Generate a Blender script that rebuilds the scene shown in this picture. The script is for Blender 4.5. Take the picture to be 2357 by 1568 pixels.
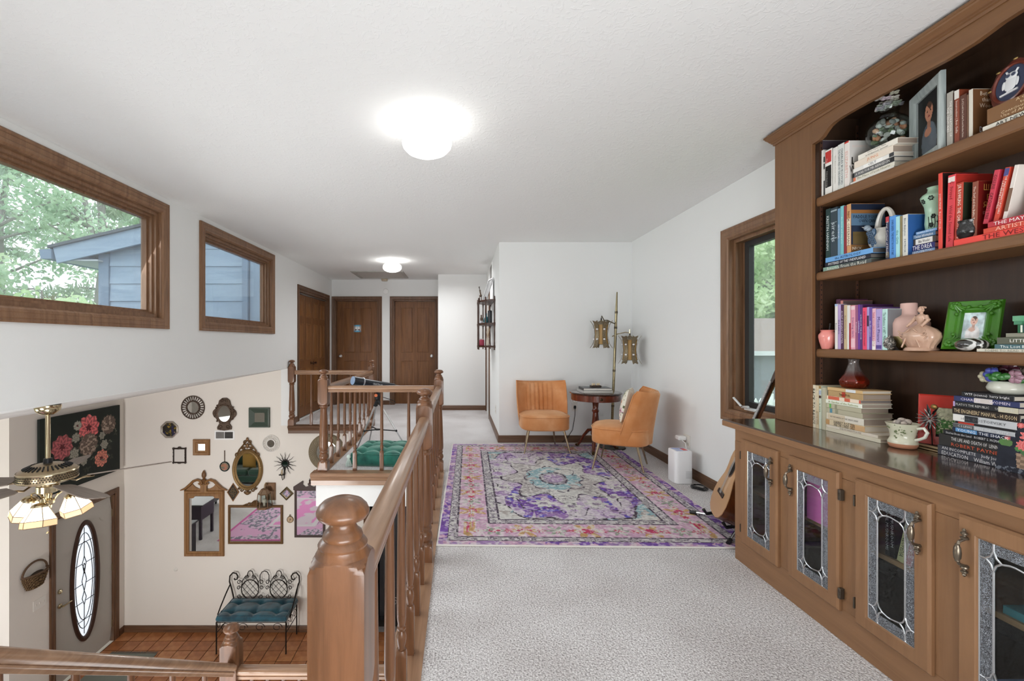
import bpy, bmesh, math, random
import numpy as np
from mathutils import Matrix, Vector
for _o in list(bpy.data.objects):
    bpy.data.objects.remove(_o)
SC = bpy.context.scene
COL = SC.collection
PI = math.pi
# ------------------------------------------------------------------ camera
F, CX, CY, CAMZ = 1050.0, 1057.0, 788.0, 1.22          # focal length / principal point in photo pixels
cam_d = bpy.data.cameras.new('camera'); cam = bpy.data.objects.new('camera', cam_d); COL.objects.link(cam)
cam.location = (0, 0, CAMZ); cam.rotation_euler = (PI / 2, 0, 0)
cam_d.sensor_width = 36.0; cam_d.lens = 36.0 * F / 2357.0
cam_d.shift_x = (1178.5 - CX) / 2357.0; cam_d.shift_y = (CY - 784.0) / 2357.0
cam_d.clip_start = 0.05; cam_d.clip_end = 200
SC.camera = cam
# ------------------------------------------------------------------ world
w = bpy.data.worlds.new('world'); SC.world = w; w.use_nodes = True
_bg = w.node_tree.nodes['Background']; _bg.inputs[0].default_value = (0.93, 0.97, 1.0, 1); _bg.inputs[1].default_value = 1.9
# ------------------------------------------------------------------ view
SC.view_settings.view_transform = 'Standard'; SC.view_settings.look = 'None'
SC.view_settings.gamma = 1.0; SC.view_settings.exposure = 0.28; SC.view_settings.use_curve_mapping = False
SC.cycles.use_denoising = True
SC.cycles.use_adaptive_sampling = True; SC.cycles.adaptive_threshold = 0.07; SC.cycles.adaptive_min_samples = 12
SC.cycles.max_bounces = 8; SC.cycles.diffuse_bounces = 5; SC.cycles.glossy_bounces = 3
SC.cycles.transmission_bounces = 6; SC.cycles.transparent_max_bounces = 14
SC.cycles.caustics_reflective = False; SC.cycles.caustics_refractive = False
SC.cycles.sample_clamp_indirect = 6.0
def area(name, loc, to, sx, sy, power, col=(1, 1, 1), spread=180):
    d = bpy.data.lights.new(name, 'AREA'); d.shape = 'RECTANGLE'; d.size = sx; d.size_y = sy
    d.energy = power; d.color = col; d.spread = math.radians(spread)
    o = bpy.data.objects.new(name, d); COL.objects.link(o); o.location = loc
    o.rotation_euler = (Vector(to) - Vector(loc)).to_track_quat('-Z', 'Y').to_euler()
    return o
# daylight at the side wall windows; the rest are unseen lamps added as fill
area('daylight_side_window', (-2.40, 2.7, 1.86), (1.2, 3.3, .2), 2.2, 0.85, 17, (0.95, 0.98, 1.0), 120)
area('daylight_small_window', (-2.40, 5.2, 1.86), (1.2, 5.0, .2), 1.5, 0.85, 6, (0.95, 0.98, 1.0), 120)
area('ceiling_bounce_fill', (0.5, -1.1, 0.7), (0.20, 0.3, 2.44), 1.8, 1.2, 74, (0.965, 0.985, 1.0), 180)  # unseen up-aimed fill added behind the camera to brighten the ceiling
area('stairs_up_fill', (-1.35, 1.9, -0.9), (-0.9, 3.3, 2.44), 1.6, 1.6, 20, (0.965, 0.985, 1.0), 150)  # unseen fill added over the stair void, aimed up for evenness
area('living_room_fill', (-7.4, 1.2, -1.7), (-2.6, 4.4, -2.4), 3.0, 1.6, 42, (1.0, 0.98, 0.955), 140)  # unseen fill added in the lower room to lift the foyer wall
area('stairwell_fill', (-3.6, -2.2, -1.5), (-3.4, 6.6, -1.35), 2.0, 1.6, 54, (1.0, 0.98, 0.955), 88)  # unseen fill added for the foyer; narrow spread spares the newel
area('hall_fill', (-0.5, 7.1, 2.41), (-0.5, 7.1, 0.0), 1.5, 1.1, 21, (0.98, 0.99, 1.0), 160)  # unseen down-facing fill added to brighten the hall carpet
# ------------------------------------------------------------------ helpers
def lin(c):
    if isinstance(c, str):
        c = c.lstrip('#'); c = tuple(int(c[i:i + 2], 16) / 255 for i in (0, 2, 4))
    return tuple((x / 12.92 if x <= 0.04045 else ((x + 0.055) / 1.055) ** 2.4) for x in c[:3])
_MATS = {}
def P_(c, rough=0.5, metal=0.0, spec=0.5, emit=None, es=0.0, alpha=1.0, trans=0.0, ior=1.45, coat=0.0, sheen=0.0, name=None):
    key = (str(c), rough, metal, spec, str(emit), es, alpha, trans, ior, coat, sheen)
    if key in _MATS: return _MATS[key]
    m = bpy.data.materials.new(name or 'plain'); m.use_nodes = True
    b = m.node_tree.nodes['Principled BSDF']
    L = lin(c); b.inputs['Base Color'].default_value = (*L, 1)
    b.inputs['Roughness'].default_value = rough; b.inputs['Metallic'].default_value = metal
    b.inputs['Specular IOR Level'].default_value = spec; b.inputs['IOR'].default_value = ior
    b.inputs['Transmission Weight'].default_value = trans; b.inputs['Alpha'].default_value = alpha
    b.inputs['Coat Weight'].default_value = coat; b.inputs['Coat Roughness'].default_value = 0.08
    b.inputs['Sheen Weight'].default_value = sheen
    if emit is not None:
        b.inputs['Emission Color'].default_value = (*lin(emit), 1); b.inputs['Emission Strength'].default_value = es
    _MATS[key] = m
    return m
def nodemat(name, rough=0.5, spec=0.5, metal=0.0):
    m = bpy.data.materials.new(name); m.use_nodes = True
    nt = m.node_tree; b = nt.nodes['Principled BSDF']
    b.inputs['Roughness'].default_value = rough; b.inputs['Specular IOR Level'].default_value = spec
    b.inputs['Metallic'].default_value = metal
    return m, nt, b
def N(nt, typ, **kw):
    n = nt.nodes.new(typ)
    for k, v in kw.items():
        if k.startswith('i_'):
            n.inputs[k[2:].replace('_', ' ')].default_value = v
        else: setattr(n, k, v)
    return n
def mapping(nt, scale, coord='Object', rot=(0, 0, 0)):
    tc = N(nt, 'ShaderNodeTexCoord'); mp = N(nt, 'ShaderNodeMapping')
    mp.inputs['Scale'].default_value = scale; mp.inputs['Rotation'].default_value = rot
    nt.links.new(tc.outputs[coord], mp.inputs[0]); return mp.outputs[0]
def ramp(nt, fac, stops):
    r = N(nt, 'ShaderNodeValToRGB'); e = r.color_ramp.elements
    while len(e) < len(stops): e.new(0.5)
    for el, (p, c) in zip(e, stops): el.position = p; el.color = (*lin(c), 1)
    nt.links.new(fac, r.inputs[0]); return r.outputs[0]
def bump(nt, b, h, strength, dist=0.01):
    n = N(nt, 'ShaderNodeBump'); n.inputs['Strength'].default_value = strength; n.inputs['Distance'].default_value = dist
    nt.links.new(h, n.inputs['Height']); nt.links.new(n.outputs[0], b.inputs['Normal'])
def wood(name, c1, c2, axis='z', rough=0.35, scale=1.0, spec=0.4, coat=0.0, grain=1.0):
    m, nt, b = nodemat(name, rough, spec)
    s = {'x': (1.2, 16, 16), 'y': (16, 1.2, 16), 'z': (16, 16, 1.2)}[axis]
    v = mapping(nt, tuple(k * scale for k in s))
    n1 = N(nt, 'ShaderNodeTexNoise', i_Scale=1.3, i_Detail=7.0, i_Roughness=0.62, i_Distortion=1.2)
    nt.links.new(v, n1.inputs['Vector'])
    lo, hi = 0.5 - 0.22 / max(grain, .2), 0.5 + 0.22 / max(grain, .2)
    col = ramp(nt, n1.outputs[0], [(max(lo, 0), c1), (min(hi, 1), c2)])
    nt.links.new(col, b.inputs['Base Color']); bump(nt, b, n1.outputs[0], 0.08, 0.004)
    b.inputs['Coat Weight'].default_value = coat; b.inputs['Coat Roughness'].default_value = 0.1
    return m
def attr_mat(name='painted_print', rough=0.6, spec=0.3, bump_s=0.0):
    key = ('attr', rough, spec, bump_s)
    if key in _MATS: return _MATS[key]
    m, nt, b = nodemat(name, rough, spec)
    a = N(nt, 'ShaderNodeVertexColor', layer_name='col'); nt.links.new(a.outputs[0], b.inputs['Base Color'])
    if bump_s:
        n = N(nt, 'ShaderNodeTexNoise', i_Scale=420.0, i_Detail=2.0); nt.links.new(mapping(nt, (1, 1, 1)), n.inputs[0]); bump(nt, b, n.outputs[0], bump_s, 0.004)
    _MATS[key] = m; return m
def xy(xi, yi, Y):                       # a measured photo point at depth Y -> world metres
    return ((xi - CX) * Y / F, Y, CAMZ - (yi - CY) * Y / F)
def depth_on_x(xi, X): return F * X / (xi - CX)
class MB:
    def __init__(s): s.v = []; s.f = []
    def add(s, vs, fs):
        n = len(s.v); s.v.extend([tuple(p) for p in vs]); s.f.extend([tuple(i + n for i in f) for f in fs]); return s
    def box(s, x0, y0, z0, x1, y1, z1, bev=0.0, M=None):
        x0, x1 = min(x0, x1), max(x0, x1); y0, y1 = min(y0, y1), max(y0, y1); z0, z1 = min(z0, z1), max(z0, z1)
        b = min(bev, (x1 - x0) * .49, (y1 - y0) * .49, (z1 - z0) * .49)
        if b <= 0:
            vs = [(x, y, z) for x in (x0, x1) for y in (y0, y1) for z in (z0, z1)]
            fs = [(0, 1, 3, 2), (4, 6, 7, 5), (0, 4, 5, 1), (2, 3, 7, 6), (0, 2, 6, 4), (1, 5, 7, 3)]
        else:
            vs, idx = [], {}
            for i, x in enumerate((x0, x1)):
                for j, y in enumerate((y0, y1)):
                    for k, z in enumerate((z0, z1)):
                        dx, dy, dz = (b, -b)[i], (b, -b)[j], (b, -b)[k]
                        for a, p in enumerate(((x, y + dy, z + dz), (x + dx, y, z + dz), (x + dx, y + dy, z))):
                            idx[i, j, k, a] = len(vs); vs.append(p)
            fs = []
            for i in (0, 1):
                o = 1 if i else -1
                q = [(i, 0, 0), (i, 1, 0), (i, 1, 1), (i, 0, 1)]; fs.append([idx[(*t, 0)] for t in (q if o > 0 else q[::-1])])
                q = [(0, i, 0), (0, i, 1), (1, i, 1), (1, i, 0)]; fs.append([idx[(*t, 1)] for t in (q if o > 0 else q[::-1])])
                q = [(0, 0, i), (1, 0, i), (1, 1, i), (0, 1, i)]; fs.append([idx[(*t, 2)] for t in (q if o > 0 else q[::-1])])
            for i in (0, 1):
                for j in (0, 1):
                    fs.append([idx[i, j, 0, 0], idx[i, j, 0, 1], idx[i, j, 1, 1], idx[i, j, 1, 0]] if (i ^ j) else [idx[i, j, 0, 1], idx[i, j, 0, 0], idx[i, j, 1, 0], idx[i, j, 1, 1]])
                    fs.append([idx[i, 0, j, 2], idx[i, 0, j, 0], idx[i, 1, j, 0], idx[i, 1, j, 2]] if (i ^ j) else [idx[i, 0, j, 0], idx[i, 0, j, 2], idx[i, 1, j, 2], idx[i, 1, j, 0]])
                    fs.append([idx[0, i, j, 1], idx[0, i, j, 2], idx[1, i, j, 2], idx[1, i, j, 1]] if (i ^ j) else [idx[0, i, j, 2], idx[0, i, j, 1], idx[1, i, j, 1], idx[1, i, j, 2]])
                    for k in (0, 1):
                        t = [idx[i, j, k, 0], idx[i, j, k, 1], idx[i, j, k, 2]]
                        fs.append(t if (i + j + k) % 2 else t[::-1])
        if M is not None: vs = [tuple(M @ Vector(p)) for p in vs]
        return s.add(vs, fs)
    def prism(s, poly, h0, h1, axis='z', M=None):          # poly 2-D, extruded along axis
        n = len(poly)
        mk = {'z': lambda a, b, h: (a, b, h), 'y': lambda a, b, h: (a, h, b), 'x': lambda a, b, h: (h, a, b)}[axis]
        vs = [mk(a, b, h0) for a, b in poly] + [mk(a, b, h1) for a, b in poly]
        fs = [tuple(range(n))[::-1], tuple(range(n, 2 * n))] + [(i, (i + 1) % n, n + (i + 1) % n, n + i) for i in range(n)]
        if M is not None: vs = [tuple(M @ Vector(p)) for p in vs]
        return s.add(vs, fs)
    def lathe(s, prof, n=20, c=(0, 0, 0), M=None, sx=1.0, sy=1.0, cap=True, rfun=None):   # prof [(r,z)]
        vs, fs = [], []
        for r, z in prof:
            for i in range(n):
                a = 2 * PI * i / n; rr = r * (rfun(a, z) if rfun else 1)
                vs.append((c[0] + rr * math.cos(a) * sx, c[1] + rr * math.sin(a) * sy, c[2] + z))
        m = len(prof)
        for j in range(m - 1):
            for i in range(n):
                fs.append((j * n + i, j * n + (i + 1) % n, (j + 1) * n + (i + 1) % n, (j + 1) * n + i))
        if cap:
            fs.append(tuple(range(n))[::-1]); fs.append(tuple(range((m - 1) * n, m * n)))
        if M is not None: vs = [tuple(M @ Vector(p)) for p in vs]
        return s.add(vs, fs)
    def tube(s, pts, r, n=8, closed=False, cap=True, rs=None, flat=1.0):
        pts = [Vector(p) for p in pts]; m = len(pts); vs, fs = [], []
        t0 = (pts[1] - pts[0]).normalized(); up = Vector((0, 0, 1)) if abs(t0.z) < 0.9 else Vector((1, 0, 0))
        u = t0.cross(up).normalized()
        for i, p in enumerate(pts):
            a = pts[i - 1] if (i or closed) else p; b = pts[(i + 1) % m] if (i < m - 1 or closed) else p
            t = (b - a).normalized() if (b - a).length > 1e-9 else t0
            u = (u - t * u.dot(t)); u = u.normalized() if u.length > 1e-6 else t.orthogonal().normalized()
            v = t.cross(u); rr = rs[i] if rs else r
            for k in range(n):
                an = 2 * PI * k / n; vs.append(p + u * rr * math.cos(an) + v * rr * flat * math.sin(an))
        for i in range(m if closed else m - 1):
            for k in range(n):
                fs.append((i * n + k, i * n + (k + 1) % n, ((i + 1) % m) * n + (k + 1) % n, ((i + 1) % m) * n + k))
        if cap and not closed:
            fs.append(tuple(range(n))[::-1]); fs.append(tuple(range((m - 1) * n, m * n)))
        return s.add(vs, fs)
    def ball(s, c, r, n=12, m=8, sx=1, sy=1, sz=1, M=None):
        prof = [(max(r * math.sin(PI * j / m), 1e-5), -r * math.cos(PI * j / m) * sz) for j in range(m + 1)]
        return s.lathe(prof, n, c, M=M, sx=sx, sy=sy, cap=False)
    def sweep(s, prof, path, closed=False):                  # prof [(a,b)] a = outward(left normal in plane), b = 'up'; path [(pos, normal_a, normal_b)]
        n = len(prof); vs, fs = [], []
        for p, a, b in path:
            p, a, b = Vector(p), Vector(a), Vector(b)
            for u, v in prof: vs.append(p + a * u + b * v)
        m = len(path)
        for i in range(m if closed else m - 1):
            for k in range(n):
                fs.append((i * n + k, i * n + (k + 1) % n, ((i + 1) % m) * n + (k + 1) % n, ((i + 1) % m) * n + k))
        if not closed:
            fs.append(tuple(range(n))[::-1]); fs.append(tuple(range((m - 1) * n, m * n)))
        return s.add(vs, fs)
    def grid(s, fn, nu, nv, closed_u=False):
        vs = [fn(i / (nu if closed_u else nu - 1), j / (nv - 1)) for j in range(nv) for i in range(nu)]; fs = []
        for j in range(nv - 1):
            for i in range(nu if closed_u else nu - 1):
                i2 = (i + 1) % nu; fs.append((j * nu + i, j * nu + i2, (j + 1) * nu + i2, (j + 1) * nu + i))
        return s.add(vs, fs)
    def xf(s, M):
        s.v = [tuple(M @ Vector(p)) for p in s.v]; return s
    def mesh(s, name, smooth=35):
        me = bpy.data.meshes.new(name); me.from_pydata(s.v, [], s.f)
        if smooth:
            me.polygons.foreach_set('use_smooth', [True] * len(me.polygons)); me.set_sharp_from_angle(angle=math.radians(smooth))
        return me
_XF = {}
def obj(name, mb, mat, parent=None, world=True, smooth=35, fixn=True):
    me = mb if isinstance(mb, bpy.types.Mesh) else mb.mesh(name, 0)
    if fixn and not isinstance(mb, bpy.types.Mesh):
        bm = bmesh.new(); bm.from_mesh(me); bmesh.ops.recalc_face_normals(bm, faces=bm.faces); bm.to_mesh(me); bm.free()
    if smooth and not isinstance(mb, bpy.types.Mesh):
        me.polygons.foreach_set('use_smooth', [True] * len(me.polygons)); me.set_sharp_from_angle(angle=math.radians(smooth))
    if mat is not None and not me.materials: me.materials.append(mat)
    o = bpy.data.objects.new(name, me); COL.objects.link(o)
    if parent is not None:
        o.parent = parent
        if world and parent.name in _XF: o.matrix_parent_inverse = _XF[parent.name].inverted()
    return o
def tag(o, label, cat, group=None, kind=None):
    o['label'] = label; o['category'] = cat
    if group: o['group'] = group
    if kind: o['kind'] = kind
    return o
def thing(name, label, cat, loc=(0, 0, 0), rz=0.0, group=None):
    o = bpy.data.objects.new(name, None); COL.objects.link(o); o.empty_display_size = 0.05
    o.location = loc; o.rotation_euler = (0, 0, rz)
    _XF[o.name] = Matrix.Translation(loc) @ Matrix.Rotation(rz, 4, 'Z')
    return tag(o, label, cat, group)
def struct(name, mb, mat, parent=None, smooth=None, label=None):
    o = obj(name, mb, mat, parent, smooth=smooth)
    if parent is None:
        o['kind'] = 'structure'
        if label: o['label'] = label
    return o
def sroot(name, loc=(0, 0, 0)):
    o = bpy.data.objects.new(name, None); COL.objects.link(o); o.location = loc; o['kind'] = 'structure'
    _XF[o.name] = Matrix.Translation(loc); return o
def copy_tree(o, parent=None):
    c = o.copy(); COL.objects.link(c)
    c.parent = parent
    if parent is not None: c.matrix_parent_inverse = o.matrix_parent_inverse
    if o.name in _XF: _XF[c.name] = _XF[o.name]
    for ch in list(o.children):
        copy_tree(ch, c)
    return c
def dup(root, loc, rz=0.0, label=None):
    c = copy_tree(root); c.location = loc; c.rotation_euler = (0, 0, rz)
    if label: c['label'] = label
    return c
def painted(fn, w, h, nx, ny, name='print'):
    """a thin printed sheet w x h in the local XZ plane facing -Y; fn(u,v arrays)->rgb arrays (sRGB)"""
    us, vs = np.meshgrid((np.arange(nx) + .5) / nx, (np.arange(ny) + .5) / ny)
    rgb = np.clip(fn(us, vs), 0, 1); rgb = np.where(rgb <= .04045, rgb / 12.92, ((rgb + .055) / 1.055) ** 2.4)
    X, Z = np.meshgrid(np.linspace(-w / 2, w / 2, nx + 1), np.linspace(0, h, ny + 1))
    co = np.stack([X, np.zeros_like(X), Z], -1).reshape(-1, 3)
    i, j = np.meshgrid(np.arange(nx), np.arange(ny)); a = (j * (nx + 1) + i).ravel()
    faces = np.stack([a, a + 1, a + nx + 2, a + nx + 1], -1)
    me = bpy.data.meshes.new(name); me.vertices.add(len(co)); me.vertices.foreach_set('co', co.ravel())
    me.loops.add(faces.size); me.loops.foreach_set('vertex_index', faces.ravel().astype(np.int32))
    me.polygons.add(len(faces)); me.polygons.foreach_set('loop_start', np.arange(0, faces.size, 4, dtype=np.int32))
    me.update(calc_edges=True)
    ca = me.color_attributes.new('col', 'FLOAT_COLOR', 'CORNER')
    c4 = np.concatenate([rgb.reshape(-1, 3), np.ones((nx * ny, 1))], 1).repeat(4, 0)
    ca.data.foreach_set('color', c4.astype(np.float32).ravel()); me.validate()
    return me
def vnoise(u, v, seed=0, scale=8, octaves=4):
    """smooth value noise in numpy"""
    out = np.zeros_like(u); amp, tot = 1.0, 0.0
    for o in range(octaves):
        rs = np.random.RandomState(seed * 31 + o); g = rs.rand(64, 64)
        x, y = u * scale, v * scale; xi, yi = np.floor(x).astype(int), np.floor(y).astype(int); fx, fy = x - xi, y - yi
        fx, fy = fx * fx * (3 - 2 * fx), fy * fy * (3 - 2 * fy)
        G = lambda a, b: g[a % 64, b % 64]
        out += amp * ((G(xi, yi) * (1 - fx) + G(xi + 1, yi) * fx) * (1 - fy) + (G(xi, yi + 1) * (1 - fx) + G(xi + 1, yi + 1) * fx) * fy)
        tot += amp; amp *= .5; scale *= 2
    return out / tot
_TXT = {}
def text(s, w, h, M, mat, parent, name='lettering', depth=0.0004):
    """lettering fitted into a w x h box centred on M (M maps local x=reading direction, y=up, z=out)"""
    if s not in _TXT:
        c = bpy.data.curves.new('lettering', 'FONT'); c.body = s; c.align_x = 'CENTER'; c.align_y = 'CENTER'; c.resolution_u = 1
        t = bpy.data.objects.new('tmp_text', c); COL.objects.link(t)
        me = bpy.data.meshes.new_from_object(t.evaluated_get(bpy.context.evaluated_depsgraph_get()))
        bpy.data.objects.remove(t); me.materials.clear()
        co = np.zeros(len(me.vertices) * 3); me.vertices.foreach_get('co', co); co = co.reshape(-1, 3)
        if len(co) == 0: return None
        lo, hi = co.min(0), co.max(0); co -= (lo + hi) / 2
        me.vertices.foreach_set('co', co.ravel()); _TXT[s] = (me, hi - lo)
    me, dim = _TXT[s]
    me = me.copy(); co = np.zeros(len(me.vertices) * 3); me.vertices.foreach_get('co', co); co = co.reshape(-1, 3)
    k = h / max(dim[1], 1e-6); kx = min(k * 1.25, w / max(dim[0], 1e-6)); k = min(k, kx * 1.9)
    co = co * np.array([kx, k, 1]); co[:, 2] = depth
    R = np.array(M.to_3x3()); tv = np.array(M.to_translation())
    co = co @ R.T + tv; me.vertices.foreach_set('co', co.ravel()); me.update()
    me.materials.append(mat)
    return obj(name, me, None, parent)
def frame(o, xr, up):
    """matrix with x along xr, y along up, z = x cross y, origin o"""
    x = Vector(xr).normalized(); y = Vector(up).normalized(); z = x.cross(y)
    M = Matrix.Identity(4)
    for i in range(3): M[i][0], M[i][1], M[i][2], M[i][3] = x[i], y[i], z[i], o[i]
    return M
random.seed(7)
# ------------------------------------------------------------------ shared materials
def paint(name, c, scale, strength, dist, tex='noise', rough=0.85):
    m, nt, b = nodemat(name, rough, 0.25); b.inputs['Base Color'].default_value = (*lin(c), 1)
    v = mapping(nt, (1, 1, 1))
    n = N(nt, 'ShaderNodeTexNoise', i_Scale=scale, i_Detail=4.0, i_Roughness=0.6, i_Distortion=1.5 if tex != 'noise' else 0.0)
    nt.links.new(v, n.inputs[0]); h = n.outputs[0]
    if tex != 'noise':
        r = N(nt, 'ShaderNodeValToRGB'); r.color_ramp.elements[0].position = .52; r.color_ramp.elements[1].position = .62
        nt.links.new(h, r.inputs[0]); h = r.outputs[0]
    bump(nt, b, h, strength, dist); return m
M_WALL = paint('wall_paint', '#e9eae9', 160, 0.10, 0.002)
M_WALLW = paint('wall_paint_foyer', '#e6e0d8', 160, 0.10, 0.002)
M_CEIL = paint('ceiling_texture', '#eff0ef', 26, 0.22, 0.004, 'slap')
def carpet_mat(name, a, b_, c, rib=True):
    m, nt, b = nodemat(name, 0.95, 0.1); v = mapping(nt, (1, 1, 1))
    n1 = N(nt, 'ShaderNodeTexNoise', i_Scale=145.0, i_Detail=3.0, i_Roughness=0.75); nt.links.new(v, n1.inputs[0])
    n2 = N(nt, 'ShaderNodeTexNoise', i_Scale=2.2, i_Detail=3.0); nt.links.new(v, n2.inputs[0])
    col = ramp(nt, n1.outputs[0], [(0.36, a), (0.46, b_), (0.60, c)])
    mix = N(nt, 'ShaderNodeMixRGB', blend_type='MULTIPLY'); mix.inputs[0].default_value = 0.5
    g = ramp(nt, n2.outputs[0], [(0.35, '#dcd8d6'), (0.6, '#ffffff')])
    nt.links.new(col, mix.inputs[1]); nt.links.new(g, mix.inputs[2]); nt.links.new(mix.outputs[0], b.inputs['Base Color'])
    vo = N(nt, 'ShaderNodeTexVoronoi', i_Scale=95.0); nt.links.new(v, vo.inputs['Vector'])
    ma = N(nt, 'ShaderNodeMath', operation='SUBTRACT'); nt.links.new(n1.outputs[0], ma.inputs[0]); nt.links.new(vo.outputs['Distance'], ma.inputs[1])
    bump(nt, b, ma.outputs[0], 0.7, 0.008); return m
M_CARPET = carpet_mat('loop_carpet', '#8d8988', '#cfcbcb', '#faf8f8')
M_TRIM = wood('trim_wood', '#4f3522', '#765640', 'z', 0.4)
M_TRIMX = wood('trim_wood_x', '#4f3522', '#765640', 'x', 0.4)
M_TRIMY = wood('trim_wood_y', '#4f3522', '#765640', 'y', 0.4)
M_WIN = wood('window_wood', '#6b4b34', '#937054', 'z', 0.38)
M_WINY = wood('window_wood_y', '#6b4b34', '#937054', 'y', 0.38)
M_DOOR = wood('door_wood', '#5c381d', '#835731', 'z', 0.5, coat=0.0)
M_RAILZ = wood('rail_wood_z_shaded', '#523520', '#84593c', 'z', 0.33, coat=0.25)  # posts and balusters tinted darker than the rails: shade put into colour
M_RAILY = wood('rail_wood_y', '#7e5d45', '#ab886c', 'y', 0.3, coat=0.35)
M_RAILX = wood('rail_wood_x', '#7e5d45', '#ab886c', 'x', 0.3, coat=0.35)
M_CASE = wood('bookcase_wood_z', '#6a482f', '#85603f', 'z', 0.42, grain=.6)
M_CASEY = wood('bookcase_wood_y', '#6a482f', '#85603f', 'y', 0.42, grain=.6)
M_CASEIN = wood('bookcase_inside_shaded', '#32231a', '#4a3527', 'z', 0.4, grain=.6)  # case wood darkened inside: recess shade put into the colour
M_CAB = wood('cabinet_wood_z', '#7c5a3e', '#9a7352', 'z', 0.42, grain=.6)
M_CABY = wood('cabinet_wood_y', '#7c5a3e', '#9a7352', 'y', 0.42, grain=.6)
M_TOP = wood('worktop_wood', '#3a2517', '#4d3220', 'y', 0.16, grain=.6, spec=0.6, coat=0.6)
M_BRASS = P_('#a8967a', 0.3, 0.9, name='aged_brass')
M_BRASSB = P_('#cdbf9f', 0.18, 1.0, name='polished_brass')
M_STEEL = P_('#c8c8c8', 0.3, 1.0, name='steel')
M_BLACK = P_('#17171a', 0.45, name='black')
M_WHITE = P_('#efefee', 0.4, name='white_plastic')
M_IRON = P_('#231b17', 0.5, 0.5, name='wrought_iron')
M_MIRROR = P_('#e8ebea', 0.02, 1.0, name='mirror_glass')
M_GLASS = None
def glass_mat(name, tint='#ffffff', fac=0.06, haze=0.0):
    m = bpy.data.materials.new(name); m.use_nodes = True; nt = m.node_tree; nt.nodes.clear()
    out = N(nt, 'ShaderNodeOutputMaterial'); tr = N(nt, 'ShaderNodeBsdfTransparent'); gl = N(nt, 'ShaderNodeBsdfGlossy')
    tr.inputs[0].default_value = (*lin(tint), 1); gl.inputs['Roughness'].default_value = 0.03
    mx = N(nt, 'ShaderNodeMixShader'); lw = N(nt, 'ShaderNodeLayerWeight'); lw.inputs[0].default_value = 0.5
    pw = N(nt, 'ShaderNodeMath', operation='POWER'); pw.inputs[1].default_value = 4.0; nt.links.new(lw.outputs['Facing'], pw.inputs[0])
    ad = N(nt, 'ShaderNodeMath', operation='MULTIPLY_ADD'); ad.inputs[1].default_value = 0.6; ad.inputs[2].default_value = fac * .5; nt.links.new(pw.outputs[0], ad.inputs[0])
    nt.links.new(ad.outputs[0], mx.inputs[0]); nt.links.new(tr.outputs[0], mx.inputs[1]); nt.links.new(gl.outputs[0], mx.inputs[2])
    last = mx.outputs[0]
    if haze:
        df = N(nt, 'ShaderNodeBsdfDiffuse'); df.inputs[0].default_value = (.9, .95, 1, 1); m2 = N(nt, 'ShaderNodeMixShader'); m2.inputs[0].default_value = haze
        nt.links.new(last, m2.inputs[1]); nt.links.new(df.outputs[0], m2.inputs[2]); last = m2.outputs[0]
    nt.links.new(last, out.inputs[0]); return m
M_PANE = glass_mat('window_glass', '#f4f9fb', haze=0.10)
M_CLEAR = glass_mat('clear_glass', '#eef4f4')
# ------------------------------------------------------------------ room shell
XL, XR, ZC, ZF = -2.49, 2.10, 2.44, -3.02          # left wall, right wall, ceiling, foyer floor
def wallx(mb, x0, x1, y0, y1, z0, z1, holes=()):   # wall in the YZ plane
    cur = y0
    for h0, h1, zb, zt in sorted(holes):
        if h0 > cur: mb.box(x0, cur, z0, x1, h0, z1)
        if zb > z0: mb.box(x0, h0, z0, x1, h1, zb)
        if zt < z1: mb.box(x0, h0, zt, x1, h1, z1)
        cur = h1
    if cur < y1: mb.box(x0, cur, z0, x1, y1, z1)
    return mb
def wally(mb, y0, y1, x0, x1, z0, z1, holes=()):
    cur = x0
    for h0, h1, zb, zt in sorted(holes):
        if h0 > cur: mb.box(cur, y0, z0, h0, y1, z1)
        if zb > z0: mb.box(h0, y0, z0, h1, y1, zb)
        if zt < z1: mb.box(h0, y0, zt, h1, y1, z1)
        cur = h1
    if cur < x1: mb.box(cur, y0, z0, x1, y1, z1)
    return mb
def rframe(mb, c, ux, uz, n, hw, hh, prof):
    c, ux, uz, n = Vector(c), Vector(ux), Vector(uz), Vector(n); path = []
    for sx, sz in ((-1, -1), (1, -1), (1, 1), (-1, 1)):
        path.append((c + ux * hw * sx + uz * hh * sz, ux * sx + uz * sz, n))
    return mb.sweep(prof, path, closed=True)
b = MB(); wallx(b, XL - .12, XL, -2.6, 6.68, .84, ZC, [(1.64, 3.805, 1.42, 2.30), (4.455, 6.035, 1.42, 2.30)])
wallx(b, XL - .12, XL, 6.68, 9.05, 0, ZC, [(7.08, 8.64, 0, 2.045)])
struct('wall_left', b, M_WALL)
b = MB(); wallx(b, XR, XR + .14, -2.6, 5.70, -.3, ZC, [(2.60, 3.545, .70, 2.015)]); struct('wall_right', b, M_WALL)
b = MB(); wally(b, 5.56, 5.68, .487, XR, -.3, ZC); struct('wall_alcove', b, M_WALL)
b = MB(); wallx(b, .487, .60, 5.68, 8.32, -.3, ZC, [(7.30, 8.08, 0, 2.045)]); struct('wall_hall_right', b, M_WALL)
b = MB(); wally(b, 8.20, 8.32, -.38, .487, -.3, ZC); b.box(-.38, 8.32, 0, -.30, 9.05, ZC); struct('wall_hall_end', b, M_WALL)
b = MB(); wally(b, 8.915, 9.05, XL, -.38, 0, ZC, [(-2.42, -1.578, 0, 2.045), (-1.285, -.455, 0, 2.045)]); struct('wall_hall_doors', b, M_WALL)
b = MB(); wally(b, -2.72, -2.6, XL - .12, XR + .14, .84, ZC, [(0.9, 2.0, 1.2, 2.2)]); wally(b, -2.72, -2.6, -.14, XR + .14, -.3, .84)
struct('wall_rear', b, M_WALL)
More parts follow.
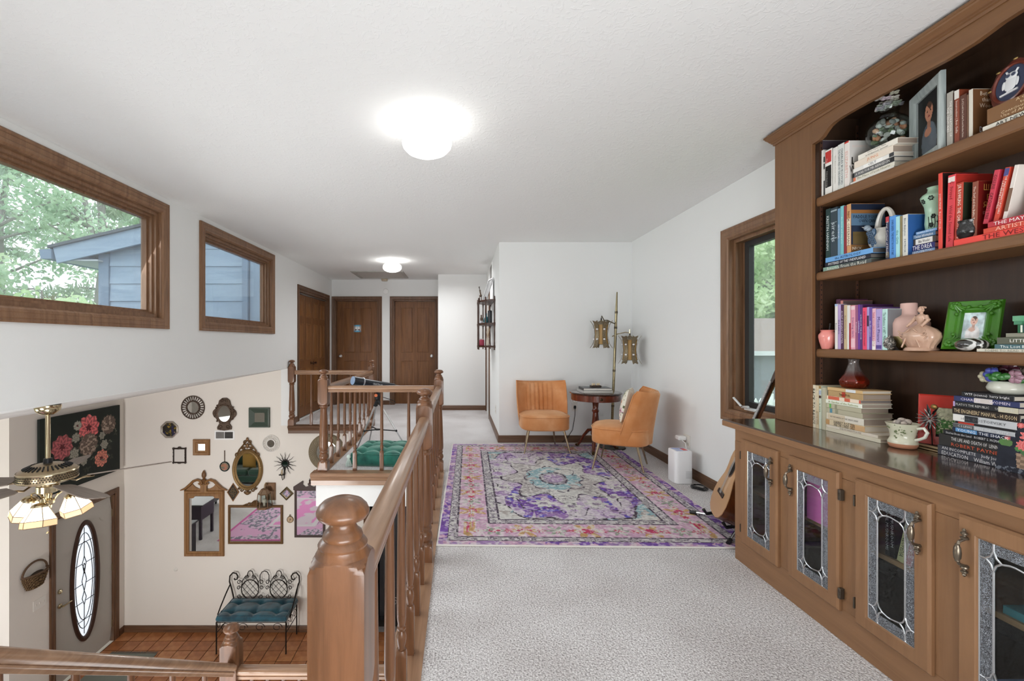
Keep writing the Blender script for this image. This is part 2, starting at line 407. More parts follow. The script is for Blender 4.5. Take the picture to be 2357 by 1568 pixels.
struct('ceiling', MB().box(XL - .12, -2.72, ZC, XR + .14, 9.05, ZC + .08), M_CEIL)
# loft floor (carpet) and its slab
b = MB()
b.box(-.14, -2.6, -.02, XR, 5.56, 0); b.box(-1.25, 4.32, -.02, -.14, 6.64, 0); b.box(-.14, 5.56, -.02, .487, 6.64, 0)
b.box(-2.49, 6.72, -.02, .487, 8.95, 0); b.box(-1.25, 6.64, -.02, .487, 6.72, 0)
b.box(-2.42, 8.95, -.02, -.455, 9.05, -.001); b.box(.487, 7.30, -.02, .60, 8.08, -.001)
struct('floor', b, M_CARPET)
b = MB(); b.box(-.235, .62, -.31, XR, 5.68, -.02); b.box(-.16, -2.6, -.31, XR, .62, -.02)
b.box(-1.335, 4.25, -.31, -.235, 6.68, -.02); b.box(-.235, 5.68, -.31, .60, 6.68, -.02); b.box(-2.49, 6.70, -.31, .60, 9.05, -.02)
struct('floor_slab', b, M_WALL)
# wood nosing and cove along the open edges
noseA = [(-.02, 0), (.105, 0), (.113, .004), (.117, .012), (.113, .02), (.105, .024), (-.02, .024)]
def nosing(name, p0, p1, out):
    p0, p1, out = Vector(p0), Vector(p1), Vector(out); d = (p1 - p0).normalized()
    b = MB(); up = Vector((0, 0, 1))
    b.sweep([(-.002, -.03), (.112, -.03), (.124, -.022), (.128, -.010), (.124, .002), (.112, .010), (-.002, .010)], [(p0, out, up), (p1, out, up)])
    b.sweep([(.02, -.105), (.098, -.105), (.098, -.062), (.105, -.05), (.112, -.03), (.02, -.03)], [(p0, out, up), (p1, out, up)])
    return b
def join(*bs):
    b = MB()
    for k in bs: b.add(k.v, k.f)
    return b
struct('trim_1', nosing('n', (-.14, .60, 0), (-.14, 4.192, 0), (-1, 0, 0)), M_RAILY)
struct('trim_2', nosing('n', (-1.373, 4.32, 0), (-.14, 4.32, 0), (0, -1, 0)), M_RAILX)
struct('trim_3', nosing('n', (-1.245, 4.32, 0), (-1.245, 6.72, 0), (-1, 0, 0)), M_RAILY)
struct('trim_4', nosing('n', (-2.485, 6.72, 0), (-1.373, 6.72, 0), (0, -1, 0)), M_TRIMX)
# foyer shell
b = MB()
b.prism([(-5.03, ZF - .1), (-1.33, ZF - .1), (-1.33, -.105), (XL - .002, -.105), (XL - .002, .838), (-5.03, .37)], 6.682, 6.80, 'y')
b.box(-.45, 6.68, ZF - .1, 2.22, 6.80, -.31); b.box(-1.33, 6.68, -.97, -.45, 6.80, -.31); struct('wall_foyer_mirrors', b, M_WALLW)
b = MB(); wallx(b, -5.03, -4.91, 4.976, 6.68, ZF - .1, .392, [(5.53, 6.50, ZF, -.93)]); struct('wall_foyer_door', b, M_WALLW)
struct('wall_foyer_return', MB().prism([(-8, ZF - .1), (-5.03, ZF - .1), (-5.03, .37), (-8, -.18)], 4.976, 5.09, 'y'), M_WALLW)
struct('ceiling_foyer', MB().prism([(XL - .03, .8345), (-8.1, -.198), (-8.1, -.05), (XL - .03, .985)], -2.72, 6.80, 'y'), M_CEIL)
b = MB(); wallx(b, -8.1, -8.0, -2.72, 5.09, ZF - .1, -.1, [(-.2, 3.2, -2.3, -.75)]); wally(b, -2.72, -2.6, -8.0, -.14, ZF - .1, .84); b.box(2.10, -2.72, ZF - .1, 2.22, 6.68, -.31); b.box(-.14, -2.72, ZF - .1, 2.1, -2.6, -.31)
struct('wall_living_room', b, M_WALLW)
struct('floor_living', MB().box(-8.0, -2.6, ZF - .1, 2.1, 4.95, ZF), M_CARPET)
# dark room behind the foyer doorway, its gloom put into the wall colour
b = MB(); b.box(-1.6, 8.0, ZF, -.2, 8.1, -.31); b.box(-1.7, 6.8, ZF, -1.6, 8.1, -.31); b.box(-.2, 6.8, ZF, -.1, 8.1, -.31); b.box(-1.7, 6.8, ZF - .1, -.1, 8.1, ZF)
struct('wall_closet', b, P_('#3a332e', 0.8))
# foyer tile floor: grout bed with a terracotta tile per piece
fl = struct('floor_foyer', MB().box(-5.03, 4.95, ZF - .1, 2.1, 6.68, ZF - .004), P_('#4d2f1c', 0.9))
m, nt, bs = nodemat('terracotta_tile', 0.35, 0.45)
oi = N(nt, 'ShaderNodeObjectInfo'); n1 = N(nt, 'ShaderNodeTexNoise', i_Scale=9.0, i_Detail=4.0); nt.links.new(mapping(nt, (1, 1, 1)), n1.inputs[0])
mx = N(nt, 'ShaderNodeMath', operation='ADD'); ml = N(nt, 'ShaderNodeMath', operation='MULTIPLY'); ml.inputs[1].default_value = 0.3
nt.links.new(oi.outputs['Random'], ml.inputs[0]); nt.links.new(ml.outputs[0], mx.inputs[0]); nt.links.new(n1.outputs[0], mx.inputs[1])
nt.links.new(ramp(nt, mx.outputs[0], [(0.35, '#8a5330'), (0.65, '#a96a3f'), (0.9, '#bf8455')]), bs.inputs['Base Color'])
tile_me = MB().box(-.0985, -.0985, -.012, .0985, .0985, .0, bev=.003).mesh('tile', 0); tile_me.materials.append(m)
for j in range(8):
    for i in range(24):
        o = bpy.data.objects.new('tile', tile_me); COL.objects.link(o); o.parent = fl
        o.location = (-4.80 + i * .2055, 6.575 - j * .2055, ZF + random.uniform(-.001, .001))
# baseboards
def bboard(name, p0, p1, out, mat, h=.085, t=.016):
    b = MB(); up = Vector((0, 0, 1))
    b.sweep([(0, 0), (t, 0), (t, h * .62), (t * .75, h * .70), (t * .75, h * .86), (t * .35, h), (0, h)], [(Vector(p0), Vector(out), up), (Vector(p1), Vector(out), up)])
    return struct(name, b, mat)
bboard('baseboard_alcove', (.471, 5.56, 0), (XR, 5.56, 0), (0, -1, 0), M_TRIMX)
bboard('baseboard_right', (XR, 2.68, 0), (XR, 5.56, 0), (-1, 0, 0), M_TRIMY)
bboard('baseboard_hall_right', (.487, 5.545, 0), (.487, 7.22, 0), (-1, 0, 0), M_TRIMY)
bboard('baseboard_hall_end', (-.38, 8.20, 0), (.487, 8.20, 0), (0, -1, 0), M_TRIMX)
bboard('baseboard_hall_doors', (-1.50, 8.915, 0), (-1.36, 8.915, 0), (0, -1, 0), M_TRIMX)
bboard('baseboard_left', (XL, 6.72, 0), (XL, 7.0, 0), (1, 0, 0), M_TRIMY)
bboard('baseboard_foyer', (-4.91, 6.68, ZF), (-1.40, 6.68, ZF), (0, -1, 0), M_TRIMX, h=.095)
bboard('baseboard_foyer_door', (-4.91, 6.58, ZF), (-4.91, 6.68, ZF), (1, 0, 0), M_TRIMY, h=.095)
# ------------------------------------------------------------------ windows
CASING = [(.0, .0), (.088, .0), (.088, .020), (.078, .024), (.066, .019), (.060, .023), (.034, .019), (.028, .023), (.012, .018), (.004, .010), (0, .008)]
def window(name, wallx_, n, y0, y1, z0, z1, depth, glass=M_PANE, steps=((.0, .02), (.018, .045), (.036, .075))):
    """window in a YZ wall; n = +1/-1 room-side normal along X; opening y0..y1 z0..z1"""
    r = sroot(name, (wallx_, (y0 + y1) / 2, z0)); c = Vector((wallx_, (y0 + y1) / 2, (z0 + z1) / 2)); hw, hh = (y1 - y0) / 2, (z1 - z0) / 2
    uy, uz, nn = Vector((0, 1, 0)), Vector((0, 0, 1)), Vector((n, 0, 0))
    obj('casing', rframe(MB(), c, uy, uz, nn, hw, hh, CASING), M_WIN, r, smooth=25)
    obj('jamb', rframe(MB(), c, uy, uz, nn, hw - .004, hh - .004, [(.0, .004), (.012, .004), (.012, -depth), (.0, -depth)]), M_WIN, r, smooth=25)
    a = .0
    b = MB()
    for k, (ins, dd) in enumerate(steps):
        rframe(b, c, uy, uz, nn, hw - ins - .03, hh - ins - .03, [(.0, -dd), (.03, -dd), (.03, -depth), (.0, -depth)])
    obj('sash', b, M_WIN, r, smooth=25)
    g = MB(); ins = steps[-1][0] + .026
    g.box(wallx_ - n * (depth - .012), y0 + ins, z0 + ins, wallx_ - n * (depth - .006), y1 - ins, z1 - ins)
    obj('pane', g, glass, r, smooth=None)
    return r
window('window_1', XL, 1, 1.64, 3.805, 1.42, 2.30, .12)
window('window_2', XL, 1, 4.455, 6.035, 1.42, 2.30, .12)
w3 = window('window_3', XR, -1, 2.60, 3.545, .70, 2.015, .13, steps=((.0, .03), (.014, .09)))
c3 = Vector((XR, 3.0725, 1.3575))
obj('screen_frame', rframe(MB(), c3, (0, 1, 0), (0, 0, 1), (-1, 0, 0), .4725 - .105, .6575 - .07, [(0, -.085), (.05, -.085), (.05, -.125), (0, -.125)]), P_('#2f2d2c', .5), w3)
b = MB(); b.tube([(XR + .02, 3.42, .735), (XR - .005, 3.34, .745), (XR - .01, 3.30, .75)], .010, 8); b.tube([(XR - .01, 3.38, .745), (XR - .02, 3.46, .80)], .008, 8); b.box(XR - .005, 3.24, .722, XR + .04, 3.36, .738, .004)
obj('crank_handle', b, P_('#d9d9d6', .35, .3), w3)
# ------------------------------------------------------------------ interior doors
DC = [(.0, .0), (.068, .0), (.068, .017), (.058, .021), (.048, .016), (.020, .013), (.012, .017), (.0, .012)]
def doorcase(mb, c0, ux, n, w, h):
    """U-shaped casing round an opening that starts at c0 (floor), running w along ux"""
    c0, ux, n = Vector(c0), Vector(ux), Vector(n); up = Vector((0, 0, 1))
    path = [(c0, -ux, n), (c0 + up * h, up - ux, n), (c0 + ux * w + up * h, up + ux, n), (c0 + ux * w, ux, n)]
    return mb.sweep(DC, path)
def raised(mb, o, ux, n, x0, x1, z0, z1, t=.007):
    """raised panel with sunk margin on a door face"""
    o, ux, n = Vector(o), Vector(ux), Vector(n); up = Vector((0, 0, 1)); c = o + ux * (x0 + x1) / 2 + up * (z0 + z1) / 2
    rframe(mb, c, ux, up, n, (x1 - x0) / 2 - .012, (z1 - z0) / 2 - .012, [(0, 0.0), (.012, 0.0), (.010, t), (.003, t * .8), (0, t * .2)])
    hw, hh = (x1 - x0) / 2 - .018, (z1 - z0) / 2 - .018; k = .025
    P = []
    for d, s in ((0.0, 0), (t * .9, k)):
        for a, bb in ((-1, -1), (1, -1), (1, 1), (-1, 1)): P.append(c + ux * a * (hw - s) + up * bb * (hh - s) + n * d)
    mb.add(P, [(0, 1, 5, 4), (1, 2, 6, 5), (2, 3, 7, 6), (3, 0, 4, 7), (4, 5, 6, 7)])
def knob(mb, p, n, r=.026):
    p, n = Vector(p), Vector(n); M = Matrix.Translation(p) @ n.to_track_quat('Z', 'Y').to_matrix().to_4x4()
    mb.lathe([(.030, 0), (.030, .005), (.012, .010), (.010, .028), (r, .038), (r * 1.04, .050), (r * .8, .062), (.004, .066)], 16, M=M)
def door4(name, x0, x1, knob_left, label):
    r = sroot(name, ((x0 + x1) / 2, 8.915, 0)); w = x1 - x0
    obj('casing', doorcase(MB(), (x0, 8.915, 0), (1, 0, 0), (0, -1, 0), w, 2.045), M_TRIM, r, smooth=25)
    b = MB(); b.box(x0 - .001, 8.91, 0, x0 + .02, 9.04, 2.045); b.box(x1 - .02, 8.91, 0, x1 + .001, 9.04, 2.045); b.box(x0, 8.91, 2.025, x1, 9.04, 2.046)
    obj('jamb', b, M_TRIM, r, smooth=None)
    yf = 8.965; dw = w - .046; ox = x0 + .023
    s = obj('door_leaf', MB().box(ox, yf, .012, ox + dw, yf + .035, 2.022), M_DOOR, r, smooth=None)
    st, mid = .115, .09
    pw = (dw - 2 * st - mid) / 2
    for (za, zb) in ((.22, .86), (1.02, 1.90)):
        for k in range(2):
            xa = st + k * (pw + mid); b = MB(); raised(b, (ox, yf, .0), (1, 0, 0), (0, -1, 0), xa, xa + pw, za, zb); obj('panel', b, M_DOOR, s, smooth=20)
    b = MB(); knob(b, (ox + (.065 if knob_left else dw - .065), yf, .95), (0, -1, 0)); obj('knob', b, M_STEEL, r)
    return r
d1 = door4('door_1', -2.42, -1.578, True, '')
d2 = door4('door_2', -1.285, -.455, False, '')
# little poster on the left door
def poster(u, v):
    c = np.ones(u.shape + (3,)) * np.array([.36, .66, .80])
    mid = (v > .2) & (v < .8); c[mid] = [.80, .83, .85]
    for k in range(4):
        cx = .17 + .22 * k; d = ((u - cx) / .085) ** 2 + ((v - .46) / .23) ** 2
        c[d < 1] = [.30, .31, .33]; c[(d < 1) & (v > .42)] = [.93, .92, .9]
    return c
me = painted(poster, .30, .14, 44, 20, 'poster'); me.transform(Matrix.Translation((-2.0, 8.9635, 1.42))); me.materials.append(attr_mat())
o = obj('animal_poster', me, None); tag(o, 'small blue bordered poster of four faces stuck to the left hall door', 'poster')
b = MB(); b.box(-2.15, 8.9636, 1.42, -1.85, 8.9648, 1.56); obj('backing', b, M_WHITE, o, smooth=None)
# bifold closet on the left wall
r = sroot('door_3', (XL, 7.86, 0))
obj('casing', doorcase(MB(), (XL, 7.08, 0), (0, 1, 0), (1, 0, 0), 1.56, 2.045), M_TRIM, r, smooth=25)
b = MB(); b.box(XL - .12, 7.078, 0, XL + .004, 7.098, 2.045); b.box(XL - .12, 8.622, 0, XL + .004, 8.642, 2.045); b.box(XL - .12, 7.08, 2.01, XL + .004, 8.64, 2.046); obj('jamb', b, M_TRIM, r, smooth=None)
for k in range(4):
    y0 = 7.103 + k * .38; b = MB(); lf = obj('door_leaf', MB().box(XL - .075, y0, .015, XL - .045, y0 + .372, 1.985, .002), M_DOOR, r, smooth=None)
    for za, zb in ((.18, .80), (.93, 1.53), (1.63, 1.90)):
        b = MB(); raised(b, (XL - .045, y0, 0), (0, 1, 0), (1, 0, 0), .075, .297, za, zb, .008); obj('panel', b, wood('door_panel', '#66401f', '#8f6036', 'z', .5) if k == 0 and za < .2 else bpy.data.materials['door_panel'], lf, smooth=20)
    if k in (1, 2):
        b = MB(); knob(b, (XL - .045, y0 + (.06 if k == 2 else .31), .865), (1, 0, 0), .018); obj('knob', b, P_('#3d2213', .4), lf)
obj('track', MB().box(XL - .09, 7.1, 1.992, XL - .03, 8.62, 2.008), M_STEEL, r, smooth=None)
# door in the right wall of the hall
r = sroot('door_4', (.487, 7.69, 0))
obj('casing', doorcase(MB(), (.487, 7.30, 0), (0, 1, 0), (-1, 0, 0), .78, 2.045), M_TRIM, r, smooth=25)
obj('door_leaf', MB().box(.53, 7.302, .012, .565, 8.078, 2.03), M_DOOR, r, smooth=None)
struct('wall_closet_back', MB().box(XL - .75, 7.0, 0, XL - .70, 8.75, ZC).box(XL - .75, 6.95, 0, XL - .12, 7.0, ZC).box(XL - .75, 8.75, 0, XL - .12, 8.8, ZC).box(-2.6, 9.6, 0, -.3, 9.65, ZC).box(1.3, 7.1, 0, 1.35, 8.3, ZC).box(XL - .75, 6.95, -.05, XL - .001, 8.8, -.001).box(-2.6, 9.05, -.05, -.3, 9.65, -.001), M_WALL)
# attic hatch
r = sroot('trim_5', (-1.415, 8.22, ZC)); 
obj('frame', rframe(MB(), (-1.415, 8.22, ZC), (1, 0, 0), (0, 1, 0), (0, 0, -1), .40, .355, [(0, 0), (.055, 0), (.055, .012), (.045, .018), (.0, .018)]), P_('#a9a59f', .5), r, smooth=25)
obj('panel', MB().box(-1.815, 7.865, ZC - .004, -1.015, 8.575, ZC + .004), P_('#c2bdb7', .6), r, smooth=None); r['label'] = 'grey attic hatch frame in the hall ceiling'
# ------------------------------------------------------------------ front door of the foyer
r = sroot('door_5', (-4.91, 6.0, ZF)); DY0, DY1 = 5.53, 6.50
obj('casing', doorcase(MB(), (-4.91, DY0, ZF), (0, 1, 0), (1, 0, 0), DY1 - DY0, 2.09), M_TRIM, r, smooth=25)
b = MB(); b.box(-5.03, DY0 - .002, ZF, -4.905, DY0 + .02, ZF + 2.09); b.box(-5.03, DY1 - .02, ZF, -4.905, DY1 + .002, ZF + 2.09); b.box(-5.03, DY0, ZF + 2.07, -4.905, DY1, ZF + 2.092); obj('jamb', b, M_TRIM, r, smooth=None)
# leaf with an oval light
oc = ((DY0 + DY1) / 2, ZF + 1.10); oa, ob = .205, .76; ROT = 48
ov = [(oc[0] + oa * math.cos(2 * PI * k / ROT), oc[1] + ob * math.sin(2 * PI * k / ROT)) for k in range(ROT)]
y0, y1, z0, z1 = DY0 + .022, DY1 - .022, ZF + .02, ZF + 2.068
def rim(k):
    a = 2 * PI * k / ROT; cx, cz = math.cos(a), math.sin(a); s = min(((y1 - y0) / 2) / max(abs(cx), 1e-6), ((z1 - z0) / 2) / max(abs(cz), 1e-6))
    return ((y0 + y1) / 2 + cx * s, (z0 + z1) / 2 + cz * s)
vs, fs = [], []
for xx in (-4.935, -4.975):
    vs += [(xx, *p) for p in ov]; vs += [(xx, *rim(k)) for k in range(ROT)]
for k in range(ROT):
    k2 = (k + 1) % ROT
    fs += [(k, k2, ROT + k2, ROT + k), (2 * ROT + k, 3 * ROT + k, 3 * ROT + k2, 2 * ROT + k2), (k, 2 * ROT + k, 2 * ROT + k2, k2), (ROT + k, ROT + k2, 3 * ROT + k2, 3 * ROT + k)]
for xx, off in ((-4.935, 0), (-4.975, 2 * ROT)):       # corners
    for sy, sz in ((y0, z0), (y0, z1), (y1, z0), (y1, z1)):
        n0 = len(vs); vs.append((xx, sy, sz)); d = sorted(range(ROT), key=lambda k: (rim(k)[0] - sy) ** 2 + (rim(k)[1] - sz) ** 2)[:2]
        fs.append((n0, off + ROT + d[0], off + ROT + d[1]))
lf = obj('door_leaf', MB().add(vs, fs), P_('#b9b5ae', .5), r, smooth=None)
path = [(Vector((-4.935, *p)), Vector((0, math.cos(2 * PI * k / ROT), math.sin(2 * PI * k / ROT))), Vector((1, 0, 0))) for k, p in enumerate(ov)]
obj('oval_frame', MB().sweep([(-.03, -.01), (-.03, .012), (-.012, .026), (.012, .028), (.032, .016), (.034, 0), (.0, -.01)], path, closed=True), P_('#3a241a', .4), lf, smooth=40)
m = P_('#e9eef3', .35, emit='#e6eef6', es=.75, name='obscured_glass_glow')  # pane made to glow, imitating light from outside
g = MB(); g.add([(-4.95, oc[0] + (oa - .01) * math.cos(2 * PI * k / ROT), oc[1] + (ob - .01) * math.sin(2 * PI * k / ROT)) for k in range(ROT)], [tuple(range(ROT))]); obj('pane', g, m, lf, smooth=None)
g = MB()
def came(pts, closed=False): g.tube([(-4.944, oc[0] + a * oa, oc[1] + c * ob) for a, c in pts], .0045, 5, closed)
for s in (.80, .66): came([(s * math.cos(t), s * (1.02 if s < .7 else 1.03) * math.sin(t)) for t in np.linspace(0, 2 * PI, 33)[:-1]], True)
came([(0, .92), (0, .42)]); came([(0, -.42), (0, -.92)])
for s in (1, -1):
    came([(0, .42), (.16 * s, .30), (0, .18)]); came([(0, -.42), (.16 * s, -.30), (0, -.18)]); came([(0, .18), (.18 * s, .0), (0, -.18)]); came([(0, .30), (.1 * s, .24), (0, .12), ])
    for zz, w2 in ((.66, .72), (.30, .92), (-.05, .95), (-.36, .9), (-.68, .7)): came([(.0 if abs(zz) > .5 else .14 * s, zz), (w2 * s, zz)])
obj('leaded_came', g, P_('#2b2b2d', .5, .4), lf)
b = MB(); b.lathe([(.028, 0), (.028, .012), (.014, .02), (.012, .05)], 14, M=Matrix.Translation((-4.935, DY0 + .10, ZF + .98)) @ Matrix.Rotation(PI / 2, 4, 'Y')); b.tube([(-4.885, DY0 + .10, ZF + .98), (-4.88, DY0 + .15, ZF + .985), (-4.885, DY0 + .22, ZF + .98)], .009, 8); obj('lever_handle', b, M_BRASSB, lf)
b = MB(); b.lathe([(.028, 0), (.026, .018), (.012, .03)], 14, M=Matrix.Translation((-4.935, DY0 + .10, ZF + 1.16)) @ Matrix.Rotation(PI / 2, 4, 'Y')); obj('deadbolt', b, M_BRASSB, lf)
for z in (.25, 1.05, 1.82):
    b = MB(); b.box(-4.94, DY1 - .03, ZF + z - .05, -4.92, DY1 - .015, ZF + z + .05); obj('hinge', b, M_BRASS, r)
# wood casing of the doorway under the loft
r = sroot('door_6', (-.89, 6.68, ZF)); obj('casing', doorcase(MB(), (-1.33, 6.68, ZF), (1, 0, 0), (0, -1, 0), .88, 2.05), M_TRIM, r, smooth=25)
# ------------------------------------------------------------------ stairs below the loft edge (mostly out of frame)
st = sroot('stairs', (-.7, 1.5, -1.4))
for k in range(6):
    z = -.195 * (k + 1); y = .80 + k * .215
    obj('tread', MB().box(-1.16, y, z - .05, -.25, y + .235, z, .008), M_CARPET, st, smooth=None)
    obj('riser', MB().box(-1.16, y - .002, z, -.25, y + .015, z + .195), M_CARPET, st, smooth=None)
obj('landing', MB().box(-1.32, 2.09, -1.50, -.25, 2.62, -1.32), M_CARPET, st, smooth=None)
obj('landing_wall', MB().box(-1.32, 2.56, ZF, -.25, 2.62, -1.50), M_WALLW, st, smooth=None)
obj('stringer', MB().prism([(.70, -.02), (.70, -.30), (2.1, -1.60), (2.1, -1.33)], -1.20, -1.16, 'x'), M_RAILY, st, smooth=None)
# ------------------------------------------------------------------ guard railings
HS = .0445
def sqclip(z0, z1, n=32, hs=HS):
    R = hs * 1.43; rows = [(hs * .98, z0), (hs * 1.12, z0 + .004), (hs * 1.28, z0 + .012), (R, z0 + .026), (R, z1 - .030), (hs * 1.36, z1 - .0255), (hs * 1.28, z1 - .0215), (hs * 1.18, z1 - .0178), (hs * 1.08, z1 - .0150), (hs * 1.0, z1 - .0132), (hs * .94, z1 - .009), (hs * .90, z1 - .004), (hs * .88, z1)]
    return rows
def clipmesh(mb, rows, hs, c, n=48):
    vs, fs = [], []
    for r, z in rows:
        for i in range(n):
            a = 2 * PI * (i + .0) / n; rr = min(hs / max(abs(math.cos(a)), abs(math.sin(a))), r); vs.append((c[0] + rr * math.cos(a), c[1] + rr * math.sin(a), c[2] + z))
    m = len(rows)
    for j in range(m - 1):
        for i in range(n): fs.append((j * n + i, j * n + (i + 1) % n, (j + 1) * n + (i + 1) % n, (j + 1) * n + i))
    fs += [tuple(range(n))[::-1], tuple(range((m - 1) * n, m * n))]; mb.add(vs, fs)
def newel_meshes():
    b = MB(); clipmesh(b, [(HS * 1.43, .010), (HS * 1.43, .082), (HS * 1.2, .096), (HS * .95, .104)], HS, (0, 0, 0))
    b.lathe([(.040, .104), (.034, .112), (.035, .118), (.043, .130), (.0445, .146), (.041, .160), (.034, .170), (.036, .176), (.040, .184), (.040, .192), (.035, .198), (.036, .204), (.0425, .216), (.0435, .24), (.040, .36), (.035, .50), (.031, .58), (.030, .596), (.036, .602), (.0385, .61), (.036, .618), (.033, .624), (.041, .632)], 24)
    clipmesh(b, sqclip(.630, .885), HS, (0, 0, 0))
    body = b.mesh('newel', 28)
    t = MB().lathe([(.0395, .884), (.0405, .888), (.037, .893), (.032, .897), (.033, .901), (.031, .906), (.025, .911), (.0215, .918), (.022, .923), (.030, .927), (.0395, .931), (.0432, .937), (.0430, .942), (.040, .949), (.033, .956), (.021, .961), (.008, .964), (.001, .9645)], 28).mesh('finial', 40)
    for m in (body, t): m.materials.append(M_RAILZ)
    return body, t
NEWEL, FINIAL = newel_meshes()
b = MB(); clipmesh(b, [(.0252, 0), (.0252, .165), (.021, .178), (.016, .186)], .0176, (0, 0, 0), 16)
b.lathe([(.0115, .186), (.0105, .194), (.014, .206), (.0165, .220), (.0165, .232), (.0125, .243), (.0105, .248), (.0145, .253), (.0150, .258), (.0110, .263), (.0125, .270), (.0158, .290), (.0162, .33), (.0140, .55), (.0120, .745)], 14)
BAL = b.mesh('baluster', 40); BAL.materials.append(M_RAILZ)
RP = [(-.021, 0), (.021, 0), (.021, .011), (.0255, .014), (.0255, .019), (.022, .021), (.0245, .026), (.0295, .032), (.0300, .043), (.0265, .052), (.0185, .0585), (.008, .061), (-.008, .061), (-.0185, .0585), (-.0265, .052), (-.0300, .043), (-.0295, .032), (-.0245, .026), (-.022, .021), (-.0255, .019), (-.0255, .014), (-.021, .011)]
def put(name, me, parent, loc, sz=1.0):
    o = bpy.data.objects.new(name, me); COL.objects.link(o); o.parent = parent
    if parent.name in _XF: o.matrix_parent_inverse = _XF[parent.name].inverted()
    o.location = loc; o.scale = (1, 1, sz); return o
def newel(parent, x, y, z=0.0):
    n = put('newel_post', NEWEL, parent, (x, y, z)); f = bpy.data.objects.new('finial', FINIAL); COL.objects.link(f); f.parent = n; return n
def handrail(parent, p0, p1, mat):
    p0, p1 = Vector(p0), Vector(p1); d = (p1 - p0).normalized(); s = d.cross(Vector((0, 0, 1))).normalized(); u = s.cross(d)
    b = MB(); b.sweep(RP, [(p0, s, u), (p1, s, u)]); return obj('handrail', b, mat, parent, smooth=50)
RZ = .750
ra = thing('guard_railing', 'long honey oak guard railing beside the carpet, from the big foreground newel', 'railing', (-.193, 2.5, .01), group='oak railings')
newel(ra, -.193, .757); newel(ra, -.193, 2.545); newel(ra, -.193, 4.31)
for y0, y1 in ((.757, 2.545), (2.545, 4.31)):
    handrail(ra, (-.193, y0 + .044, RZ), (-.193, y1 - .044, RZ), M_RAILY)
    for k in range(1, 7): put('baluster', BAL, ra, (-.193, y0 + (y1 - y0) * k / 7, .010))
rb = thing('guard_railing', 'short oak railing across the loft edge in front of the green floor cushion', 'railing', (-.73, 4.31, .01), group='oak railings')
newel(rb, -1.28, 4.31); handrail(rb, (-1.235, 4.31, RZ), (-.238, 4.31, RZ), M_RAILX)
for x in (-.985, -.732, -.477): put('baluster', BAL, rb, (x, 4.31, .010))
rc = thing('guard_railing', 'oak railing running back beside the telescope to the corner newel', 'railing', (-1.28, 5.5, .01), group='oak railings')
newel(rc, -1.28, 6.66); handrail(rc, (-1.28, 4.355, RZ), (-1.28, 6.615, RZ), M_RAILY)
for k in range(1, 9): put('baluster', BAL, rc, (-1.28, 4.31 + 2.35 * k / 9, .010))
rf = thing('guard_railing', 'oak railing in front of the bifold closet, above the mirror wall', 'railing', (-1.9, 6.66, .01), group='oak railings')
newel(rf, -2.443, 6.66); handrail(rf, (-2.398, 6.66, RZ), (-1.325, 6.66, RZ), M_RAILX)
for x in (-2.16, -1.87, -1.585): put('baluster', BAL, rf, (x, 6.66, .010))
rs = thing('stair_railing', 'sloping oak stair handrail at the bottom left ending at a low newel', 'railing', (-1.26, 2.0, -1.32), group='oak railings')
newel(rs, -1.27, 2.545, -1.317)
zs = lambda y: .378 - .061 - .741 * (y - 1.2417)
handrail(rs, (-1.25, .62, zs(.62)), (-1.25, 2.478, zs(2.478)), M_RAILY)
for k in range(7):
    y = 2.24 - .2515 * k; zt = zs(y); zb = -.10 - .745 * (y - .62) - .10; put('baluster', BAL, rs, (-1.25, y, zb), (zt - zb + .012) / .745)
rl = thing('landing_railing', 'low oak landing railing with close balusters at the bottom, right of its newel', 'railing', (-.75, 2.545, -1.32), group='oak railings')
handrail(rl, (-1.225, 2.545, -.648), (-.26, 2.545, -.648), M_RAILX)
for k in range(10): put('baluster', BAL, rl, (-1.156 + .0885 * k, 2.545, -1.32), (.680) / .745)
# ------------------------------------------------------------------ ceiling globes
GLOBE = P_('#ffffff', .3, emit='#fffdf8', es=4.8, name='lit_opal_glass')
def globe(loc, label):
    t = thing('ceiling_light', label, 'ceiling light', loc, group='opal ceiling globes')
    b = MB().lathe([(.058, 0), (.060, -.002), (.060, -.026), (.056, -.030), (.050, -.030)], 32, loc); obj('mount', b, P_('#d9d6c6', .4), t)
    b = MB(); knob_ = Vector(loc); b.ball((loc[0] - .035, loc[1] - .045, loc[2] - .014), .005, 8, 6); obj('screw', b, M_STEEL, t)
    pr = [(.046, -.030), (.046, -.036), (.075, -.041), (.108, -.052), (.132, -.075), (.140, -.100), (.134, -.126), (.112, -.150), (.078, -.166), (.040, -.174), (.002, -.176)]
    b = MB().lathe(pr, 40, loc, cap=False); obj('globe', b, GLOBE, t, smooth=80)
    return t
globe((-.18, 2.557, ZC), 'large lit oval globe lamp on the ceiling above the loft')
globe((-1.0, 6.81, ZC), 'smaller looking lit globe lamp on the hall ceiling near the attic hatch')
# ------------------------------------------------------------------ ceiling fan of the foyer
FX, FY = -2.66, 2.95
fan = thing('ceiling_fan', 'brass and wood ceiling fan with three lit glass shades over the foyer', 'ceiling fan', (FX, FY, .80))
def atc(x=0, y=0, z=0): return (FX + x, FY + y, z)
zb = .36   # motor centre
b = MB().lathe([(.068, .815), (.070, .80), (.062, .775), (.040, .755), (.018, .748)], 24, atc()); obj('canopy', b, M_BRASSB, fan)
obj('down_rod', MB().lathe([(.0135, .76), (.0135, .455)], 14, atc()), M_BRASSB, fan)
obj('rod_coupling', MB().lathe([(.022, .47), (.024, .465), (.024, .430), (.034, .425)], 14, atc()), M_BLACK, fan)
mt = obj('motor_housing', MB().lathe([(.03, .440), (.085, .430), (.140, .405), (.152, .395), (.155, .385), (.155, .345), (.150, .335), (.120, .322), (.060, .316)], 40, atc()), M_BRASS, fan)
b = MB()
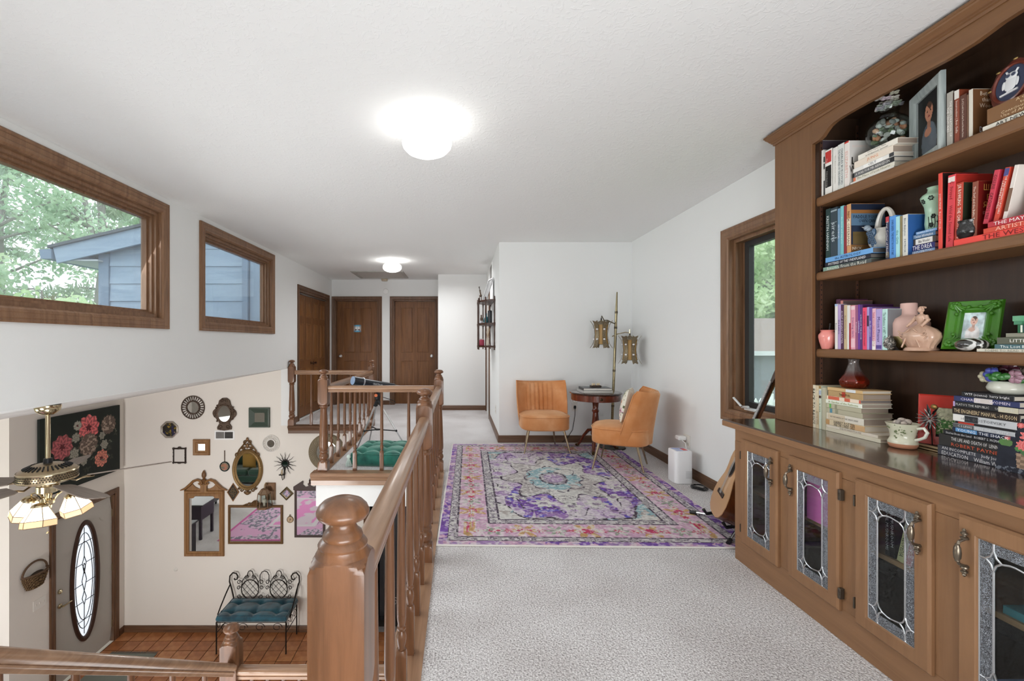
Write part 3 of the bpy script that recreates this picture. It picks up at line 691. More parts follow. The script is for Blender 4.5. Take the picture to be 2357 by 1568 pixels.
for k in range(30):
    a = 2 * PI * k / 30; M = Matrix.Translation(atc()) @ Matrix.Rotation(a, 4, 'Z') @ Matrix.Translation((.105, 0, .4235)) @ Matrix.Rotation(.42, 4, 'Y'); b.box(-.022, -.0035, -.004, .022, .0035, .003, M=M)
obj('vent_slots', b, M_BLACK, mt)
b = MB()
for k in range(64):
    a = 2 * PI * k / 64
    for z, o in ((.352, 0), (.365, .5), (.378, 0)):
        aa = a + o * 2 * PI / 64; b.box(-.002, -.0045, -.004, .002, .0045, .004, M=Matrix.Translation(atc()) @ Matrix.Rotation(aa, 4, 'Z') @ Matrix.Translation((.1545, 0, z)))
obj('pierced_band', b, P_('#4b4336', .5, .6), mt)
b = MB().lathe([(.156, .336), (.1575, .340), (.156, .345)], 40, atc(), cap=False); b.lathe([(.156, .385), (.158, .390), (.154, .396)], 40, atc(), cap=False); obj('rim', b, M_BRASSB, mt)
M_BLADE = wood('fan_blade_wood', '#6e6259', '#8e8176', 'x', .5)
bl = MB(); pl = [(.20, -.045), (.23, -.058), (.36, -.066), (.60, -.072), (.665, -.060), (.685, -.03), (.685, .03), (.665, .060), (.60, .072), (.36, .066), (.23, .058), (.20, .045)]
bl.prism(pl, -.003, .003, 'z', M=Matrix.Translation((0, 0, .325)) @ Matrix.Rotation(math.radians(-11), 4, 'X'))
BLADE = bl.mesh('blade', 30); BLADE.materials.append(M_BLADE)
ar = MB(); ar.tube([(.10, 0, .318), (.14, .0, .300), (.175, .0, .312), (.215, .018, .318)], .006, 8); ar.tube([(.10, 0, .318), (.14, .0, .300), (.175, .0, .312), (.215, -.018, .318)], .006, 8); ar.box(.195, -.03, .313, .235, .03, .318, .002)
ARM = ar.mesh('bracket', 40); ARM.materials.append(M_BRASS)
for k in range(5):
    a = math.radians(43 + 72 * k); o = put('blade', BLADE, fan, (FX, FY, 0)); o.rotation_euler = (0, 0, a); q = bpy.data.objects.new('blade_bracket', ARM); COL.objects.link(q); q.parent = o
obj('light_kit', MB().lathe([(.050, .318), (.055, .300), (.060, .296), (.060, .258), (.050, .252), (.026, .246), (.020, .215), (.034, .205), (.036, .180), (.022, .168), (.020, .150), (.010, .140), (.012, .130), (.004, .12)], 24, atc()), M_BRASSB, fan)
M_SHADE = P_('#fff4e2', .35, emit='#fff3e0', es=2.2, name='lit_bevelled_glass'); M_SHADE2 = P_('#f3c797', .35, emit='#ffd4a4', es=.55, name='lit_amber_glass')
for k, adeg in enumerate((-65, 55, 175)):
    a = math.radians(adeg); M = Matrix.Translation(atc()) @ Matrix.Rotation(a, 4, 'Z')
    pts = [(.03, 0, .195), (.05, 0, .225), (.085, 0, .245), (.115, 0, .235), (.122, 0, .205)]
    obj('lamp_arm', MB().tube([M @ Vector(p) for p in pts], .006, 8), M_BRASSB, fan)
    T = M @ Matrix.Translation((.122, 0, .205)) @ Matrix.Rotation(math.radians(-14), 4, 'Y')
    obj('shade_cap', MB().lathe([(.004, .016), (.030, .010), (.044, -.002), (.046, -.012), (.042, -.014)], 20, M=T), M_BRASSB, fan)
    n = 6
    def hexr(r, z): return [T @ Vector((r * math.cos(PI / 6 + PI / 3 * i), r * math.sin(PI / 6 + PI / 3 * i), z)) for i in range(n)]
    r0, r1, r2 = hexr(.042, -.012), hexr(.090, -.090), hexr(.092, -.128)
    b = MB(); b.add(r0 + r1, [(i, (i + 1) % n, n + (i + 1) % n, n + i) for i in range(n)]); sh = obj('glass_shade', b, M_SHADE, fan, smooth=None)
    b = MB(); b.add(r1 + r2, [(i, (i + 1) % n, n + (i + 1) % n, n + i) for i in range(n)]); obj('amber_band', b, M_SHADE2, sh, smooth=None)
    b = MB()
    for i in range(n):
        b.tube([r0[i], r1[i], r2[i]], .0022, 5); b.tube([r1[i], r1[(i + 1) % n]], .002, 5); b.tube([r2[i], r2[(i + 1) % n]], .002, 5)
    obj('brass_came', b, M_BRASS, sh)
b = MB(); b.tube([atc(.05, -.06, .16), atc(.052, -.06, .02)], .0012, 5); b.ball(atc(.052, -.06, .012), .008, 8, 6); obj('pull_chain', b, M_BRASSB, fan)
# ------------------------------------------------------------------ detectors, vents, plates
t = thing('smoke_detector', 'small beige smoke detector on the hall ceiling above the doors', 'smoke detector', (-1.44, 8.80, ZC)); obj('base', MB().lathe([(.066, 0), (.066, -.010), (.060, -.012)], 24, (-1.44, 8.80, ZC)), P_('#b9a991', .5), t); obj('cover', MB().lathe([(.058, -.012), (.060, -.02), (.056, -.04), (.01, -.044)], 24, (-1.44, 8.80, ZC)), P_('#c9bba4', .5), t)
t = thing('wall_chime', 'round white disc on the wall between and above the hall doors', 'alarm', (-1.435, 8.914, 2.215)); obj('cover', MB().lathe([(.052, 0), (.052, .012), (.046, .018), (.01, .020)], 28, M=Matrix.Translation((-1.435, 8.914, 2.215)) @ Matrix.Rotation(PI / 2, 4, 'X')), M_WHITE, t); obj('ring', MB().lathe([(.054, 0), (.054, .006), (.05, .006)], 28, M=Matrix.Translation((-1.435, 8.9145, 2.215)) @ Matrix.Rotation(PI / 2, 4, 'X')), P_('#cfccc6', .5), t)
# return-air grille on the hall right wall
t = thing('air_grille', 'grey louvred air grille high on the hall right wall', 'vent', (.486, 6.92, 2.05))
obj('frame', rframe(MB(), (.487, 6.92, 2.24), (0, 1, 0), (0, 0, 1), (-1, 0, 0), .20, .14, [(0, 0), (.025, 0), (.022, .008), (0, .008)]), M_WHITE, t, smooth=25)
obj('backing', MB().box(.4845, 6.72, 2.10, .4865, 7.12, 2.38), P_('#4a4846', .7), t, smooth=None)
for k in range(13): obj('slat', MB().box(.479, 6.72, 2.105 + k * .021, .485, 7.12, 2.118 + k * .021, M=Matrix.Identity(4)), P_('#9b9894', .5), t, smooth=None)
def plate(name, label, c, ux, n, w, h, parts, cat='outlet'):
    c, ux, n = Vector(c), Vector(ux), Vector(n); up = Vector((0, 0, 1)); t = thing(name, label, cat, tuple(c - up * h / 2)); T = frame(c, ux, up)
    if T.to_3x3() @ Vector((0, 0, 1)) @ n < 0: T = frame(c, -ux, up)
    obj('plate', MB().box(-w / 2, -h / 2, 0, w / 2, h / 2, .005, .002, M=T), P_('#e7e3dc', .4), t, smooth=None)
    for nm, x, z, ww, hh, col in parts: obj(nm, MB().box(x - ww / 2, z - hh / 2, .004, x + ww / 2, z + hh / 2, .009, .001, M=T), P_(col, .5), t, smooth=None)
    return t
plate('light_switch', 'triple light switch plate beside the front door under the hanging basket', (-4.909, 5.335, ZF + 1.19), (0, 1, 0), (1, 0, 0), .165, .118, [('toggle', x, 0, .010, .024, '#cfc9be') for x in (-.047, 0, .047)] , 'switch')
plate('light_switch', 'small switch plate low on the hall right wall', (.486, 6.05, .33), (0, 1, 0), (-1, 0, 0), .07, .115, [('socket', 0, .022, .03, .03, '#d5d1c8'), ('socket', 0, -.022, .03, .03, '#d5d1c8')], 'outlet')
t = plate('wall_outlet', 'grey wall outlet with a black cord between the orange chairs', (1.405, 5.559, .44), (1, 0, 0), (0, -1, 0), .072, .115, [('socket', 0, -.024, .032, .03, '#bdb8ad')])
obj('plug', MB().box(1.392, 5.525, .415, 1.418, 5.552, .45, .004), M_BLACK, t); obj('cord', MB().tube([(1.405, 5.53, .42), (1.40, 5.52, .33), (1.37, 5.51, .16), (1.30, 5.50, .06), (1.24, 5.48, .02)], .0035, 6), M_BLACK, t)
b = MB(); b.tube([(1.40 + .052 * math.cos(a), 5.535, .545 + .075 * math.sin(a)) for a in np.linspace(-1.2, 4.2, 16)], .004, 6); obj('white_cable', b, M_WHITE, t)
b = MB(); b.box(1.375, 5.515, .50, 1.40, 5.55, .56, .004); obj('charger', b, M_WHITE, t)
b = MB().lathe([(.028, 0), (.026, .006), (.012, .012), (.013, .018), (.004, .021)], 18, M=Matrix.Translation((-4.15, 6.681, -2.11)) @ Matrix.Rotation(PI / 2, 4, 'X')); tag(obj('door_stop', b, P_('#dedad3', .5)), 'round white door stop low on the mirror wall near the front door', 'door stop')
# ------------------------------------------------------------------ built-in bookcase on the right wall
HX = 1.84                                            # hutch front plane
ZS = [1.973, 1.583, 1.185]                           # shelf tops
bc = thing('bookcase', 'tall brown built-in bookcase hutch with arched valance and crown moulding', 'bookcase', (1.97, 1.35, .775))
obj('stile', MB().box(HX, 2.38, .7755, HX + .02, 2.66, 2.37, .002), M_CASE, bc, smooth=None)
obj('stile', MB().box(HX, .05, .7755, HX + .02, .30, 2.37, .002), M_CASE, bc, smooth=None)
obj('side_panel', MB().box(HX + .02, 2.64, .7755, 2.098, 2.66, 2.40), M_CASE, bc, smooth=None)
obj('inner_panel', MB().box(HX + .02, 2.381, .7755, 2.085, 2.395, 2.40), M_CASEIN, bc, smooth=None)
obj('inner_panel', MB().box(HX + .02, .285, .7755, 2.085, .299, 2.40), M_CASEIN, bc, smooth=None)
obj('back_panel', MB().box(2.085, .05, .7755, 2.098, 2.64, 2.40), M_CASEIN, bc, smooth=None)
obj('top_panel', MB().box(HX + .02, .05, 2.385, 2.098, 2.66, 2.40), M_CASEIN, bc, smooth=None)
half = [(2.3799, 2.252), (2.335, 2.255), (2.312, 2.263), (2.29, 2.280), (2.268, 2.294), (2.24, 2.302), (2.19, 2.306), (2.06, 2.303), (1.72, 2.287), (1.63, 2.290), (1.585, 2.298), (1.55, 2.305), (1.50, 2.308), (1.40, 2.309)]
poly = half + [(2.68 - y, z) for y, z in half[::-1]] + [(.3001, 2.40), (2.3799, 2.40)]
obj('valance', MB().prism(poly, HX, HX + .02, 'x'), M_CASEY, bc, smooth=None)
CR = [(0, 2.365), (.006, 2.365), (.008, 2.376), (.014, 2.379), (.014, 2.384), (.020, 2.388), (.026, 2.398), (.034, 2.406), (.036, 2.412), (.040, 2.414), (.040, 2.424), (0, 2.424)]
b = MB(); b.sweep(CR, [(Vector((HX, .02, 0)), Vector((-1, 0, 0)), Vector((0, 0, 1))), (Vector((HX, 2.66, 0)), Vector((-1, 1, 0)), Vector((0, 0, 1))), (Vector((2.098, 2.66, 0)), Vector((0, 1, 0)), Vector((0, 0, 1)))])
obj('crown_moulding', b, M_CASEY, bc, smooth=25)
for z, t in zip(ZS, (.046, .042, .043)):
    b = MB(); b.sweep([(0, -t), (.216, -t), (.221, -t + .006), (.223, -t / 2), (.221, -.006), (.216, 0), (0, 0)], [(Vector((2.085, .301, z)), Vector((-1, 0, 0)), Vector((0, 0, 1))), (Vector((2.085, 2.379, z)), Vector((-1, 0, 0)), Vector((0, 0, 1)))])
    obj('shelf', b, M_CASEY, bc, smooth=25)
for x in (1.888, 2.075):
    s = obj('shelf_standard', MB().box(x - .006, 2.3775, .78, x + .006, 2.3812, 2.35), P_('#6b4a3a', .4, .4), bc, smooth=None)
    b = MB()
    for k in range(60): b.box(x - .0025, 2.377, .80 + k * .0255, x + .0025, 2.3778, .808 + k * .0255)
    obj('slots', b, M_BLACK, s, smooth=None)
# worktop
b = MB(); X0, X1 = 1.53, 2.098
b.sweep([(0, .735), (.548, .735), (.556, .740), (.558, .748), (.562, .752), (.568, .758), (.568, .768), (.562, .775), (0, .775)], [(Vector((X1, .02, 0)), Vector((-1, 0, 0)), Vector((0, 0, 1))), (Vector((X1, 2.652, 0)), Vector((-1, 0, 0)), Vector((0, 0, 1)))])
wt = tag(obj('worktop', b, M_TOP, smooth=25), 'long dark glossy wooden worktop over the leaded glass cabinets', 'worktop')
b = MB(); b.box(1.5285, .02, .738, 1.5335, 2.654, .768, .002); obj('edge_strip', b, M_CABY, wt, smooth=None); obj('edge_strip', MB().box(1.532, 2.6515, .738, 2.09, 2.656, .768, .002), M_CAB, wt, smooth=None)
# base cabinet
CF = 1.56
cb = thing('base_cabinet', 'brown base cabinet with leaded glass doors along the right wall', 'cabinet', (1.82, 1.35, 0))
obj('end_panel', MB().box(CF + .001, 2.565, .0, 2.098, 2.58, .735), M_CAB, cb, smooth=None)
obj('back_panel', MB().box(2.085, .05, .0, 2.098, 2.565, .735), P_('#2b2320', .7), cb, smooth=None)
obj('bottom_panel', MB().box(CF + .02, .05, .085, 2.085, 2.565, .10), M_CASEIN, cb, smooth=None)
obj('inner_shelf', MB().box(CF + .05, .05, .395, 2.085, 2.565, .413), wood('shelf_pine', '#9a7350', '#b58d66', 'y', .5), cb, smooth=None)
obj('toe_board', MB().box(CF, .05, 0, CF + .02, 2.58, .135, .002), M_CABY, cb, smooth=None)
obj('top_rail', MB().box(CF, .05, .665, CF + .02, 2.58, .7345, .002), M_CABY, cb, smooth=None)
DOORS = [(2.503, 2.217, 'R'), (2.143, 1.859, 'L'), (1.781, 1.4954, 'R'), (1.413, 1.127, 'L'), (1.05, .764, 'R'), (.69, .404, 'L')]
ed = [2.58] + [v for d in DOORS for v in d[:2]] + [.05]
for k in range(0, len(ed), 2): obj('face_stile', MB().box(CF, ed[k + 1] - .022, .1351, CF + .02, ed[k] + (.022 if k else 0), .6649), M_CAB, cb, smooth=None)
# obscured textured glass, its sparkle put in as pale diffuse spots
m = bpy.data.materials.new('hammered_glass'); m.use_nodes = True; nt = m.node_tree; nt.nodes.clear()
out = N(nt, 'ShaderNodeOutputMaterial'); tr = N(nt, 'ShaderNodeBsdfTransparent'); gl = N(nt, 'ShaderNodeBsdfGlossy'); gl.inputs['Roughness'].default_value = .16; df = N(nt, 'ShaderNodeBsdfDiffuse'); df.inputs[0].default_value = (.62, .66, .72, 1)
vo = N(nt, 'ShaderNodeTexNoise', i_Scale=210.0, i_Detail=2.0, i_Distortion=3.0); nt.links.new(mapping(nt, (1, 1, 1)), vo.inputs[0])
rp = N(nt, 'ShaderNodeValToRGB'); rp.color_ramp.elements[0].position = .53; rp.color_ramp.elements[1].position = .61; nt.links.new(vo.outputs[0], rp.inputs[0])
bp = N(nt, 'ShaderNodeBump'); bp.inputs['Strength'].default_value = .8; bp.inputs['Distance'].default_value = .004; nt.links.new(vo.outputs[0], bp.inputs['Height']); nt.links.new(bp.outputs[0], gl.inputs['Normal'])
m1 = N(nt, 'ShaderNodeMixShader'); m1.inputs[0].default_value = .12; m2 = N(nt, 'ShaderNodeMixShader'); tr.inputs[0].default_value = (.6, .63, .68, 1)
sc_ = N(nt, 'ShaderNodeMath', operation='MULTIPLY'); sc_.inputs[1].default_value = .62; nt.links.new(rp.outputs[0], sc_.inputs[0])
nt.links.new(tr.outputs[0], m1.inputs[1]); nt.links.new(gl.outputs[0], m1.inputs[2]); nt.links.new(sc_.outputs[0], m2.inputs[0]); nt.links.new(m1.outputs[0], m2.inputs[1]); nt.links.new(df.outputs[0], m2.inputs[2]); nt.links.new(m2.outputs[0], out.inputs[0])
M_HAM = m
M_CAME = P_('#c6c9cc', .22, .85, name='lead_came'); M_PULL = P_('#7d7264', .32, .85, name='antique_pull')
def finial(mb, p, up):
    s = 1 if up else -1
    mb.lathe([(.003, 0), (.009, s * .002), (.010, s * .006), (.0045, s * .010), (.0045, s * .013), (.0085, s * .016), (.0085, s * .020), (.004, s * .024), (.0055, s * .028), (.002, s * .033)], 12, p)
for n, (ya, yb, hand) in enumerate(DOORS):
    z0, z1 = .125, .69; d0, d1 = CF - .019, CF - .0005; w_ = ya - yb; yc = (ya + yb) / 2
    oy, oz0, oz1 = .054, .177, .634
    b = MB()                                         # bevelled frame
    P1 = [(yb, z0), (ya, z0), (ya, z1), (yb, z1)]
    rframe(b, (d1, yc, (z0 + z1) / 2), (0, 1, 0), (0, 0, 1), (-1, 0, 0), w_ / 2 - oy, (z1 - z0) / 2 - .054, [(0, 0), (.054, 0), (.054, .011), (.047, .0185), (.006, .0185), (.004, .016), (0, .014)])
    dr = obj('door', b, M_CAB, cb, smooth=20)
    ga, gb, gz0, gz1 = ya - oy, yb + oy, z0 + .054, z1 - .054; gx = CF - .010
    u = lambda s, t: (gx, ga - s, gz0 + t)
    W, H = ga - gb, gz1 - gz0; i1, i2 = .036, .034
    b = MB(); b.box(gx, gb + i1, gz0 + i2, gx + .003, ga - i1, gz1 - i2); obj('clear_pane', b, M_CLEAR, dr, smooth=None)
    b = MB()
    for (s0, s1, t0, t1) in ((0, i1, 0, H), (W - i1, W, 0, H), (i1, W - i1, 0, i2), (i1, W - i1, H - i2, H)): b.box(gx, ga - s1, gz0 + t0, gx + .003, ga - s0, gz0 + t1)
    obj('textured_pane', b, M_HAM, dr, smooth=None)
    b = MB()
    def cm(pts, r=.0026, closed=False): b.tube([u(s, t) for s, t in pts], r * 1.15, 6, closed)
    cs, ct, dx, dz = .036, .052, .020, .030
    for fs in (0, 1):
        for ft in (0, 1):
            S = lambda s: W - s if fs else s
            T = lambda t: H - t if ft else t
            cx_, cz_ = cs, ct
            q = [(cx_, cz_ - dz), (cx_ + dx, cz_), (cx_, cz_ + dz), (cx_ - dx, cz_)]
            for k in range(4):
                a, c = q[k], q[(k + 1) % 4]; mid = ((a[0] + c[0]) / 2 * .72 + cx_ * .28, (a[1] + c[1]) / 2 * .72 + cz_ * .28)
                cm([(S(a[0]), T(a[1])), (S(mid[0]), T(mid[1])), (S(c[0]), T(c[1]))])
            cm([(S(cx_), T(cz_ - dz)), (S(cx_), T(0))]); cm([(S(cx_ - dx), T(cz_)), (S(0), T(cz_))])
            cm([(S(cx_ + dx), T(cz_)), (S(W / 2 - .012), T(cz_ - .006)), (S(W / 2), T(cz_ - .006))]) if not fs else cm([(S(cx_ + dx), T(cz_)), (S(W / 2), T(cz_ - .006))])
    cm([(cs, ct + dz), (cs, H - ct - dz)]); cm([(W - cs, ct + dz), (W - cs, H - ct - dz)])
    cm([(0, 0), (W, 0), (W, H), (0, H)], .003, True)
    obj('lead_came', b, M_CAME, dr)
    b = MB(); hy = (yb + .030) if hand == 'R' else (ya - .030); hx = CF - .019; hz = .582
    for s in (1, -1):
        finial(b, (hx - .010, hy, hz + s * .040), s > 0); b.tube([(hx + .001, hy, hz + s * .043), (hx - .010, hy, hz + s * .042)], .0055, 8)
        b.tube([(hx - .010, hy, hz + s * .040), (hx - .026, hy, hz + s * .034), (hx - .030, hy, hz + s * .024)], .0042, 8)
    b.lathe([(.004, -.027), (.006, -.025), (.0055, -.022), (.0085, -.016), (.010, 0), (.0085, .016), (.0055, .022), (.006, .025), (.004, .027)], 12, (hx - .031, hy, hz))
    obj('handle', b, M_PULL, dr)
    for hz in (.20, .60):
        b = MB(); hy = ya + .002 if hand == 'R' else yb - .002
        if hand == 'R': b.box(CF - .018, hy - .001, hz - .022, CF - .001, hy + .006, hz + .022, .002)
        else: b.box(CF - .020, hy - .012, hz - .022, CF - .001, hy + .001, hz + .022, .002); b.box(CF - .022, hy - .010, hz - .01, CF - .018, hy - .004, hz + .01)
        obj('hinge', b, P_('#5d544a', .4, .7), dr, smooth=None)
# ------------------------------------------------------------------ books
M_PAGES = P_('#d8cfc0', .8, name='pages'); M_PAGESD = P_('#a8988a', .8, name='browned_pages')
ORD = ['first', 'second', 'third', 'fourth', 'fifth', 'sixth', 'seventh', 'eighth', 'ninth', 'tenth', 'eleventh', 'twelfth', 'thirteenth', 'fourteenth', 'fifteenth', 'sixteenth', 'seventeenth', 'eighteenth', 'nineteenth']
RZB = -PI / 2                                        # spine faces the room (-X)
def book(label, loc, L, T, D, col, title='', tcol='#222222', flat=False, rz=RZB, tilt=0.0, cover=None, group=None, extra=(), ctext=(), rough=.45, pages=None, tw=.82, th=.55):
    """upright: thickness T along local x, height L; flat: length L along local x, thickness T up. spine at y=0 facing -y, depth D"""
    mc = P_(col, rough); c = .0022 if T > .012 else .0012; b = MB()
    A, B = (L, T) if flat else (T, L)
    if flat:
        b.box(0, 0, 0, L, D, c, .0006); b.box(0, 0, T - c, L, D, T, .0006); b.box(0, -.0004, 0, L, c, T, min(.002, T * .2))
    else:
        b.box(0, 0, 0, c, D, L, .0006); b.box(T - c, 0, 0, T, D, L, .0006); b.box(0, -.0004, 0, T, c, L, min(.002, T * .2))
    o = obj('book', b, mc); o.location = loc; o.rotation_euler = (0, tilt, rz)
    tag(o, label, 'book', group)
    p = MB(); i = .003
    if flat: p.box(i, c, c, L - i, D - i, T - c)
    else: p.box(c, c, i, T - c, D - i, L - i)
    obj('pages', p, pages or M_PAGES, o, smooth=None)
    fr = (lambda a, z: frame((a, -.0012, z), (1, 0, 0), (0, 0, 1))) if flat else (lambda a, z: frame((a, -.0012, z), (0, 0, -1), (1, 0, 0)))
    for (q0, q1, cc) in extra:                       # coloured blocks along the spine: fractions of the length
        e = MB()
        if flat: e.box(q0 * L, -.0011, T * .06, q1 * L, .0005, T * .94)
        else: e.box(T * .06, -.0011, L * (1 - q1), T * .94, .0005, L * (1 - q0))
        obj('spine_label', e, P_(cc, rough), o, smooth=None)
    if title:
        lines = title.split('\n')
        if isinstance(tcol, str): tcol = [tcol] * len(lines)
        for k, (ln, tc) in enumerate(zip(lines, tcol)):
            off = (len(lines) - 1 - 2 * k) / 2 * (T / len(lines)) * .92; hh = T * th / len(lines) * (1 if len(lines) == 1 else 1.25)
            M = fr(L / 2, T / 2 + off) if flat else fr(T / 2 + off, L / 2)
            text(ln, L * tw, hh, M, P_(tc, .5), o, 'spine_lettering')
    if cover:
        e = MB()
        if not flat: e.box(T - .0003, .002, .002, T + .0006, D - .001, L - .002); obj('cover_print', e, P_(cover, rough), o, smooth=None)
    for (s, y, z, ww, hh, tc) in ctext:              # lettering on the visible side cover (+x face)
        text(s, ww, hh, frame((T + .0012, y, z), (0, 1, 0), (0, 0, 1)), P_(tc, .5), o, 'cover_lettering')
    return o
def row(where, group, z, X, items, D=.15):
    """upright books given by their measured spine edges"""
    n = len(items)
    for k, it in enumerate(items):
        xl, xr, yt, col, desc = it[:5]; kw = dict(it[5]) if len(it) > 5 else {}
        Y0, Y1 = depth_on_x(xl, X), depth_on_x(xr, X); h = (CAMZ - (yt - CY) * (Y0 + Y1) / 2 / F) - z
        d = kw.pop('D', D + random.uniform(-.012, .012)); zz = kw.pop('z', z); h -= (zz - z); dX = kw.pop('dX', 0.0)
        book(f'{desc}, {ORD[k]} from left, {where}', (X + dX, Y0 - .0003, zz), h, Y0 - Y1 - .0006, d, col, group=group, **kw)
def stack(where, group, z, X, items, D=.14, first=0):
    """flat books bottom to top: (xi_left, length, thickness, colour, desc, opts)"""
    n = len(items)
    for k, it in enumerate(items):
        xl, L, T, col, desc = it[:5]; kw = dict(it[5]) if len(it) > 5 else {}
        pos = 'bottom' if k == 0 else ('top' if k == n - 1 else ORD[k] + ' from bottom')
        pos = pos if pos != 'top' else 'topmost'
        d = kw.pop('D', D + random.uniform(-.01, .01)); dX = kw.pop('dX', random.uniform(0, .006))
        book(f'{desc}, {pos} in {where}', (X + dX, depth_on_x(xl, X), z + .0004), L, T - .0006, d, col, flat=True, group=group, **kw); z += T
    return z
W1, W2, W3 = '#e9e7e1', '#dedbd3', '#f1efe9'
row('top shelf left row', 'books at the left of the top shelf', ZS[0], 1.885, [
    (1879.2, 1888.5, 325.5, W1, 'tall white book with a dark side cover', dict(title='all great Odds and Ends   odds', cover='#4c424b', th=.5)),
    (1890.6, 1895.6, 345.7, W3, 'thin plain white book'),
    (1895.8, 1899.0, 346, '#cfcdc8', 'very thin book with black blocks on its spine', dict(extra=((.14, .26, '#1d1d1f'), (.29, .41, '#2a2a2c'), (.66, .97, '#232325')))),
    (1899.4, 1914.6, 344, W3, 'white book with a red and a black label', dict(title='', extra=((.04, .29, '#c63b36'), (.36, .83, '#161616')), ctext=())),
    (1917.0, 1928.3, 339, W1, 'off-white book with pale grey lettering', dict(title='The Anna Scott Crystalis', tcol='#b9b4aa', th=.35)),
    (1928.5, 1942.6, 331, '#dfe1dc', 'pale grey book with spaced capitals', dict(title='CHARLES BUKOWSKI\nTHE PLEASURES OF THE DAMNED', tcol='#59636a', tw=.78, th=.5)),
    (1943.6, 1954.4, 326, '#ece4de', 'white book with red top band', dict(title='ELIZABETH', tcol='#e6b9ad', extra=((0, .035, '#c5372b'),), cover='#e3dfda', D=.13, ctext=(('LI', .03, .125, .05, .035, '#3a3634'), ('W', .016, .085, .03, .032, '#3a3634'), ('ELIZABETH', .05, .195, .07, .009, '#f3d9d0')))),
], D=.15)
_b4 = [o for o in COL.objects if o.name.startswith('book') and 'red and a black label' in o.get('label', '')][0]
text('Manfreds', .040, .006, frame((.012, -.0016, .167), (0, 0, -1), (1, 0, 0)), P_('#f5f0ea', .5), _b4, 'label_lettering'); text('Political Awakenings', .085, .007, frame((.012, -.0016, .083), (0, 0, -1), (1, 0, 0)), P_('#ece8e0', .5), _b4, 'label_lettering')
stack('stack under shell vase', 'white and cream stack on the top shelf', ZS[0], 1.885, [
    (1957, .220, .015, W3, 'white paperback', dict(title='as far as', tcol='#b9b5ab', th=.4)),
    (1962, .205, .019, '#ebe7d9', 'ivory paperback with an orange block', dict(title='The Place of Lost Hearts', tcol='#8c8672', extra=((0, .06, '#e07a55'),))),
    (1960, .210, .022, '#6a6a6b', 'grey and black paperback', dict(title='A WAR FOR MR ABINGDON', tcol='#e8e6e1', extra=((0, .05, '#1a1a1b'), (.88, 1, '#1f1f20')))),
    (1963, .205, .019, W1, 'white paperback with small black lettering', dict(title='CELT', tcol='#222222', extra=((.28, .75, '#f8f7f3'), (.9, 1, '#3b3b3d')), tw=.22)),
    (1965, .195, .031, '#eaddcd', 'cream paperback with big orange letters', dict(title='JUNG', tcol='#e59e73', tw=.4, pages=M_PAGESD)),
    (1972, .195, .026, '#efe9dd', 'cream hardback with two lines of script', dict(title='Once Upon a Time\nin Hollywood  Quentin', tcol='#6a6155', tw=.86, pages=M_PAGESD)),
], D=.115)
row('top shelf brown row', 'brown books on the top shelf', ZS[0], 1.888, [
    (2178.8, 2193, 212, '#a8a39a', 'light grey book with white lettering', dict(title='THE EXPLORATION OF\nTHE CENTURIES', tcol='#efece6', tw=.8)),
    (2193.4, 2196, 214, '#412a20', 'very thin dark brown book'),
    (2196.4, 2208.4, 208, '#84402b', 'red-brown book with a white label at its top', dict(title='Insurrection | Ben Gulla', tcol='#ecdccf', extra=((0, .16, '#dcd8d0'),), tw=.6)),
    (2209, 2224.4, 218, '#5c372a', 'brown book with a line of white capitals', dict(title='(2 of 2) South from Corker Round Another Home', tcol='#e7d8c8', th=.4)),
    (2224.8, 2229, 218, '#6f4e3a', 'thin tan book'),
    (2229.5, 2238.5, 206, '#d6cfc2', 'cream book with wood coloured cover', dict(cover='#6d482b', D=.12, ctext=(('Better\nthan\nWood', .05, .14, .05, .06, '#d6c6b2'), ('DIY', .04, .03, .03, .02, '#dfe4f2')))),
], D=.15)
zt = stack('pair under owl plaque', 'flat books under the plaque', ZS[0], 1.876, [
    (2258, .26, .020, '#e6e1d4', 'thin white annual', dict(title='ART NEWS ANNUAL', tcol='#222222')),
    (2271, .235, .054, '#7c5735', 'thick tan cloth bound book', dict(title='A GUIDE\nto the\nConscious Decoration\nUse of Artists and Art', tcol='#d9c29c', tw=.7)),
], D=.16)
z1 = stack('stack under bird pitcher', 'blue stack on the second shelf', ZS[1], 1.876, [
    (1891.8, .276, .022, '#8fae9e', 'pale green and grey hardback', dict(title='America From the Road', tcol='#eef0e2', extra=((.35, 1, '#565b5a'),), th=.75, pages=P_('#77716b', .8))),
    (1897.5, .262, .021, '#1b1e2b', 'black hardback with white capitals', dict(title='MYSTERIES OF THE UNEXPLAINED', tcol='#f0f0f0', th=.6, pages=P_('#77716b', .8))),
    (1899.5, .268, .025, '#6fa7dd', 'sky blue hardback with dark lettering', dict(title='the ASTROLOGY', tcol='#1d3a63', tw=.55, th=.5, pages=P_('#6d6a68', .8))),
], D=.17)
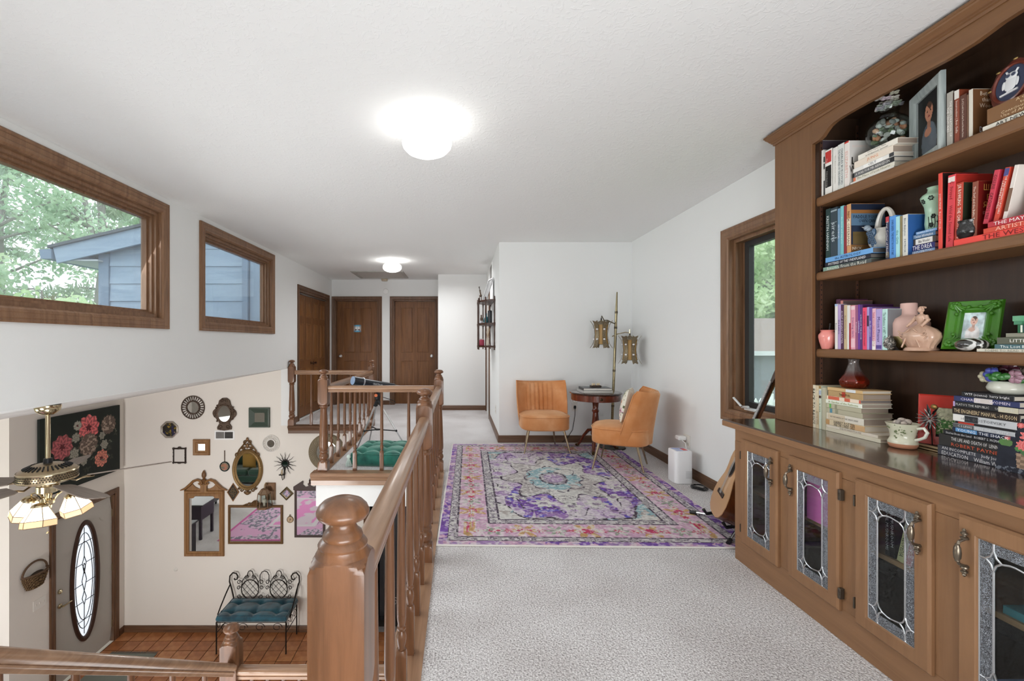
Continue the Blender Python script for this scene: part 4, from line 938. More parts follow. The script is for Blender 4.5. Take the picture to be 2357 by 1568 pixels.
row('row behind bird pitcher', 'books on the blue stack', z1, 1.880, [
    (1900.5, 1911.2, 481, '#213c3b', 'dark green book with white capitals', dict(title='KRISTIN HANNAH', tcol='#dfe8e6', tw=.7)),
    (1911.6, 1927.2, 478, '#33424b', 'dark slate book with silver streaks', dict(title='sirens', tcol='#c9d3d8', extra=((.05, .08, '#9fb0b8'), (.62, .64, '#9fb0b8'), (.3, .31, '#9fb0b8')), tw=.4)),
    (1927.8, 1933.8, 480, '#6f97b6', 'thin steel blue book', dict(title='MYTHICAL', tcol='#dfe9f2')),
    (1934.2, 1941.7, 474, '#79bfc4', 'teal book', dict(title='the moon and sixpence', tcol='#e6f4f4')),
    (1942.2, 1948.4, 474, '#8c2d34', 'thin dark red book'),
    (1949.0, 1958.2, 470, '#cf9a68', 'orange book with navy canoe cover', dict(title='NICK OFFERMAN', tcol='#5a2f1a', cover='#26324a', D=.165, extra=((.3, .85, '#e8d7bb'),), ctext=(('PADDLE YOUR', .072, .172, .12, .016, '#0c1122'), ('OWN CANOE', .088, .152, .10, .016, '#0c1122'), ('NICK', .03, .02, .045, .014, '#f0e6d2')))),
], D=.14)
_pad = [o for o in COL.objects if o.name.startswith('book') and 'navy canoe' in o.get('label', '')][0]
_Tp = depth_on_x(1949, 1.88) - depth_on_x(1958.2, 1.88) - .0006
for (y0, y1, a, c, cc) in ((.002, .164, .188, .205, '#a5703c'), (.002, .164, .13, .188, '#5f7f9b'), (.01, .1, .04, .10, '#6d5a35'), (.002, .164, .003, .038, '#8a6136')):
    e = MB(); e.box(_Tp + .0004, y0, a, _Tp + .0009, y1, c); obj('cover_print', e, P_(cc, .5), _pad, smooth=None)
row('second shelf blue row', 'blue books on the second shelf', ZS[1], 1.885, [
    (2038.5, 2047, 499, '#2f3554', 'navy book with a red top', dict(title='Your Corner of Home', tcol='#eadfd6', extra=((0, .13, '#b93a44'), (.82, .95, '#6b6459')))),
    (2047.3, 2061.4, 497, '#5a98dd', 'bright blue book', dict(title='JOHN GREEN   THE FAULT IN OUR STARS', tcol='#123a70', th=.7)),
    (2061.8, 2071, 498, '#a8dde2', 'pale aqua book', dict(title='the Girls', tcol='#2f7f86', tw=.5)),
    (2071.4, 2076, 497, '#8f8159', 'thin olive book'),
    (2077, 2089, 494, '#dcdbd3', 'white book with a deep blue side cover', dict(title='Blue Babylon   PATRICK', tcol='#6f7b86', cover='#2c5c9d', D=.135, th=.5)),
], D=.13)
z2 = stack('stack under green vase', 'flat books under the green vase', ZS[1], 1.902, [
    (2094, .098, .018, '#7f9fc9', 'pale blue paperback', dict(title='BRIDGERTON', tcol='#f4f7fb', th=.7)),
    (2095, .097, .023, '#2f2f6e', 'indigo hardback with big white capitals', dict(title='THE DREA', tcol='#f2f2f6', th=.8)),
    (2099, .092, .026, '#4a4039', 'brown photo paperback with white panel', dict(title='Eliza Wonder', tcol='#222222', extra=((.12, .86, '#e6e3de'),), tw=.5)),
    (2099.5, .091, .018, '#4f7397', 'blue paperback with white lettering', dict(title='Useless Information', tcol='#f2f6fa', th=.7)),
    (2105, .084, .011, '#7ea9d6', 'thin light blue paperback', dict(title='Number the Stars', tcol='#f2f6fa', th=.7)),
], D=.13)
zw = stack('red stack, second shelf', 'red flat books on the second shelf', ZS[1], 1.874, [
    (2195, .33, .024, '#e5493f', 'bright red hardback', dict(title='THE WEST', tcol='#7a1713', tw=.5, th=.7, dX=0)),
    (2263, .22, .018, '#cf4b37', 'orange-red paperback with thin lettering', dict(title='ARTISTS/USA', tcol='#f0b7a4', th=.8, dX=0)),
    (2273, .21, .020, '#b8313c', 'crimson hardback with white capitals', dict(title='THE MAYA    TIME', tcol='#f6e9e6', th=.6, dX=0)),
], D=.20)
row('second shelf red row', 'red books on the second shelf', ZS[1], 1.886, [
    (2159.4, 2168.9, 398.6, '#de4a3d', 'tall thin red book with a black side cover', dict(title='JOHN PRINE   Beyond Words', tcol='#f2d8d0', cover='#241a1a', D=.14, tw=.9)),
    (2176, 2193.6, 404, '#d7434b', 'thick pink-red book', dict(title='C  Strayed     Wild the Second Life', tcol='#8c1d22', extra=((.03, .10, '#e8d9d3'),), cover='#b63128', tilt=.035, ctext=(('ON', .06, .225, .05, .02, '#6e1512'),))),
])
row('row on red stack', 'red books standing on flat books', ZS[1] + .0245, 1.889, [
    (2197, 2213, 421.7, '#bb432f', 'orange-red book with dark forest cover', dict(title='J.K ROWLING  THE CHRISTMAS PIG', tcol='#f6efe2', cover='#2c3324', tw=.93, th=.62, D=.12, tilt=.03, ctext=(('*', .04, .15, .02, .02, '#d8c878'),))),
    (2234, 2247.5, 419, '#8a4b38', 'brown book with dark red cover', dict(title='The Serf and the Baltic Revolution', tcol='#f0dccb', cover='#6d1713', D=.12, tilt=.03, th=.4, ctext=(('ШЛЯ', .045, .178, .05, .022, '#d8b25c'), ('БО', .05, .142, .035, .022, '#d8b25c'), ('ЯКО', .045, .115, .05, .022, '#d8b25c'), ('роман', .045, .085, .05, .012, '#c9a7a0')))),
])
for (xl, tz, hh, T, col, lab, ti, tc, tl) in ((2262, .0645, .185, .0165, '#c63b4d', 'pink-red hardback leaning right beside the black pot on the second shelf', 'COLLINS   CATCHING FIRE', '#4a0f18', .20),
                                       (2286, .0645, .182, .0150, '#cb4630', 'orange-red paperback with purple top panel leaning right on the second shelf', 'THE MADWOMAN UPSTAIRS\nCATHERINE LOWELL', '#f4e6dc', .20),
                                       (2307, .0645, .180, .0120, '#ded5cd', 'white patterned paperback leaning right beside the white photo frame', '', '#222222', .20)):
    ex = ((.02, .16, '#4a4a86'),) if 'purple' in lab else (((.42, .85, '#7a5c49'),) if 'white' in lab else ())
    book(lab, (1.892, depth_on_x(xl, 1.892), ZS[1] + tz), hh, T, .13, col, ti, tc, tilt=tl, extra=ex, group='leaning books on the second shelf', th=.6)
row('third shelf rear row', 'tall books behind the purple run', ZS[2], 1.925, [
    (1924.5, 1934, 689, '#5d3650', 'tall plum book with a mauve lower half', dict(extra=((.27, 1, '#8d7680'),), D=.14)),
    (1934.4, 1940, 692, '#d8938a', 'tall salmon book with a grey side cover', dict(cover='#7d6a6a', D=.15)),
])
row('third shelf purple row', 'purple and pink books on the third shelf', ZS[2], 1.874, [
    (1921.5, 1928, 700, '#e6e0da', 'white book with blue top', dict(title='Beauty', tcol='#333b55', extra=((0, .05, '#a9bfdf'),), D=.045)),
    (1928.5, 1935.2, 701, '#b69dca', 'lavender book with black lettering', dict(title='the Lattice', tcol='#31233d', D=.046)),
    (1935.4, 1942, 702, '#4e2949', 'dark plum book', dict(title='AUNT DINAH LANTER', tcol='#e4d3de', D=.046)),
    (1942.3, 1949.7, 702, '#cab491', 'tan book', dict(title='the Hornets Country', tcol='#5c4a33')),
    (1950, 1954, 703, '#e6e8e2', 'thin white book'),
    (1954.3, 1958.3, 703, '#a93440', 'thin crimson book with a white top', dict(extra=((0, .4, '#e9dcd6'),))),
    (1958.6, 1968.5, 703, '#e5a0b1', 'rose book with a dotted pattern', dict(title='Dancing Girls', tcol='#7b4a86', extra=((.02, .1, '#efd3d6'), (.75, .95, '#eec3cc')))),
    (1968.8, 1974.5, 702, '#9b5b7e', 'mauve book', dict(title='Prudence', tcol='#efd9e4')),
    (1974.8, 1979.6, 701, '#6c3c98', 'violet book', dict(title='DIFFERENCE', tcol='#efe6f6')),
    (1979.9, 1985, 701, '#52306d', 'deep purple book', dict(title='LUNCH AT THE HOUSE', tcol='#efe6f6', cover='#441f4e')),
    (1985.3, 1995, 708, '#ec4e71', 'hot pink book', dict(title='A VICTORIAN FLOWER DICTIONARY', tcol='#7e1530', th=.4)),
    (1995.3, 2000.6, 707, '#aa9cd1', 'pale lilac book', dict(extra=((.2, .45, '#3a2f4c'),))),
    (2000.9, 2007, 708, '#6d4f9f', 'bluish purple book', dict(title='the Dreamers', tcol='#efe8f6')),
    (2007.4, 2015.6, 710, '#e9b8c7', 'pale pink book with red capitals', dict(title='THINK YOU CAN DANCE A LITTLE', tcol='#b23a52', extra=((.78, 1, '#f2ece6'),))),
    (2016, 2030, 711, '#b5a2d5', 'wide lavender book with a moon', dict(title='Moon Phases', tcol='#4a3b78', tw=.6, th=.45, extra=((.88, .97, '#5b4a8f'),))),
    (2030.5, 2042, 711, '#bfe3dc', 'mint book with a grey side cover', dict(title='The Influence of ART / MADNESS', tcol='#33504c', cover='#85868a', D=.15, ctext=(('The', .05, .125, .025, .014, '#222222'), ('ART', .045, .105, .045, .018, '#161616')))),
], D=.15)
zg = stack('third shelf green stack', 'green and grey stack on the third shelf', ZS[2], 1.874, [
    (2246, .24, .012, '#d9d5c6', 'thin cream book with spaced grey capitals', dict(title='POEMS TO READ TO THE VERY', tcol='#8f8a78', th=.65)),
    (2286, .20, .016, '#4d6e74', 'teal book with white script', dict(title='The Lost Book Of Herbal', tcol='#eef2ee', th=.6)),
    (2292, .20, .024, '#5d6051', 'olive book with white capitals', dict(title='LITTLE PEOPLE', tcol='#f0f0e8', th=.45)),
    (2311, .18, .014, '#8d8b7c', 'grey-green book', dict(title='CURTIS', tcol='#d9d7c9', th=.5, tw=.3)),
    (2338, .16, .028, '#23633f', 'green book with white stripes', dict(extra=((.06, .09, '#e8e8dc'), (.11, .14, '#2c2f55'), (.16, .19, '#e8e8dc')))),
], D=.17)
row('worktop left row', 'cream books at the left of the worktop', .775, 1.846, [
    (1868.6, 1877.6, 886, '#dcd2ba', 'cream book with bold black capitals', dict(title='BACK TO BASICS', tcol='#1c1a17', th=.72)),
    (1878, 1884.5, 888, '#d7c5a3', 'tan book', dict(title='The Weavers   Gardens', tcol='#efe8da', extra=((.6, .9, '#b9a27d'),))),
    (1884.8, 1890.6, 889, '#ced5c2', 'pale green book with a small picture', dict(title='a sea', tcol='#8a8f6a', extra=((0, .06, '#a5834f'), (.1, .2, '#a9b3c4'), (.22, .28, '#4a3030')))),
    (1891.4, 1899.2, 892, '#bcb8a1', 'grey-green cloth book'),
], D=.17)
zc = stack('stack under orange vase', 'cream stack on the worktop', .775, 1.850, [
    (1900.2, .300, .018, '#ddd5bf', 'wide thin ivory book', dict(D=.21)),
    (1900.4, .284, .014, '#e3d9c8', 'cream paperback with faint capitals', dict(title='THE HUMAN FIGURE', tcol='#a39885', tw=.55, D=.2)),
    (1900.6, .220, .028, '#e2cfae', 'gold and cream hardback with black capitals', dict(title='HARRY POTTER\nAND THE CURSED CHILD', tcol='#3b3a38', extra=((0, .1, '#c49a68'), (.66, 1, '#d9b183')), tw=.55, th=.8)),
    (1900.4, .212, .032, '#e4ddcf', 'thick white paperback with landscape band', dict(title='IN THE HANDS OF THE GREAT SPIRIT', tcol='#6a625a', th=.22, extra=((.04, .52, '#d8c8ae'),), pages=M_PAGESD, tw=.75)),
    (1900.4, .204, .024, '#b9b39b', 'grey-green paperback with a blue emblem', dict(extra=((.10, .17, '#5f93a6'), (.26, .34, '#98967e')), pages=M_PAGESD)),
    (1898.4, .204, .023, '#bcb69d', 'grey-green paperback with a green emblem', dict(extra=((.12, .17, '#6cb861'), (.28, .34, '#98967e')), pages=M_PAGESD)),
    (1900.0, .208, .020, '#eef0e2', 'white paperback with green script', dict(title='A Garden of the Fathoms', tcol='#8d9a4e', pages=M_PAGESD)),
    (1896.6, .205, .018, '#ecd9c4', 'cream and orange paperback', dict(extra=((0, .04, '#d9714e'), (.10, .42, '#d4694f'), (.57, .72, '#d4694f'), (.96, 1, '#d0634c')), pages=P_('#8f8580', .8))),
    (1903.5, .198, .028, '#b99a6d', 'tan hardback with a red figure', dict(title='Famous Works', tcol='#4a3016', extra=((.42, .52, '#b8402f'),), tw=.3, pages=M_PAGESD)),
    (1903.0, .200, .016, '#d3b17f', 'tan paperback with a white label', dict(extra=((.55, .82, '#dfe2e4'),))),
], D=.138)
ze = stack('black stack on worktop', 'black stack on the worktop', .775, 1.905, [
    (2155, .25, .038, '#42434c', 'slate hardback with bold white capitals', dict(title='AN INCOMPLETE    Judy Jones &\nEDUCATION    William Wilson', tcol='#e9e9ea', tw=.86, th=.62)),
    (2159, .25, .046, '#302e2d', 'thick black biography with white letters', dict(title='THE LIFE AND DEATH OF  LENIN\nROBERT PAYNE', tcol=['#f0efec', '#d9603f'], tw=.62, th=.44)),
    (2169.5, .23, .018, '#1b1c21', 'black paperback with small white lettering', dict(title='Stories from the Land   ROBERT S. MCPHERSON', tcol='#e4e4e6', tw=.9, th=.5)),
    (2191, .20, .017, '#28324a', 'navy paperback with a blue block', dict(title='YOUNG  THE SHACK', tcol='#f2f4f8', extra=((.06, .42, '#5f97c9'),), th=.62)),
    (2194, .195, .016, '#b9bcc0', 'pale grey paperback with a dark block', dict(title='C S LEWIS   MERE CHRISTIANITY', tcol='#e9eaec', extra=((0, .36, '#57585a'),), th=.5)),
    (2197, .19, .008, '#222124', 'very thin black and red paperback', dict(extra=((.06, .34, '#b83a2c'),))),
    (2193, .20, .027, '#c8cacd', 'grey paperback with a black left third', dict(title='idiot  DOSTOEVSKY', tcol='#6b6d70', extra=((0, .2, '#eceae5'), (.2, .42, '#2c2e33')), th=.35)),
    (2189.5, .215, .027, '#2a211c', 'dark brown hardback with gold capitals', dict(title="THE ENGINEERS' MANUAL - HUDSON", tcol='#e3cda5', th=.55, tw=.92)),
    (2191, .205, .022, '#26272b', 'worn black paperback with a cream end', dict(title="PLATO'S THE REPUBLIC      USED SAVES", tcol='#d9d8d2', extra=((0, .03, '#b7a3cf'), (.72, 1, '#cfc9b0')), tw=.9, th=.4)),
    (2191.5, .208, .021, '#333a63', 'navy paperback with a white barcode label', dict(title='CHARLES      WOMEN', tcol='#e9dff0', extra=((.34, .62, '#d8cfc9'),), tw=.75, th=.45)),
    (2212, .165, .019, '#26262a', 'dark grey hardback with white lettering', dict(title='WTF (science)  harry bright', tcol='#efefef', tw=.85, th=.6)),
], D=.15)
b = book('small black book lying at the right edge behind the flower canvas', (1.93, 1.548, .775), .12, .02, .1, '#17171a', 'TH', '#e8e8e8', group='black stack on the worktop', tw=.3)
b.location.z = .775 + .0; b.location.y = 1.50
# books behind the leaded doors
for (lab, x, yy, z, L, T, col, ti, tc, flat, tl) in (
    ('hot pink file standing behind the second leaded door', 1.60, 2.10, .413, .235, .14, '#ff86cc', '', '#fff', False, 0),
    ('cream book standing low behind the second leaded door', 1.62, 2.02, .10, .24, .03, '#cfc3b4', 'MAPS BEES', '#7a3a30', False, 0),
    ('black mushroom guide standing left behind the third leaded door', 1.62, 1.735, .413, .235, .018, '#17181b', 'NATIONAL MUSHROOMS', '#f2f2f2', False, 0),
    ('second black guide beside it behind the third leaded door', 1.62, 1.715, .413, .235, .018, '#1b1c20', 'REAL MUSHROOM', '#f2f2f2', False, 0),
    ('cream encyclopedia leaning behind the third leaded door', 1.62, 1.690, .415, .24, .026, '#d8cf9c', 'CHICKEN ENCYCLOPEDIA', '#2c2a20', False, .22),
    ('coral red book leaning behind the third leaded door', 1.62, 1.658, .415, .23, .022, '#e05a55', 'SUMMERS END', '#f0e0b0', False, .22),
    ('teal book lying on the shelf behind the fourth leaded door', 1.62, 1.36, .413, .20, .024, '#4d9aa4', 'The S', '#0f3a44', True, 0),
    ('blue-grey book at the bottom behind the fourth leaded door', 1.62, 1.38, .102, .22, .03, '#6fa8c4', 'HORSES & CO', '#eaf2f4', True, 0),
    ('pale green book second from the bottom behind the fourth leaded door', 1.62, 1.38, .1325, .21, .034, '#c2d2c6', 'THE MAGIC NUMBER', '#4c5a52', True, 0),
    ('lilac book third from the bottom behind the fourth leaded door', 1.62, 1.385, .167, .22, .03, '#8f9ccd', 'RUTA SEPETYS', '#eef0fa', True, 0),
    ('dark teal book leaning at the back of the fourth cabinet', 1.86, 1.36, .414, .2, .03, '#34505a', '', '#fff', False, .3)):
    book(lab, (x, yy, z + .0004), L, T, .16, col, ti, tc, flat=flat, tilt=tl, group='books behind the leaded doors', th=.6)
# ------------------------------------------------------------------ ornaments on the bookcase
def pframe(name, label, cat, base, rz, w, h, prof, mat, fn, lean=0.0, back='#3a2c22', px=None, mount=None, corner=None):
    """standing picture frame: outer size w x h, local XZ plane facing -Y, base on its lower edge"""
    t = thing(name, label, cat, base, rz); fw = max(a for a, _ in prof); R = Matrix.Rotation(-lean, 4, 'X'); hw, hh = w / 2 - fw, h / 2 - fw
    def loc(mb): return mb.xf(R)
    obj('frame', loc(rframe(MB(), (0, 0, h / 2), (1, 0, 0), (0, 0, 1), (0, -1, 0), hw, hh, prof)), mat, t, world=False, smooth=30)
    obj('backing', loc(MB().box(-hw - .004, .0, h / 2 - hh - .004, hw + .004, .006, h / 2 + hh + .004)), P_(back, .7), t, world=False, smooth=None)
    px = px or (36, 48); me = painted(fn, 2 * hw, 2 * hh, px[0], px[1], 'print'); me.transform(R @ Matrix.Translation((0, -.0015, h / 2 - hh))); me.materials.append(attr_mat(rough=.35)); obj('print', me, None, t, world=False)
    if corner:
        for sx in (-1, 1):
            for sz in (0, 1): obj('corner_ornament', loc(corner(sx * (w / 2 - fw * .5), fw * .5 + sz * (h - fw), sx, 1 if sz else -1)), mat, t, world=False)
    return t
def mixc(c, mask, col): c[mask] = col
def child_photo(bg, skin, cloth, seed):
    def f(u, v):
        n = vnoise(u, v, seed, 5, 3)[..., None]; c = np.array(bg) * (.7 + .6 * n)
        body = ((u - .5) / .34) ** 2 + ((v - .18) / .34) ** 2 < 1; c[body] = (np.array(cloth) * (.8 + .4 * n))[body]
        neck = (abs(u - .5) < .08) & (v > .42) & (v < .62); c[neck] = np.array(skin) * .85
        head = ((u - .5) / .17) ** 2 + ((v - .70) / .17) ** 2 < 1; c[head] = (np.array(skin) * (.9 + .2 * n))[head]
        hair = head & (v > .78 + .05 * np.sin(u * 20)); c[hair] = np.array(skin) * .45
        hand = ((u - .45) / .15) ** 2 + ((v - .36) / .08) ** 2 < 1; c[hand] = np.array(skin) * .95
        for ex in (.43, .57): c[((u - ex) / .022) ** 2 + ((v - .71) / .018) ** 2 < 1] = [.12, .1, .1]
        c[((u - .5) / .05) ** 2 + ((v - .62) / .016) ** 2 < 1] = [.55, .2, .2]
        return c
    return f
MOULD = [(0, 0), (.028, 0), (.028, .012), (.022, .016), (.014, .012), (.006, .013), (0, .006)]
# glass vase of shells
VX, VY = 1.965, 2.085; vz = ZS[0] + .1325
t = thing('shell_vase', 'round clear glass vase filled with shells and topped with shell flowers', 'vase', (VX, VY, vz))
prof = [(.03, 0), (.045, .002), (.066, .025), (.080, .055), (.084, .085), (.076, .112), (.058, .132), (.040, .146), (.033, .158), (.038, .176), (.052, .196)]
obj('glass', MB().lathe(prof + [(r - .003, z) for r, z in prof[::-1]] + [(.0, .003)], 32, (VX, VY, vz), cap=False), M_CLEAR, t, smooth=60)
rs = random.Random(3); cols = ['#cfcac2', '#b7b0a8', '#d78f6a', '#6f7a58', '#e3ded6', '#8f8a84', '#7e8a6a', '#e0a888']
for k in range(46):
    zz = rs.uniform(.012, .128); rm = np.interp(zz, [0, .025, .06, .09, .13], [.03, .05, .064, .064, .04]); a = rs.uniform(0, 2 * PI); rr = rm * math.sqrt(rs.random()); s = rs.uniform(.010, .019)
    b = MB(); b.ball((0, 0, 0), s, 9, 6, 1, rs.uniform(.6, 1), rs.uniform(.45, .9)); b.xf(Matrix.Translation((VX + rr * math.cos(a), VY + rr * math.sin(a), vz + zz)) @ Matrix.Rotation(rs.uniform(0, 3), 4, 'X') @ Matrix.Rotation(rs.uniform(0, 3), 4, 'Y')); obj('shell', b, P_(cols[k % 8], .6), t)
for k in range(16):
    a = rs.uniform(0, 2 * PI); rr = rs.uniform(.0, .045); c = (VX + rr * math.cos(a), VY + rr * math.sin(a), vz + .185 + rs.uniform(0, .055)); b = MB()
    for j in range(6):
        an = j * PI / 3; b.ball((c[0] + .010 * math.cos(an), c[1] + .010 * math.sin(an), c[2] + .004 * (j % 2)), .0085, 7, 5, 1, 1, .5)
    obj('shell_flower', b, P_(['#d9d5cb', '#b9b8a4', '#a9a39c', '#c9b8c0'][k % 4], .6), t)
# grey wood portrait frame
pframe('photo_frame', 'weathered grey wood portrait frame of a child on the top shelf', 'photo frame', (1.948, 1.890, ZS[0]), math.radians(-114), .245, .312, [(0, 0), (.036, 0), (.036, .016), (.030, .020), (.010, .016), (0, .008)], wood('weathered_grey_wood', '#7f8a89', '#b4bcba', 'z', .6), child_photo((.10, .10, .10), (.72, .50, .40), (.34, .38, .42), 3), px=(40, 56))
# owl plaque
t = thing('owl_plaque', 'dark red octagonal plaque with a white owl on navy, leaning on the top shelf', 'plaque', (1.925, 1.60, zt + .001), RZB)
R = Matrix.Rotation(-.16, 4, 'X'); pl = []
for k in range(32):
    a = 2 * PI * k / 32; rr = 1 + .045 * math.cos(8 * a) ; pl.append((.066 * rr * math.cos(a), .084 + .083 * rr * math.sin(a)))
obj('frame', MB().prism(pl, .0, .014, 'y').xf(R), P_('#5c2a20', .35, coat=.3), t, world=False)
path = [(Vector((.046 * math.cos(2 * PI * k / 32), -.001, .084 + .062 * math.sin(2 * PI * k / 32))), Vector((math.cos(2 * PI * k / 32), 0, math.sin(2 * PI * k / 32))), Vector((0, -1, 0))) for k in range(32)]
obj('inner_rim', MB().sweep([(0, 0), (.010, 0), (.009, .006), (.004, .008), (0, .004)], path, True).xf(R), P_('#6e3326', .3, coat=.4), t, world=False)
obj('navy_oval', MB().lathe([(.047, 0), (.047, .003)], 32, M=R @ Matrix.Translation((0, .001, .084)) @ Matrix.Rotation(PI / 2, 4, 'X'), sx=1.0, sy=1.33), P_('#333a52', .6), t, world=False)
b = MB()
b.ball((0, -.004, .082), .022, 14, 8, .9, .16, 1.35); b.ball((0, -.005, .108), .018, 12, 8, 1, .18, .8)
for s in (-1, 1):
    b.tube([(s * .012, -.005, .118), (s * .017, -.005, .128)], .003, 5); b.ball((s * .020, -.005, .08), .008, 8, 6, .6, .3, 2); b.tube([(s * .005, -.004, .055), (s * .008, -.004, .046)], .003, 5)
b.tube([(-.026, -.004, .046), (.024, -.004, .052)], .004, 6)
ow = obj('owl', b.xf(R), P_('#dfe0e2', .6), t, world=False)
b = MB()
for s in (-1, 1): b.lathe([(.0065, 0), (.0065, .001), (.005, .001), (.005, 0)], 12, M=R @ Matrix.Translation((s * .008, -.0085, .110)) @ Matrix.Rotation(PI / 2, 4, 'X'))
obj('eye_rings', b, P_('#5a6076', .6), ow, world=False)
b = MB()
for (x, z) in ((0, .168), (.066, .084), (-.066, .084), (0, .001), (.047, .143), (-.047, .143)): b.ball((x, -.001, z + .002), .006, 8, 6, 1.3, .5, .7)
obj('gilt_ornament', b.xf(R), P_('#b79a62', .35, .7), t, world=False)
# bird pitcher
BX, BY = 1.965, 2.105; bz = z1 + .0005
t = thing('bird_pitcher', 'white ceramic pitcher with a blue bird and a loop handle', 'pitcher', (BX, BY, bz))
M_CER = P_('#dedbd2', .25, coat=.3, name='white_ceramic')
prof = [(.030, 0), (.044, .004), (.056, .022), (.060, .042), (.056, .062), (.047, .078), (.043, .086), (.046, .092), (.041, .094), (.038, .086), (.03, .06)]
obj('body', MB().lathe(prof, 28, (BX, BY, bz), cap=False, rfun=lambda a, z: 1 + .012 * math.sin(14 * a) * (z < .07)), M_CER, t, smooth=60)
pts = [(BX, BY + .040 * math.cos(a) - .004, bz + .090 + .094 * math.sin(a)) for a in np.linspace(0, PI, 18)]
obj('loop_handle', MB().tube(pts, .010, 8, rs=[.013 - .004 * math.sin(PI * k / 17) for k in range(18)]), M_CER, t)
b = MB(); b.ball((0, 0, 0), .016, 12, 8, .8, .9, 2.4); b.xf(Matrix.Translation((BX - .056, BY + .004, bz + .058)) @ Matrix.Rotation(.5, 4, 'X') @ Matrix.Rotation(-.12, 4, 'Y')); bird = obj('bird_body', b, P_('#3f5c78', .3, coat=.3), t)
b = MB()
for k in range(22):
    r_, c_ = divmod(k, 3); b.ball((BX - .069 + .002 * r_ * 0, BY + .006 - (c_ - 1) * .009 - .004 * r_, bz + .075 - .009 * r_), .0062, 7, 5, .5, 1, 1.1)
obj('feathers', b, P_('#2f4963', .3, coat=.3), bird)
b = MB(); b.ball((BX - .052, BY + .034, bz + .104), .0135, 12, 8); b.ball((BX - .052, BY + .022, bz + .094), .012, 10, 8); obj('bird_head', b, P_('#8a97a3', .3, coat=.3), t)
b = MB(); b.lathe([(.004, 0), (.0005, .016)], 8, M=Matrix.Translation((BX - .056, BY + .044, bz + .108)) @ Matrix.Rotation(-1.2, 4, 'X')); obj('beak', b, P_('#c9c6bd', .4), t)
# green floral vase
t = thing('green_vase', 'mint green ceramic vase with black painted flowers', 'vase', (1.955, 1.872, z2))
M_GRN = P_('#a9cbb0', .3, coat=.3, name='mint_ceramic'); gp = [(.026, 0), (.030, .003), (.033, .03), (.031, .07), (.034, .10), (.044, .128), (.046, .138), (.040, .148), (.026, .158), (.023, .172), (.026, .178), (.021, .178)]
obj('body', MB().lathe(gp, 28, (1.955, 1.872, z2), cap=False), M_GRN, t, smooth=60)
b = MB(); rs = random.Random(5)
def onv(a, z, off=.0008):
    r = np.interp(z, [q[1] for q in gp[:11]], [q[0] for q in gp[:11]]) + off; return Vector((1.955 + r * math.cos(a), 1.872 + r * math.sin(a), z2 + z))
for (ac, zc_) in ((3.6, .128), (4.4, .10), (4.2, .03), (3.7, .055), (2.9, .12), (4.9, .13), (3.5, .02)):
    for k in range(6):
        an = k * PI / 3; b.ball(onv(ac + .14 * math.cos(an), zc_ + .007 * math.sin(an)), .0034, 6, 4)
    b.ball(onv(ac, zc_), .002, 6, 4)
for k in range(7):
    a0 = 3.2 + k * .28; b.tube([onv(a0, .008), onv(a0 + .1, .03), onv(a0 + .02, .055)], .0011, 5)
obj('painted_flowers', b, P_('#1f2a26', .4), t)
# black glitter pot
pc = (1.900, 1.700, ZS[1] + .0245)
m, nt, bs = nodemat('glitter_black', .25, .6); v = N(nt, 'ShaderNodeTexVoronoi', i_Scale=420.0); nt.links.new(mapping(nt, (1, 1, 1)), v.inputs['Vector']); nt.links.new(ramp(nt, v.outputs['Distance'], [(0.08, '#d8d8d8'), (0.16, '#1b1a1a')]), bs.inputs['Base Color'])
t = thing('black_pot', 'small black glittery pot on the red flat books', 'pot', pc)
obj('body', MB().lathe([(.020, 0), (.024, .002), (.032, .018), (.033, .030), (.028, .046), (.026, .056), (.030, .066), (.027, .066), (.023, .055), (.028, .03), (.0, .006)], 24, pc, cap=False), m, t, smooth=60)
obj('bare_base', MB().lathe([(.0235, 0), (.0285, .008), (.0322, .0155), (.0326, .016)], 24, pc, cap=False), P_('#1a1818', .3), t, smooth=60)
pframe('photo_frame', 'white photo frame leaning at the right end of the second shelf', 'photo frame', (1.915, 1.475, ZS[1] + .0625), math.radians(-96), .12, .17, [(0, 0), (.022, 0), (.022, .012), (.016, .015), (.004, .010), (0, .004)], P_('#d9d6d0', .4), lambda u, v: np.stack([.35 + .3 * vnoise(u, v, 9, 4)] * 3, -1), lean=.12, px=(20, 28))
# third shelf
t = thing('pink_vase', 'small glossy pink vase at the left of the third shelf', 'vase', (1.878, 2.335, ZS[2]))
pp = (1.886, 2.337, ZS[2]); obj('body', MB().lathe([(.021, 0), (.024, .002), (.033, .035), (.038, .062), (.037, .074), (.029, .085), (.026, .090), (.031, .097), (.028, .098), (.023, .090), (.03, .07), (.0, .01)], 28, pp, cap=False), P_('#e58f86', .22, coat=.4), t, smooth=60)
b = MB(); b.tube([(1.886, 2.325, ZS[2] + .095), (1.885, 2.318, ZS[2] + .125)], .003, 6); b.ball((1.885, 2.317, ZS[2] + .127), .005, 8, 6); obj('twig', b, P_('#2a2422', .6), t)
sp = (1.885, depth_on_x(2048, 1.885), ZS[2])
rs = random.Random(11); b = MB(); b.ball((0, 0, 0), 1, 14, 10); b.v = [(x * .020 * (1 + .12 * math.sin(5 * y + 3 * z)), y * .022, .031 + z * .031 * (1 + .1 * math.sin(4 * x + 2))) for x, y, z in b.v]; b.xf(Matrix.Translation(sp))
m, nt, bs = nodemat('veined_stone', .3, .5); n1 = N(nt, 'ShaderNodeTexNoise', i_Scale=45.0, i_Detail=4.0, i_Distortion=3.0); nt.links.new(mapping(nt, (1, 1, 1)), n1.inputs[0]); nt.links.new(ramp(nt, n1.outputs[0], [(.40, '#3b3835'), (.52, '#57534e'), (.60, '#b5aea4')]), bs.inputs['Base Color'])
tag(obj('polished_stone', b, m), 'dark veined polished stone beside the mint book', 'stone')
